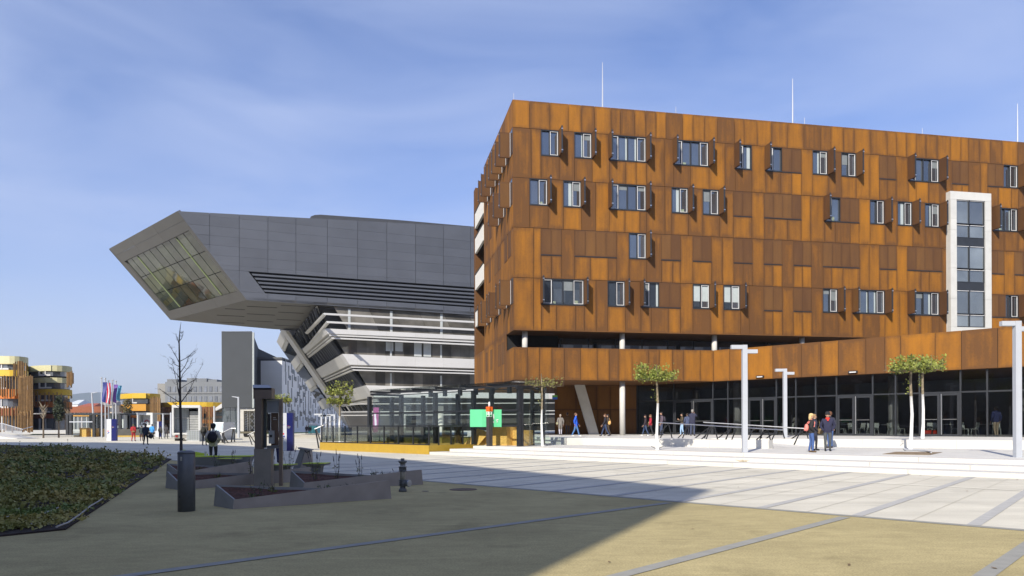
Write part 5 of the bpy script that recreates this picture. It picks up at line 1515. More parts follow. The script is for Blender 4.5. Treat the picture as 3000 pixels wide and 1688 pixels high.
o = MB().box(fx(340), fx(440), D - 1.4, D - 1.02, 0.005, .22).build('yellow_kerb', YEL); tag(o, 'thin yellow kerb at the foot of the dark fence', 'kerb')
CWH = M('container_white', (.50, .52, .52), .5, .04, .6)
REDM = flat('mark_red', 170, 40, 50)
def container(a, b, c, yt, yb, Dc, label, opening):
    t = thing('white_container', label, 'container', V((fx(a, Dc), Dc, 0)), worldparts=True)
    zt, x0, x1 = AT(a, yt, Dc).z, fx(a, Dc), fx(b, Dc)
    zb = max(AT(a, yb, Dc).z, 0)
    xr = AT(c, 1244, Dc + 6).x
    fw = .35
    MB().box(x0, x1, Dc, Dc + .3, zt - fw, zt).build('frame_top', CWH, t); MB().box(x0, x1, Dc, Dc + .3, zb, zb + fw).build('frame_bottom', CWH, t)
    MB().box(x0, x0 + fw, Dc, Dc + .3, zb + fw, zt - fw).build('frame_side', CWH, t); MB().box(x1 - fw, x1, Dc, Dc + .3, zb + fw, zt - fw).build('frame_side', CWH, t)
    MB().box(x0 + fw, x1 - fw, Dc + 1.1, Dc + 1.3, zb, zt - .02).build('back_wall', CWH, t)
    MB().box(x0, x1, Dc + .3, Dc + 6, zt - .2, zt - .01).build('roof', CWH, t)
    MB().prism([V((x1, Dc + .3, zb)), V((x1, Dc + .3, zt - .02)), V((xr, Dc + 6, zt - .02)), V((xr, Dc + 6, zb))], [V((x1 - .2, Dc + .3, zb)), V((x1 - .2, Dc + .3, zt - .02)), V((xr - .2, Dc + 6, zt - .02)), V((xr - .2, Dc + 6, zb))]).build('side_wall', CWH, t)
    MB().box(x0, x0 + .15, Dc + .3, Dc + 6, zb, zt - .02).build('side_wall', CWH, t)
    cx, cz, r = x1 - 1.45, zt - 1.5, .42
    mb = MB()
    for k in range(16):
        a0, a1 = 2 * math.pi * k / 16, 2 * math.pi * (k + 1) / 16
        if opening == 0 and math.sin((a0 + a1) / 2) > .2: continue
        P = lambda a, q: V((cx + q * math.cos(a), Dc + 1.08, cz + q * math.sin(a)))
        mb.face(P(a0, r), P(a1, r), P(a1, r * .66), P(a0, r * .66))
    mb.build('round_logo', REDM, t)
    return x0, x1, zt
container(401, 447, 461, 1209.5, 1252, 110, 'white container with open face, round red logo and air conditioner', 1)
container(320, 362, 380, 1210.5, 1254, 113, 'white container with a pale yellow edge behind the far pavilion', 0)
p = V((fx(413, 109), 110.2, 0)); z = AT(413, 1248, 110).z
t = thing('air_conditioner', 'outdoor air conditioner unit with round fan in the open white container', 'air conditioner', V((p.x, p.y, z - .35)))
MB().box(-.65, .5, 0, .5, 0, .9).build('casing', CWH, t)
MB().tube((-.1, -.02, .45), (-.1, .05, .45), .36, .36, 16).build('fan_grille', BLACK, t)
# delivery truck with its open back
Dt = 80
t = thing('delivery_truck', 'white box truck seen from behind with its rear doors open', 'truck', V((AT(550, 1244, Dt).x, Dt, 0)), worldparts=True)
TW = M('truck_white', (.62, .63, .62), .4, .05, .6)
x0, x1 = fx(508, Dt), fx(583, Dt); zt, zb = AT(540, 1187, Dt).z, AT(540, 1268, Dt).z
MB().box(x0, x1, Dt, Dt + 7, zt - .3, zt).build('box_roof', TW, t)
truck_root, truck_c = t, t.location.copy()
MB().box(x0, x0 + .18, Dt, Dt + 7, zb, zt - .31).build('box_side', TW, t); MB().box(x1 - .18, x1, Dt, Dt + 7, zb, zt - .31).build('box_side', TW, t)
MB().box(x0, x1, Dt, Dt + 7, zb - .2, zb - .01).build('box_floor', TW, t); MB().box(x0 + .2, x1 - .2, Dt + 5, Dt + 5.2, zb, zt - .32).build('box_front', DARK, t)
MB().box(x1 + .02, x1 + .1, Dt - .02, Dt + 1.7, zb, zt - .1).build('rear_door', M('truck_door', (.40, .39, .36), .5), t)
MB().box(x0 + .3, x1 - .5, Dt + .1, Dt + .5, zb - .62, zb - .24).build('bumper', M('truck_bumper', (.30, .29, .27), .6), t)
for xx in (x0 + .5, x1 - .6):
    w_ = MB().tube((xx - .25, Dt + .9, .5), (xx + .25, Dt + .9, .5), .5, .5, 18).build('wheel', BLACK, t)
    MB().tube((xx - .26, Dt + .9, .5), (xx + .26, Dt + .9, .5), .25, .25, 12).build('rim', STEEL, w_)
for xx in (x0 + .35, x1 - .55): MB().box(xx, xx + .25, Dt + .04, Dt + .1, zb - .5, zb - .3).build('tail_lamp', flat('tail_red', 150, 30, 20), t)
MB().tube((x1 + .3, Dt + 6.8, 2.6), (x1 + .3, Dt + 6.8, 3.2), .12).build('mirror', BLACK, t)
IBW = M('tank_plastic', (.30, .33, .33), .4, .05)
def ibc(x, y, z, w, h, label):
    r = thing('caged_tank', label, 'tank', V((x, y, z)))
    MB().box(.05, w - .05, .05, w - .05, .14, h - .02).build('tank', IBW, r)
    for k in range(6):
        f = k / 5 * (w - .04)
        MB().box(f, f + .03, -.02, .02, .1, h).build('cage_bar', LAMPW, r); MB().box(0, w, -.025, .025, .12 + (h - .16) * k / 5, .145 + (h - .16) * k / 5).build('cage_bar', LAMPW, r)
    MB().box(0, w, 0, w, 0, .1).build('pallet', M('pallet_plastic', (.45, .46, .45), .6), r)
ibc(fx(513, Dt), Dt + 1.2, zb + .01, 1.5, 1.6, 'white caged liquid tank on the floor of the open truck')
ibc(fx(513, Dt), Dt + 1.2, zb + 1.64, 1.5, 1.35, 'white caged liquid tank stacked on another inside the truck')
ibc(fx(547, Dt - 3), Dt - 3, 0.004, 1.38, 1.2, 'white caged liquid tank standing on the ground behind the truck')
shx = fx(554, Dt)
t2 = thing('slatted_load', 'stack of pale slatted crates filling one side of the open truck', 'crate stack', V((shx, Dt + 1, zb)), worldparts=True)
for k in range(13):
    MB().box(shx, fx(579, Dt), Dt + .9, Dt + 2, zb + .005 + k * .19, zb + .15 + k * .19).build('crate_layer', M('crate_grey', (.36, .37, .37), .6), t2)
RT20 = math.radians(22)
for ob2 in [truck_root, t2] + [o_ for o_ in COL.objects if o_.name.startswith('caged_tank') and o_.location.z > .5]:
    ob2.location = truck_c + Matrix.Rotation(RT20, 3, 'Z') @ (ob2.location - truck_c)
    ob2.rotation_euler.z += RT20
# second truck with scaffolding, partly behind the booth
Dt = 104
t = thing('flatbed_truck', 'grey curtain truck loaded with silver truss sections beside the tower', 'truck', V((fx(725, Dt), Dt, 0)), worldparts=True)
x0, x1 = fx(704, Dt), fx(757, Dt); zt, zb = AT(720, 1200, Dt).z, AT(720, 1264, Dt).z
TC = M('truck_curtain', (.42, .41, .38), .7, .1)
MB().box(x0, x0 + .5, Dt, Dt + 7, zb, zt).build('curtain', TC, t); MB().box(x0 + .5, x1, Dt, Dt + 7, zt - .2, zt).build('box_roof', TC, t)
MB().box(x0, x1, Dt, Dt + 7, zb - .3, zb - .02).build('load_bed', M('bed_wood', (.1, .09, .06), .8), t); MB().box(x0 + .5, x1, Dt + 4, Dt + 4.2, zb, zt - .21).build('box_front', DARK, t)
for xx in (x0 + .5, x1 - .6): MB().tube((xx - .25, Dt + 1, .5), (xx + .25, Dt + 1, .5), .5, .5, 14).build('wheel', BLACK, t)
MB().box(fx(690, Dt), fx(700, Dt), Dt + 5, Dt + 8, .6, AT(700, 1232, Dt).z).build('cab', TW, t)
t3 = thing('truss_load', 'twisted silver truss section and cross-braced frames on the grey truck', 'truss', V((fx(715, Dt), Dt + .5, zb)), worldparts=True)
for k in range(8):
    za = zb + .2 + k * .36
    MB().tube((fx(712, Dt), Dt + .5, za), (fx(721, Dt), Dt + .8, za + .3), .06).build('truss_brace', STEEL, t3)
for k in range(3):
    za = zb + .1 + k * 1.0
    MB().tube((fx(727, Dt), Dt + .6, za), (fx(742, Dt), Dt + .6, za + .9), .03).build('cross_brace', STEEL, t3); MB().tube((fx(727, Dt), Dt + .6, za + .9), (fx(742, Dt), Dt + .6, za), .03).build('cross_brace', STEEL, t3)
for px in (712, 721, 727, 742): MB().tube((fx(px, Dt), Dt + .55, zb + .004), (fx(px, Dt), Dt + .55, zt - .3), .05).build('truss_tube', STEEL, t3)
# small white van with pale windscreen
Dv = 70
t = thing('white_van', 'small white van with a pale blue windscreen behind the man with the backpack', 'van', V((fx(632, Dv), Dv, 0)), worldparts=True)
x0, x1 = fx(613, Dv), fx(649, Dv)
MB().prism([V((x0, Dv, .35)), V((x1, Dv, .35)), V((x1, Dv + 3.5, .35)), V((x0, Dv + 3.5, .35))], [V((x0, Dv, 1.05)), V((x1, Dv, 1.05)), V((x1, Dv + 3.5, 1.05)), V((x0, Dv + 3.5, 1.05))]).build('body', TW, t)
MB().prism([V((x0, Dv + .3, 1.06)), V((x1, Dv + .3, 1.06)), V((x1, Dv + 3.5, 1.06)), V((x0, Dv + 3.5, 1.06))], [V((x0 + .1, Dv + .75, 2.05)), V((x1 - .1, Dv + .75, 2.05)), V((x1 - .1, Dv + 3.5, 2.05)), V((x0 + .1, Dv + 3.5, 2.05))]).build('cabin', TW, t)
MB().slab([V((x0 + .06, Dv + .32, 1.12)), V((x1 - .06, Dv + .32, 1.12)), V((x1 - .12, Dv + .70, 1.98)), V((x0 + .12, Dv + .70, 1.98))], (0, -.03, 0)).build('windscreen', M('pale_windscreen', (.42, .53, .58), .15), t)
MB().box(x0 + .05, x1 - .05, Dv - .04, Dv + .02, 1.0, 1.06).build('wiper_panel', BLACK, t)
for xx in (x0 + .1, x1 - .1):
    MB().tube((xx - .1, Dv + .7, .32), (xx + .1, Dv + .7, .32), .32, .32, 14).build('wheel', BLACK, t); MB().ell((xx, Dv - .02, .75), (.14, .05, .1)).build('headlight', WHITEF, t)
# turquoise portable toilet
p = G(917, 1271)
t = thing('portable_toilet', 'turquoise portable toilet cabin with white roof', 'portable toilet', p)
TQ = flat('turquoise_plastic', 70, 176, 176, .5); k = p.y / FPX
hw, hh = 12.5 * k, 24 * k
MB().box(-hw, hw, 0, 2.2, .1, hh).build('cabin', TQ, t); MB().box(-hw * .7, hw * .7, -.05, -.005, .2, hh * .95).build('door', flat('turquoise_door', 110, 196, 194, .5), t)
MB().prism([V((-hw - .1, -.1, hh + .01)), V((hw + .1, -.1, hh + .01)), V((hw + .1, 2.3, hh + .01)), V((-hw - .1, 2.3, hh + .01))], [V((-hw * .6, .5, hh + .5)), V((hw * .6, .5, hh + .5)), V((hw * .6, 1.8, hh + .5)), V((-hw * .6, 1.8, hh + .5))]).build('roof', WHITEF, t)
# lawns and ramp of the far left
LAWN = M('lawn_grass', (.055, .095, .025), .9, .3, .8)
struct(MB().slab([G(95, 1272), G(190, 1272), G(190, 1276), G(80, 1276)], (0, 0, .05)).build('lawn', LAWN))
struct(MB().slab([G(760, 1270), G(905, 1267), G(905, 1269), G(760, 1273)], (0, 0, .05)).build('lawn', LAWN))
kb = thing('low_kerb_wall', 'long dark-edged low kerb wall in front of the yellow faculty block', 'wall', G(100, 1281), worldparts=True)
a, b = G(-60, 1284), G(216, 1280.5)
MB().prism([a, b, b + V((0, 6, 0)), a + V((0, 6, 0))], [x + V((0, 0, .3)) for x in (a, b, b + V((0, 6, 0)), a + V((0, 6, 0)))]).build('kerb_body', CONC, kb)
rp = thing('ramp_railing', 'white railing on the sloping ramp in front of the yellow block', 'railing', G(40, 1277), worldparts=True)
Dr = 98
for k in range(24):
    px = -5 + k * 3; y1 = 1241 + max(0, (px - 8)) * .28
    a = AT(px, y1, Dr); MB().tube(a, a - V((0, 0, .95)), .03, n=5).build('baluster', LAMPW, rp)
MB().path([AT(-20, 1240, Dr), AT(8, 1241, Dr), AT(66, 1258, Dr), AT(95, 1250, Dr + 8)], [.05] * 4, 6).build('hand_rail', LAMPW, rp)
xa, xb = AT(-70, 1244, Dr).x, AT(72, 1244, Dr).x
rs = MB().prism([V((xa, Dr - 1.5, .004)), V((xb, Dr - 1.5, .004)), V((xb, Dr + 3, .004)), V((xa, Dr + 3, .004))], [V((xa, Dr - 1.5, .9)), V((xb, Dr - 1.5, .05)), V((xb, Dr + 3, .05)), V((xa, Dr + 3, .9))]).build('ramp_slope', WCONC)
struct(rs)
o = MB()
tp_ = G(2180, 1353, 0.30); tp_.z = .3
for _ in range(60):
    a_ = random.uniform(0, 6.28); r_ = random.uniform(.02, .16)
    o.path([tp_ + V((math.cos(a_) * r_ * .8, math.sin(a_) * r_ * .4, 0)), tp_ + V((math.cos(a_) * r_ * 2, math.sin(a_) * r_, random.uniform(.03, .09)))], [.004, .002], 3)
tag(o.build('dry_grass_tuft', M('dry_straw', (.45, .36, .2), .9)), 'small tuft of dry straw lying on the granite steps', 'straw')
# ================================================================== TREES
BARK = M('plane_bark', (.20, .165, .11), .9, .35, 12); PAINTW = M('trunk_whitewash', (.78, .78, .76), .8, .06, 8); TWIG = M('twig_bark', (.13, .10, .07), .9, .2)
PLEAF = M('plane_leaf', (.10, .145, .022), .55, .35, 3.5, col2=(.29, .30, .055)); SPLEAF = M('sparse_leaf', (.17, .165, .045), .6, .3, 3)
DARKBARK = M('dark_bark', (.045, .036, .032), .9, .2)
def parasol_tree(label, base, H, W, tiers, nleaf, lsz, white=.47, mat=None, lean=(0, 0), group='whitewashed plane trees', seed=1, sprout=True):
    rnd = random.Random(seed); st = random.getstate(); random.seed(seed)
    t = thing('plane_tree', label, 'tree', base, group)
    k = H / 4.4
    top = V((lean[0], lean[1], H))
    def tr(f): return V((lean[0] * f + .025 * math.sin(f * 9 + seed), lean[1] * f + .03 * math.cos(f * 7), H * f))
    fw = white
    crown0 = min(z for z, _, _ in tiers)
    ftop = (crown0 + .05) / H + .06
    MB().path([tr(0), tr(fw * .33), tr(fw * .66), tr(fw)], [.088 * k, .07 * k, .064 * k, .06 * k], 10).build('painted_trunk', PAINTW, t, True)
    MB().path([tr(fw) + V((0, 0, .002)), tr(fw + (ftop - fw) * .4), tr(ftop), tr(min(1, ftop + .1))], [.059 * k, .055 * k, .046 * k, .02 * k], 9).build('trunk', BARK, t, True)
    br, lf = MB(), MB()
    for zc, w, h in tiers:
        nb = 11
        per = nleaf // len(tiers)
        for b in range(nb):
            a = 2 * math.pi * (b + rnd.random() * .6) / nb
            R = w / 2 * rnd.uniform(.75, 1.08)
            o = tr(zc / H)
            tip = o + V((math.cos(a) * R, math.sin(a) * R, rnd.uniform(-.02, .16) * h))
            mid = o.lerp(tip, .5) + V((0, 0, -.06 * k))
            br.path([o, mid, tip], [.03 * k, .02 * k, .008 * k], 5)
            for q in range(5):
                c = mid.lerp(tip, rnd.random()) if q else o.lerp(tip, .3)
                up = c + V((rnd.uniform(-.12, .12), rnd.uniform(-.12, .12), h * rnd.choice((.25, .45, .7, 1.15)))) * 1.0
                br.path([c, up], [.009 * k, .004 * k], 4)
                sz = rnd.uniform(.35, 1.25)
                if rnd.random() < .16: continue
                for _ in range(max(1, per // (nb * 5))):
                    f = rnd.random()
                    lf.leaf(c.lerp(up, f) + V((rnd.gauss(0, .11), rnd.gauss(0, .11), rnd.gauss(0, .07))) * (w / 2.4) * sz, lsz * rnd.uniform(.7, 1.35), .85)
    if sprout:
        for f in (.62, .72):
            for _ in range(14): lf.leaf(tr(f) + V((rnd.gauss(-.12, .08), rnd.gauss(0, .06), rnd.gauss(0, .1))), lsz * .9)
    br.build('limb', TWIG, t)
    lf.build('crown', mat or PLEAF, t)
    random.setstate(st)
    return t
def tH(px, by, z, ty):
    p = G(px, by, z); return p, (by - ty) / FPX * p.y
p, h = tH(1926, 1318, ZL, 1066)
k = p.y / FPX
parasol_tree('parasol-pruned plane tree with whitewashed trunk in front of the ramp wall', p, h, 145 * k, [((1318 - 1112) * k, 140 * k, 40 * k)], 3000, .095, .54, seed=3)
p2, h2 = tH(2670, 1320, ZL, 1036); k2 = p2.y / FPX
parasol_tree('parasol plane tree with whitewashed trunk rising from the square tree pit', p2, h2, 110 * k2, [((1320 - 1084) * k2, 150 * k2, 36 * k2)], 2800, .095, .56, seed=5)
p3, h3 = tH(2704, 1285, ZU, 1026); k3 = p3.y / FPX
parasol_tree('parasol plane tree with whitewashed trunk on the upper terrace behind the tree pit', p3, h3, 100 * k3, [((1285 - 1082) * k3, 125 * k3, 34 * k3)], 2600, .10, .5, seed=6)
p4, h4 = tH(1588, 1307, ZL, 1094); k4 = p4.y / FPX
parasol_tree('sparse-leaved young plane tree beside the end of the glass pavilion', p4, h4, 118 * k4, [((1307 - 1131) * k4, 122 * k4, 26 * k4)], 420, .11, .5, SPLEAF, seed=8)
Dq = 62; b5 = V((AT(995, 1244, Dq).x, Dq, 0)); k5 = Dq / FPX
parasol_tree('two-tiered pruned plane tree behind the yellow plinth railing', b5, AT(995, 1122, Dq).z, 90 * k5, [(AT(995, 1182, Dq).z, 68 * k5, 20 * k5), (AT(995, 1156, Dq).z, 90 * k5, 34 * k5)], 1700, .17, .46, seed=9)
Dq = 84; b6 = V((AT(826, 1244, Dq).x, Dq, 0)); k6 = Dq / FPX
parasol_tree('parasol plane tree behind the telephone booth', b6, AT(825, 1158, Dq).z, 80 * k6, [(AT(825, 1178, Dq).z, 74 * k6, 18 * k6)], 900, .2, .3, seed=10, sprout=False)
# tree pit with soil and lying hose
pit = [G(2585, 1331, ZL), G(2625, 1324.5, ZL), G(2760, 1326, ZL), G(2725, 1333.5, ZL)]
o = MB().slab([q + V((0, 0, .002)) for q in pit], (0, 0, .012)).build('tree_pit', M('pit_soil', (.21, .155, .095), .95, .4, 5, bump=.8, bscale=20)); tag(o, 'square tree pit of bare brown soil in the pale terrace', 'tree pit')
q = [G(2648, 1316, ZL), G(2652, 1321, ZL), G(2690, 1322, ZL), G(2714, 1325.5, ZL), G(2728, 1329, ZL)]
o = MB().path([v + V((0, 0, .05)) for v in q], [.032] * 5, 8).build('watering_hose', M('hose_grey', (.45, .47, .5), .5), None, True); tag(o, 'grey watering hose lying across the tree pit', 'hose')
q = [G(1596, 1307, ZL), G(1620, 1301, ZL), G(1626, 1295, ZL), G(1620, 1291, ZL), G(1612, 1299, ZL)]
o = MB().path([v + V((0, 0, .05)) for v in q], [.04] * 5, 8).build('watering_hose', M('hose_grey', (.45, .47, .5), .5), None, True); tag(o, 'coiled hose on the terrace beside the pavilion end', 'hose')
# small wire loops at the base of the tree before the ramp wall
b1 = G(1926, 1318, ZL)
for s_ in (-1, 1):
    pts = [b1 + V((s_ * .02 + s_ * .28 * math.sin(a), .05, .02 + .16 * math.sin(a * 1.0) )) for a in (0, .5, 1.0, 1.5, 2.2, 3.0)]
    o = MB().path(pts, [.012] * 6, 5).build('tree_loop', BLACK); tag(o, 'thin dark wire loop at the foot of the whitewashed tree before the wall', 'wire loop', 'wire loops at the tree foot')
# bare young tree standing among the shaded planters
b7 = G(529, 1352); H7 = AT(529, 945, b7.y).z
t = thing('bare_tree', 'leafless young tree with dark slender branches beside the lime bench', 'tree', b7)
k7 = b7.y / FPX
def q7(x, y, dy=0): return V(((x - 529) * k7, dy, (1352 - y) * k7))
MB().path([q7(531, 1352), q7(531, 1280), q7(529, 1200), q7(528, 1120), q7(527, 1050), q7(526, 1000), q7(529, 965), q7(532, 944)], [.075, .065, .06, .05, .04, .03, .018, .006], 8).build('trunk', DARKBARK, t, True)
mb = MB()
rnd = random.Random(4)
def twig(a, b, r, lvl):
    pts = [a, a.lerp(b, .35) + V((rnd.gauss(0, .05), rnd.gauss(0, .05), -.03)), a.lerp(b, .7) + V((rnd.gauss(0, .05), rnd.gauss(0, .05), 0)), b]
    mb.path(pts, [r, r * .75, r * .5, r * .22], 5)
    if lvl > 0:
        for _ in range(4):
            f = rnd.uniform(.3, .95); s = a.lerp(b, f)
            d = (b - a) * rnd.uniform(.18, .38)
            sd_ = V((rnd.gauss(0, .35), rnd.gauss(0, .35), rnd.uniform(.0, .3))) * d.length
            twig(s, s + d * .6 + sd_, r * .45, lvl - 1)
for x0, y0, x1, y1, dy in ((528, 1185, 587, 1066, .3), (528, 1180, 480, 1140, -.4), (528, 1160, 490, 1055, .5), (528, 1190, 580, 1140, -.6), (528, 1120, 572, 1050, -.2), (527, 1095, 565, 1018, .4), (527, 1110, 496, 1075, .2),
                           (527, 1065, 505, 1010, -.3), (527, 1075, 497, 1045, .1), (526, 1060, 563, 1028, .5), (526, 1010, 514, 975, .1), (526, 1000, 541, 970, -.1), (528, 1195, 488, 1175, .6), (528, 1140, 560, 1105, .7), (528, 1170, 545, 1080, -.8)):
    twig(q7(x0, y0), q7(x1, y1, dy), .02, 1 + (rnd.random() < .35))
mb.build('branches', DARKBARK, t)
# far trees by the coloured blocks
def round_tree(label, px, yt, yb, w, D, mat, n=500, bare=False):
    b = V((AT(px, 1244, D).x, D, 0)); k = D / FPX
    t = thing('young_tree', label, 'tree', b)
    zt, zb = AT(px, yt, D).z, AT(px, yb, D).z
    MB().tube((0, 0, 0), (0, 0, zb + (zt - zb) * .5), .13, .06, 7).build('trunk', TWIG, t)
    lf = MB()
    if bare:
        for _ in range(26):
            z0 = random.uniform(zb, zt * .8); a = random.uniform(0, 6.28); r = w * k / 2 * random.uniform(.4, 1)
            lf.tube((0, 0, z0), (math.cos(a) * r, math.sin(a) * r, min(zt, z0 + r * 1.6)), .04, .015, 4)
    else:
        for _ in range(n):
            u = random.random(); z = zb + (zt - zb) * u
            R = w * k / 2 * (math.sin(math.pi * (.12 + .8 * u)) ** .7) * random.uniform(.3, 1.05)
            a = random.uniform(0, 6.28)
            lf.leaf(V((math.cos(a) * R, math.sin(a) * R, z)), .5 * random.uniform(.6, 1.2))
    lf.build('crown', mat, t)
FARL = M('far_leaf', (.035, .045, .022), .8, .4, .8)
round_tree('dark leafy young tree in front of the cream topped block', 172, 1163, 1232, 27, 105, FARL, 700)
round_tree('pale leafless sapling before the cream topped block', 127, 1168, 1232, 26, 103, M('pale_twig', (.33, .28, .2), .9), bare=True)
round_tree('thin autumn tree before the yellow roof block', 372, 1172, 1215, 28, 130, M('thin_leaf', (.10, .085, .035), .8, .3, 1), 240)
round_tree('small leafless brownish tree next to the far pavilion', 200, 1195, 1222, 22, 118, M('brown_twig', (.25, .19, .12), .9), bare=True)

# ================================================================== GROUND COVER BED
bedp = [G(-330, 1604), G(0, 1574), G(192, 1554), G(503, 1346), G(180, 1309), G(-40, 1303), G(-420, 1310)]
bed = MB().slab([p + V((0, 0, .004)) for p in bedp], (0, 0, .03)).build('planting_bed', M('dark_bed_soil', (.028, .018, .015), .95, .5, 6, bump=.8, bscale=25)); struct(bed)
def inside(x, y):
    r = False; n = len(bedp)
    for i in range(n):
        a, b = bedp[i], bedp[(i + 1) % n]
        if (a.y > y) != (b.y > y) and x < (b.x - a.x) * (y - a.y) / (b.y - a.y) + a.x: r = not r
    return r
GC = M('ground_cover_leaf', (.072, .15, .025), .65, .3, .42, col2=(.42, .32, .10))
rnd = random.Random(12)
mb = MB(); st = random.getstate(); random.seed(21)
xs_, ys_ = [p.x for p in bedp], [p.y for p in bedp]
count = 0
while count < 2400:
    y = 10.2 + (rnd.random() ** 2.0) * 48; x = rnd.uniform(max(min(xs_), -.9 * y), max(xs_))
    if not inside(x, y) or not inside(x + .22, y - .22): continue
    if y < 15 and rnd.random() < .35: continue
    count += 1
    hgt = rnd.uniform(.08, .3) * (1.0 if y > 13 else .8) * (1 + .55 * math.sin(x * 1.1 + 2 * math.sin(y * .6))) + .03; rad = rnd.uniform(.16, .36)
    nlv = 26 if y < 22 else 15
    s = rnd.choice((.04, .055, .085)) if y < 16 else rnd.choice((.055, .075, .11)) if y < 24 else .12
    for _ in range(nlv):
        a = random.uniform(0, 6.28); r = rad * math.sqrt(random.random())
        mb.leaf(V((x + math.cos(a) * r, y + math.sin(a) * r, .04 + hgt * random.uniform(.25, 1) * (1 - .6 * (r / rad) ** 2))), s * random.uniform(.7, 1.5), .7)
    if rnd.random() < .12:
        tip = V((x + rnd.uniform(-.2, .2), y + rnd.uniform(-.2, .2), hgt * 1.7))
        mb.path([V((x, y, .03)), tip], [.006, .003], 3)
        for _ in range(5): mb.leaf(V((x, y, .03)).lerp(tip, random.uniform(.5, 1)), s, .6)
random.setstate(st)
o = mb.build('ground_cover', GC); tag(o, 'dense low green and ochre ground cover plants filling the bed', 'ground cover', None, 'stuff')
PIPEM = M('drip_pipe', (.36, .35, .33), .5)
for i, (pts, lab) in enumerate(((((165, 1553), (200, 1540), (235, 1515), (265, 1490), (290, 1475), (302, 1466)), 'pale drip hose running along the edge of the planted bed'),
                                (((92, 1542), (115, 1525), (135, 1510), (160, 1500), (172, 1494)), 'pale drip hose between the plants near the bed corner'),
                                (((10, 1528), (48, 1512), (52, 1500), (68, 1489)), 'short curved pale drip hose lying among the bed plants'))):
    o = MB().path([G(*q, .06) + V((0, 0, .05)) for q in pts], [.014] * len(pts), 6).build('drip_hose', PIPEM, None, True); tag(o, lab, 'hose', 'drip hoses in the bed')

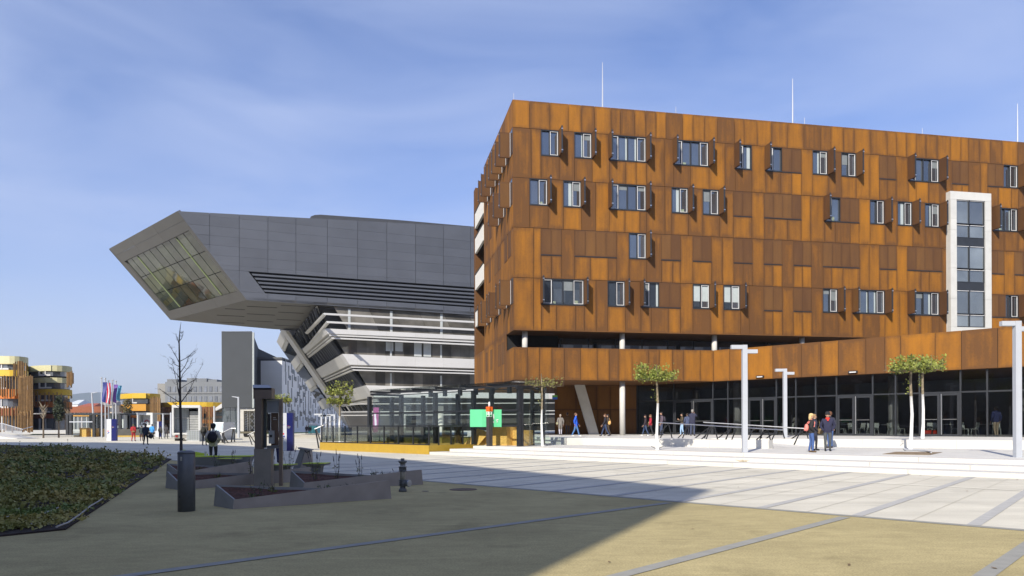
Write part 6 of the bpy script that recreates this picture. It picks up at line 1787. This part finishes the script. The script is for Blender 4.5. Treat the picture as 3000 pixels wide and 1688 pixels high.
# ================================================================== PEOPLE
SKIN = M('skin', (.42, .25, .17), .6, .06); 
def cloth(rgb, rough=.85):
    return flat('cloth_%d_%d_%d' % rgb, *rgb, rough, var=.14, scale=7)
def person(label, pos, h, face, top, legs, shoes=(35, 32, 30), hair=(50, 36, 26), stride=.0, arms='down', hem=.80, bulk=1.0, long_hair=False, hat=None, group=None, head_turn=0.0):
    """one continuous skinned body, facing +Y before the turn; parts: hair, hat"""
    f = h / 1.75
    t = thing('person', label, 'person', pos, group, rz=face)
    S = stride
    verts, edges, rad = [], [], []
    def add(p, r, par=None):
        verts.append(V(p) * f); rad.append((r[0] * f, r[1] * f) if isinstance(r, tuple) else (r * f, r * f))
        if par is not None: edges.append((par, len(verts) - 1))
        return len(verts) - 1
    b = bulk
    pel = add((0, 0, .95), (.150 * b, .115 * b))
    w_ = add((0, 0, 1.12), (.145 * b, .11 * b), pel)
    ch = add((0, .0, 1.32), (.165 * b, .12 * b), w_)
    nb = add((0, -.01, 1.46), (.075, .07), ch)
    nk = add((0, .01, 1.53), .055, nb)
    hd = add((0, .025, 1.60), (.074, .09), nk)
    ht = add((0, .02, 1.70), (.07, .085), hd)
    hands = []
    for sg in (-1, 1):
        hp = add((sg * .095, 0, .88), .098, pel)
        kn = add((sg * .10, sg * S * .42 + .03, .50), .066, hp)
        an = add((sg * .10, sg * S - .02, .10), .045, kn)
        hl = add((sg * .10, sg * S - .03, .05), .042, an)
        add((sg * .115, sg * S + .15, .035), (.042, .03), hl)
        so = add((sg * .19, -.005, 1.40), .072 * b, ch)
        if arms == 'down':
            el_ = add((sg * .25, -.05 - sg * S * .35, 1.14), .054 * b, so); wr = add((sg * .25, .05 - sg * S * .6, .92), .036, el_); hdn = (sg * .245, .09 - sg * S * .7, .83)
        elif arms == 'pocket':
            el_ = add((sg * .29, -.09, 1.13), .056 * b, so); wr = add((sg * .20, .06, .97), .04, el_); hdn = (sg * .16, .10, .92)
        elif arms == 'phone':
            el_ = add((sg * .25, .02, 1.15), .054 * b, so); wr = add((sg * .09, .24, 1.22), .036, el_); hdn = (sg * .05, .29, 1.27)
        elif arms == 'camera':
            el_ = add((sg * .27, .16, 1.28), .054 * b, so); wr = add((sg * .09, .17, 1.50), .036, el_); hdn = (sg * .05, .16, 1.57)
        else:
            el_ = add((sg * .26, -.06, 1.14), .054 * b, so); wr = add((sg * .23, .12, 1.0), .036, el_); hdn = (sg * .2, .18, .98)
        pm = add(hdn, (.042, .022), wr)
        hands.append((V(verts[wr]), V(verts[pm]), sg))
    me = bpy.data.meshes.new('body'); me.from_pydata([tuple(v) for v in verts], edges, [])
    ob_ = bpy.data.objects.new('body', me); COL.objects.link(ob_)
    sk = ob_.modifiers.new('Skin', 'SKIN'); sk.use_smooth_shade = True
    for i, sv in enumerate(me.skin_vertices[0].data):
        sv.radius = rad[i]; sv.use_root = (i == 0)
    ss = ob_.modifiers.new('Sub', 'SUBSURF'); ss.levels = ss.render_levels = 2
    dg = bpy.context.evaluated_depsgraph_get()
    em_ = bpy.data.meshes.new_from_object(ob_.evaluated_get(dg))
    bpy.data.objects.remove(ob_); bpy.data.meshes.remove(me)
    mb = MB()
    mb.v = [v.co.copy() for v in em_.vertices]; mb.f = [tuple(p.vertices) for p in em_.polygons]
    hand_ctr = [q for _, q, _ in hands]
    for p in em_.polygons:
        c = p.center / f
        m = 1
        near = any((p.center - q).length < .075 * f for q in hand_ctr)
        if near and arms != 'pocket': m = 0
        elif c.z < .085: m = 3
        elif c.z < hem and abs(c.x) < .19: m = 2
        elif c.z > 1.535: m = 0
        mb.m.append(m)
    bpy.data.meshes.remove(em_)
    # fingers, nose, ears, eyes
    mb.mi = 0
    for wr, pm, sg in hands:
        if arms == 'pocket': break
        d = (pm - wr).normalized(); sd_ = d.cross(V((sg, 0, 0)) if abs(d.x) < .8 else V((0, 0, 1))).normalized(); nn_ = d.cross(sd_)
        for i, L in enumerate((.070, .082, .076, .060)):
            o0 = pm + d * .03 * f + sd_ * (i - 1.5) * .019 * f
            mb.path([o0, o0 + d * L * .55 * f + nn_ * .008 * f, o0 + d * L * .95 * f + nn_ * .028 * f], [.0095 * f, .009 * f, .0065 * f], 5)
        o0 = pm - sd_ * .035 * f
        mb.path([o0, o0 - sd_ * .025 * f + d * .035 * f, o0 - sd_ * .022 * f + d * .065 * f], [.011 * f, .010 * f, .007 * f], 5)
    mb.path([V((0, .105, 1.645)) * f, V((0, .135, 1.61)) * f, V((0, .112, 1.60)) * f], [.008 * f, .015 * f, .010 * f], 6)
    for sg in (-1, 1):
        mb.ell(V((sg * .078, .02, 1.63)) * f, (.014 * f, .024 * f, .034 * f), 8, 5)
    mb.mi = 4
    for sg in (-1, 1): mb.ell(V((sg * .032, .104, 1.645)) * f, (.011 * f, .008 * f, .007 * f), 6, 4)
    mb.mi = 5
    mb.ell(V((0, .107, 1.572)) * f, (.022 * f, .008 * f, .006 * f), 8, 4)
    mb.build('body', [SKIN, cloth(top), cloth(legs), cloth(shoes), BLACK, M('lips', (.30, .12, .10), .6)], t, True)
    hm = M('hair_%d_%d_%d' % hair, srgb(*hair), .75, .2, 30)
    hb = MB()
    if long_hair:
        hb.ell(V((0, .0, 1.685)) * f, (.098 * f, .108 * f, .085 * f), 14, 9)
        hb.ell(V((0, -.055, 1.57)) * f, (.092 * f, .062 * f, .15 * f), 12, 8)
    else:
        hb.ell(V((0, -.005, 1.69)) * f, (.086 * f, .102 * f, .075 * f), 14, 9)
        hb.ell(V((0, -.045, 1.635)) * f, (.082 * f, .062 * f, .075 * f), 12, 7)
    hb.build('hair', hm, t, True)
    if hat:
        MB().lathe([(.104 * f, 1.655 * f), (.108 * f, 1.70 * f), (.095 * f, 1.765 * f), (.05 * f, 1.80 * f), (.01 * f, 1.807 * f)], 16, (0, .005, 0)).build('hat', cloth(hat), t, True)
    return t, f
def pack(owner, rgb, f, label, size=(.16, .09, .22), straps=True, z=1.22, y=-.2):
    """a backpack worn by a person: its own thing, at the person's place"""
    t = thing('backpack', label, 'backpack', owner.location, rz=owner.rotation_euler.z)
    MB().ell(V((0, y, z)) * f, tuple(s * f for s in size), 14, 10).build('bag_body', cloth(rgb), t, True)
    MB().ell(V((0, y - size[1] * .75, z - .08)) * f, (size[0] * .7 * f, .05 * f, size[2] * .45 * f), 12, 8).build('front_pocket', cloth(rgb), t, True)
    if straps:
        for sg in (-1, 1):
            MB().path([V((sg * .1, y + .05, z + .18)) * f, V((sg * .12, -.02, 1.50)) * f, V((sg * .13, .12, 1.36)) * f, V((sg * .15, .08, 1.15)) * f], [.02 * f] * 4, 6).build('strap', cloth(rgb), t)
def bag(owner, rgb, f, label, x=.3, z=.75, size=(.09, .2, .17), y=0.0):
    t = thing('shoulder_bag', label, 'bag', owner.location, rz=owner.rotation_euler.z)
    MB().ell(V((x, y, z)) * f, tuple(s * f for s in size), 12, 8).build('bag_body', cloth(rgb), t, True)
    MB().path([V((x, y - .1, z + .1)) * f, V((x * .75, y, z + .35)) * f, V((x * .6, y - .02, 1.44)) * f, V((x * .8, y + .1, z + .12)) * f], [.012 * f] * 4, 5).build('handle', cloth(rgb), t)
def place(px, fy, hy, z):
    p = G(px, fy, z); return p, (fy - hy) / FPX * p.y
RTN, LFT, AWAY, TOWARD = -math.pi / 2, math.pi / 2, 0.0, math.pi
# the couple and their companions on the lower terrace
p, h = place(2377, 1325.6, 1212, ZL)
o, f = person('blond person in a black leather jacket and blue jeans with a pink backpack', p, h, RTN - .15, (38, 35, 36), (62, 88, 140), (92, 74, 52), (196, 172, 122), .05, 'pocket', .86, 1.18, True)
pack(o, (226, 130, 120), f, 'pink and white patterned backpack on the blond person', (.14, .09, .17), True, 1.12)
p, h = place(2386, 1320, 1214, ZL)
o, f = person('person in dark coat with sunglasses on the head beside the blond person', p, h, RTN, (44, 46, 60), (30, 30, 40), (24, 24, 26), (150, 120, 84), .06, 'pocket', .7, 1.1, False)
bag(o, (110, 92, 64), f, 'olive shoulder bag carried by the person in the dark coat', .12, .92, (.1, .14, .15), .22)
p, h = place(2425, 1322, 1209, ZL)
o, f = person('person in navy jacket, black cap and red scarf with hands in pockets', p, h, TOWARD - .35, (34, 36, 62), (70, 74, 76), (30, 28, 28), (70, 60, 50), .04, 'pocket', .84, 1.3, hat=(30, 30, 34))
sc_ = thing('scarf', 'red scarf at the neck of the person in the navy jacket', 'scarf', o.location, rz=o.rotation_euler.z)
MB().lathe([(.075 * f, 1.42 * f), (.098 * f, 1.46 * f), (.095 * f, 1.50 * f), (.07 * f, 1.53 * f)], 14, (0, .015, 0)).build('wrap', cloth((200, 50, 40)), sc_, True)
MB().slab([V((-.04, .135, 1.46)) * f, V((.04, .135, 1.46)) * f, V((.025, .155, 1.37)) * f, V((-.025, .155, 1.37)) * f], (0, .015, 0)).build('scarf_end', cloth((200, 50, 40)), sc_)
p, h = place(2432, 1313, 1206, ZL)
o, f = person('person in blue jeans standing half hidden behind the person in the black cap', p, h, AWAY + .2, (48, 50, 66), (60, 84, 130), (60, 50, 44), (96, 62, 38), .03, 'down', .84, 1.1)
# walkers on the upper terrace
ppl = [
 (1687, 1279, 1210, 'person in a bright blue jacket and jeans striding under the passage', RTN, (36, 90, 200), (70, 110, 160), (220, 220, 215), (110, 80, 60), .26, 'down', .76, 1.25, False, None),
 (1642, 1275.5, 1214, 'person in a long grey coat and white trousers walking away under the passage', AWAY + .2, (120, 116, 112), (170, 170, 185), (70, 62, 60), (150, 140, 130), .1, 'down', .5, 1.2, False, None),
 (1663, 1274, 1209, 'person in a brown coat walking away beside the grey coat', AWAY, (92, 66, 34), (44, 42, 50), (30, 28, 26), (40, 26, 22), .1, 'down', .72, 1.25, False, None),
 (1773, 1278, 1213, 'person with brown hair in black jacket and dark jeans striding past the slanted strut', LFT, (34, 34, 44), (48, 62, 92), (36, 32, 30), (92, 62, 38), .3, 'down', .9, 1.0, True, None),
 (1781, 1276.5, 1214, 'dark-haired companion half hidden behind the striding person in black', LFT, (62, 52, 44), (60, 50, 40), (40, 34, 30), (24, 20, 20), .2, 'down', .8, 1.0, True, None),
 (1891, 1277, 1216, 'person in dark quilted jacket, jeans and white shoes walking towards the passage', LFT, (52, 40, 46), (50, 66, 96), (228, 228, 224), (48, 30, 26), .24, 'down', .85, 1.05, True, None),
 (1906, 1276.5, 1215, 'person in red top carrying a big canvas bag beside the white tree trunk', LFT, (168, 34, 54), (40, 40, 48), (40, 36, 34), (104, 74, 48), .2, 'down', .86, 1.05, True, None),
 (1938, 1276, 1207, 'person in a grey mauve jacket behind the handrail end', LFT, (92, 80, 92), (62, 72, 98), (40, 36, 36), (40, 30, 26), .06, 'down', .84, 1.15, False, None),
 (1998, 1276, 1211, 'person in olive jacket and pale jeans looking at a phone by the doors', LFT, (76, 68, 54), (150, 180, 214), (190, 180, 170), (22, 20, 22), .1, 'phone', .86, 1.15, False, None),
 (2029, 1277.5, 1200, 'tall person in navy jacket photographing at the open glass door', AWAY - .5, (42, 44, 66), (58, 66, 90), (80, 70, 62), (140, 136, 130), .06, 'camera', .82, 1.2, False, None),
 (2014, 1275, 1211, 'person in blue-grey coat waiting behind the tall photographer', AWAY, (66, 76, 104), (40, 44, 60), (36, 34, 34), (40, 34, 30), .05, 'down', .8, 1.1, False, None),
]
made = {}
for px, fy, hy, lab, fc, top_, leg_, shoe, hair_, st_, arm_, hem_, blk_, lh, hat_ in ppl:
    p, h = place(px, fy, hy, ZU)
    made[px] = person(lab, p, h, fc, top_, leg_, shoe, hair_, st_, arm_, hem_, blk_, lh, hat_)
bag(*[made[1642][0], (150, 146, 120)], made[1642][1], 'pale shoulder bag of the person in the grey coat', -.28, .98, (.1, .14, .12))
bag(made[1781][0], (214, 168, 104), made[1781][1], 'tan bag carried by the dark-haired companion', -.22, 1.05, (.09, .13, .17), -.1)
bag(made[1906][0], (176, 150, 108), made[1906][1], 'big canvas bag carried beside the white tree trunk', .24, .95, (.12, .2, .24))
pack(made[1938][0], (54, 50, 62), made[1938][1], 'dark rucksack of the person in the grey mauve jacket', (.14, .1, .2))
# square, left
p = G(625, 1362); h = (1362 - 1243.5) / FPX * p.y
o, f = person('person in pale beige jacket and dark knitted hat seen from behind near the lime bench', p, h, AWAY + .25, (182, 176, 164), (44, 44, 50), (30, 28, 28), (40, 36, 34), .03, 'pocket', .80, 1.4, hat=(26, 26, 34))
pack(o, (20, 20, 32), f, 'black rucksack hanging on one shoulder of the person in the beige jacket', (.2, .13, .25), True, 1.2, -.24)
p, h = place(599, 1305, 1242, 0)
o, f = person('person in dark olive jacket walking away with a rucksack beside the caged tank', p, h, AWAY, (54, 52, 46), (40, 44, 56), (30, 28, 28), (26, 24, 24), .1, 'down', .72, 1.35)
pack(o, (42, 42, 36), f, 'dark olive rucksack on the person beside the caged tank', (.17, .11, .24))
p = G(806, 1357); h = 1.74
person('person in navy trousers standing behind the telephone booth', p, h, AWAY, (40, 46, 70), (26, 30, 66), (24, 22, 24), (60, 46, 36), .1, 'phone', .84, 1.1)
sq = [
 (391, 1293, 1243, 'person in a red tracksuit walking across the sunny square', AWAY, (150, 24, 34), (150, 22, 36), (40, 34, 34), (96, 90, 60), .12, 1.45, (120, 90, 60), 'brown belt bag on the person in red', .1),
 (427, 1303, 1242, 'person in a dark navy jacket carrying bulky bags in both hands', AWAY, (34, 40, 56), (26, 26, 40), (24, 22, 24), (40, 32, 30), .14, 1.35, (24, 24, 28), 'bulky black bag in the hand of the person in navy', .42),
 (446, 1287, 1243, 'person in a bright sky blue jacket beside the small pylon', AWAY, (60, 140, 206), (50, 46, 44), (70, 56, 48), (40, 36, 50), .08, 1.35, None, None, 0),
 (415, 1292, 1247, 'person in dark clothes walking just ahead of the person in navy', AWAY + .3, (44, 56, 62), (70, 44, 50), (40, 34, 34), (30, 26, 26), .08, 1.2, None, None, 0),
 (470, 1286.5, 1248, 'person in a short dark grey coat next to the short lamp posts', AWAY, (54, 52, 52), (46, 44, 44), (60, 44, 36), (36, 32, 32), .1, 1.25, None, None, 0),
 (487, 1285.5, 1245, 'person in a charcoal suit swinging one arm beside the truck', AWAY, (58, 56, 60), (50, 48, 54), (40, 36, 36), (50, 40, 36), .14, 1.2, None, None, 0),
 (538, 1291, 1243, 'worker in a dark blue top reaching towards the caged tank behind the truck', RTN, (44, 50, 74), (36, 38, 48), (30, 28, 28), (40, 32, 28), .12, 1.2, None, None, 0),
 (898, 1273, 1246, 'person in a black jacket in the small group by the turquoise cabin', TOWARD, (38, 36, 42), (40, 40, 46), (30, 28, 28), (120, 110, 100), .04, 1.3, None, None, 0),
 (905.5, 1273, 1247, 'person in a dark coat and jeans in the middle of the small group', AWAY, (34, 34, 44), (60, 76, 110), (30, 28, 28), (30, 26, 26), .04, 1.25, None, None, 0),
 (911, 1272.5, 1248, 'person in a dark jacket with a red scarf at the edge of the small group', LFT, (40, 34, 40), (44, 48, 60), (30, 28, 28), (34, 28, 26), .05, 1.25, None, None, 0),
]
for px, fy, hy, lab, fc, top_, leg_, shoe, hair_, st_, blk_, bagc, bagl, bx in sq:
    p, h = place(px, fy, hy, 0)
    o, f = person(lab, p, h, fc, top_, leg_, shoe, hair_, st_, 'down', .8, blk_)
    if bagc: bag(o, bagc, f, bagl, bx if bx else .2, .72 if bx > .2 else 1.0, (.2, .22, .2) if bx > .2 else (.2, .08, .1), -.2 if bx < .2 else 0)
o, f = made[2029]
cm = thing('camera_in_hands', 'small dark camera held up by the tall photographer', 'camera', o.location, rz=o.rotation_euler.z)
MB().box(-.06 * f, .06 * f, .16 * f, .20 * f, 1.585 * f, 1.66 * f).build('camera_body', BLACK, cm)
MB().tube((0, .2 * f, 1.62 * f), (0, .25 * f, 1.62 * f), .03 * f).build('lens', BLACK, cm)

# ================================================================== CAFE CHAIRS AND TABLES BEHIND THE GLASS
CHW = M('chair_white', (.62, .66, .60), .5, .05)
def make_chair():
    t = thing('cafe_chair', 'pale cafe chair with rounded back behind the ground-floor glass', 'chair', (0, 0, 0), 'cafe chairs behind the glass')
    MB().prism([V((-.22, -.21, .43)), V((.22, -.21, .43)), V((.2, .2, .42)), V((-.2, .2, .42))], [V((-.22, -.21, .455)), V((.22, -.21, .455)), V((.2, .2, .45)), V((-.2, .2, .45))]).build('seat', CHW, t)
    n = 6
    mb = MB()
    for k in range(n):
        x0, x1 = -.22 + .44 * k / n, -.22 + .44 * (k + 1) / n
        y = lambda x: .22 - .25 * x * x
        mb.prism([V((x0, y(x0), .52)), V((x1, y(x1), .52)), V((x1 * .95, y(x1) + .06, .84)), V((x0 * .95, y(x0) + .06, .84))], [V((x0, y(x0) + .02, .52)), V((x1, y(x1) + .02, .52)), V((x1 * .95, y(x1) + .08, .84)), V((x0 * .95, y(x0) + .08, .84))])
    mb.build('backrest', CHW, t)
    for sx in (-1, 1):
        MB().tube((sx * .19, -.18, .43), (sx * .22, -.22, 0), .018, .014, 6).build('leg', CHW, t)
        MB().path([(sx * .2, .24, .6), (sx * .19, .19, .43), (sx * .22, .26, 0)], [.018, .018, .014], 6).build('leg', CHW, t)
    return t
ch0 = make_chair(); first = True
chairs = [(2322, 3.2, .4), (2365, 2.6, 1.6), (2380, 3.6, -.6), (2330, 4.4, 2.8), (2463, 2.2, .2), (2472, 2.2, -.3), (2480, 4.0, 1.2), (2512, 2.6, 2.4), (2526, 2.4, .5), (2608, 3.0, .3), (2624, 3.0, -.4), (2645, 2.4, .1), (2655, 3.6, 1.8), (2716, 2.6, .7), (2738, 2.8, -1.0), (2790, 3.2, .2), (2160, 3.6, .3), (2206, 3.0, -.4), (2222, 4.2, 1.4)]
for px, dep, a in chairs:
    p = kp(ks(px) + dep * .55, -.35 - dep, ZU)
    rz = math.atan2(dK.y, dK.x) + a
    if first: ch0.location = p; ch0.rotation_euler = (0, 0, rz); first = False
    else: copy_tree(ch0, p, rz)
TT = M('table_top', (.55, .56, .52), .5)
tb0 = None
for px, dep in ((2345, 3.3), (2490, 3.0), (2635, 3.3), (2755, 3.4), (2240, 3.6)):
    p = kp(ks(px) + dep * .55, -.35 - dep, ZU)
    if tb0 is None:
        tb0 = thing('cafe_table', 'small square cafe table among the pale chairs behind the glass', 'table', p, 'cafe tables behind the glass')
        MB().box(-.4, .4, -.4, .4, .71, .74).build('table_top', TT, tb0); MB().tube((0, 0, .02), (0, 0, .71), .03).build('pedestal', BLACK, tb0); MB().lathe([(.25, 0), (.25, .02)], 16).build('foot', BLACK, tb0)
    else: copy_tree(tb0, p, 0)
p = kp(ks(2668) + .9, -.9, ZU)
t = thing('red_roll', 'bright red rolled mat lying behind the glass near the tree', 'rolled mat', p)
MB().tube(dK * -.55 + V((0, 0, .19)), dK * .55 + V((0, 0, .19)), .185, .185, 18).build('roll', flat('roll_red', 224, 60, 30, .6), t, True); MB().tube(dK * .15 + V((0, 0, .19)), dK * .24 + V((0, 0, .19)), .19, .19, 18).build('strap', BLACK, t)
p = kp(ks(2915) + 1.0, -1.8, ZU)
t = thing('loudspeaker', 'grey loudspeaker on a tripod behind the glass', 'loudspeaker', p)
MB().box(-.22, .22, -.2, .2, 1.5, 2.25).build('cabinet', M('speaker_grey', (.16, .16, .15), .6), t)
MB().tube((0, 0, .5), (0, 0, 1.5), .025).build('pole', BLACK, t)
for a in (0, 2.1, 4.2): MB().tube((0, 0, .65), (.5 * math.cos(a), .5 * math.sin(a), 0), .02).build('leg', BLACK, t)
p = kp(ks(2845) + 1.0, -2.0, ZU)
person('person in pale trousers standing inside behind the glass beside the double door', p, 1.8, AWAY, (60, 66, 110), (190, 170, 140), (60, 50, 44), (40, 32, 28), .06, 'down', .84, 1.15)
p = kp(ks(2250) + 1.2, -2.4, ZU)
person('person in a pale shirt standing inside the cafe behind the door handle', p, 1.5, TOWARD, (150, 146, 140), (40, 40, 46), (30, 28, 28), (70, 50, 36), .03, 'phone', .84, 1.1)

# fallen leaves and grit on the paving
fl = MB(); st = random.getstate(); random.seed(77)
for _ in range(150):
    s_, n_ = random.uniform(-32, 6), random.choice((random.uniform(2, 25.8), random.uniform(24.8, 25.95)))
    p = SN(s_, n_, .022)
    a = random.uniform(0, 6.28); r = random.uniform(.015, .045)
    u, w = V((math.cos(a), math.sin(a), .12)) * r, V((-math.sin(a), math.cos(a), .1)) * r * .6
    fl.face(p - u, p + w, p + u, p - w)
random.setstate(st)
tag(fl.build('fallen_leaves', M('dry_leaf', (.16, .10, .05), .9, .4, 20)), 'scattered small dry fallen leaves and grit on the paving', 'leaf litter', None, 'stuff')

# ================================================================== AIR
hm_ = bpy.data.materials.new('thin_haze'); hm_.use_nodes = True
hn, hl_ = hm_.node_tree.nodes, hm_.node_tree.links
hn.remove(hn['Principled BSDF'])
pv = hn.new('ShaderNodeVolumePrincipled')
pv.inputs['Color'].default_value = (0.78, 0.86, 1.0, 1)
pv.inputs['Density'].default_value = 0.00021
pv.inputs['Anisotropy'].default_value = 0.2
hl_.new(pv.outputs['Volume'], hn['Material Output'].inputs['Volume'])
hzb = MB().box(-3600, 3600, -350, 5300, -3.5, 190).build('haze', hm_)
hzb.data.flip_normals()
tag(hzb, 'thin pale haze in the air over the square and the hills', 'haze', None, 'stuff')
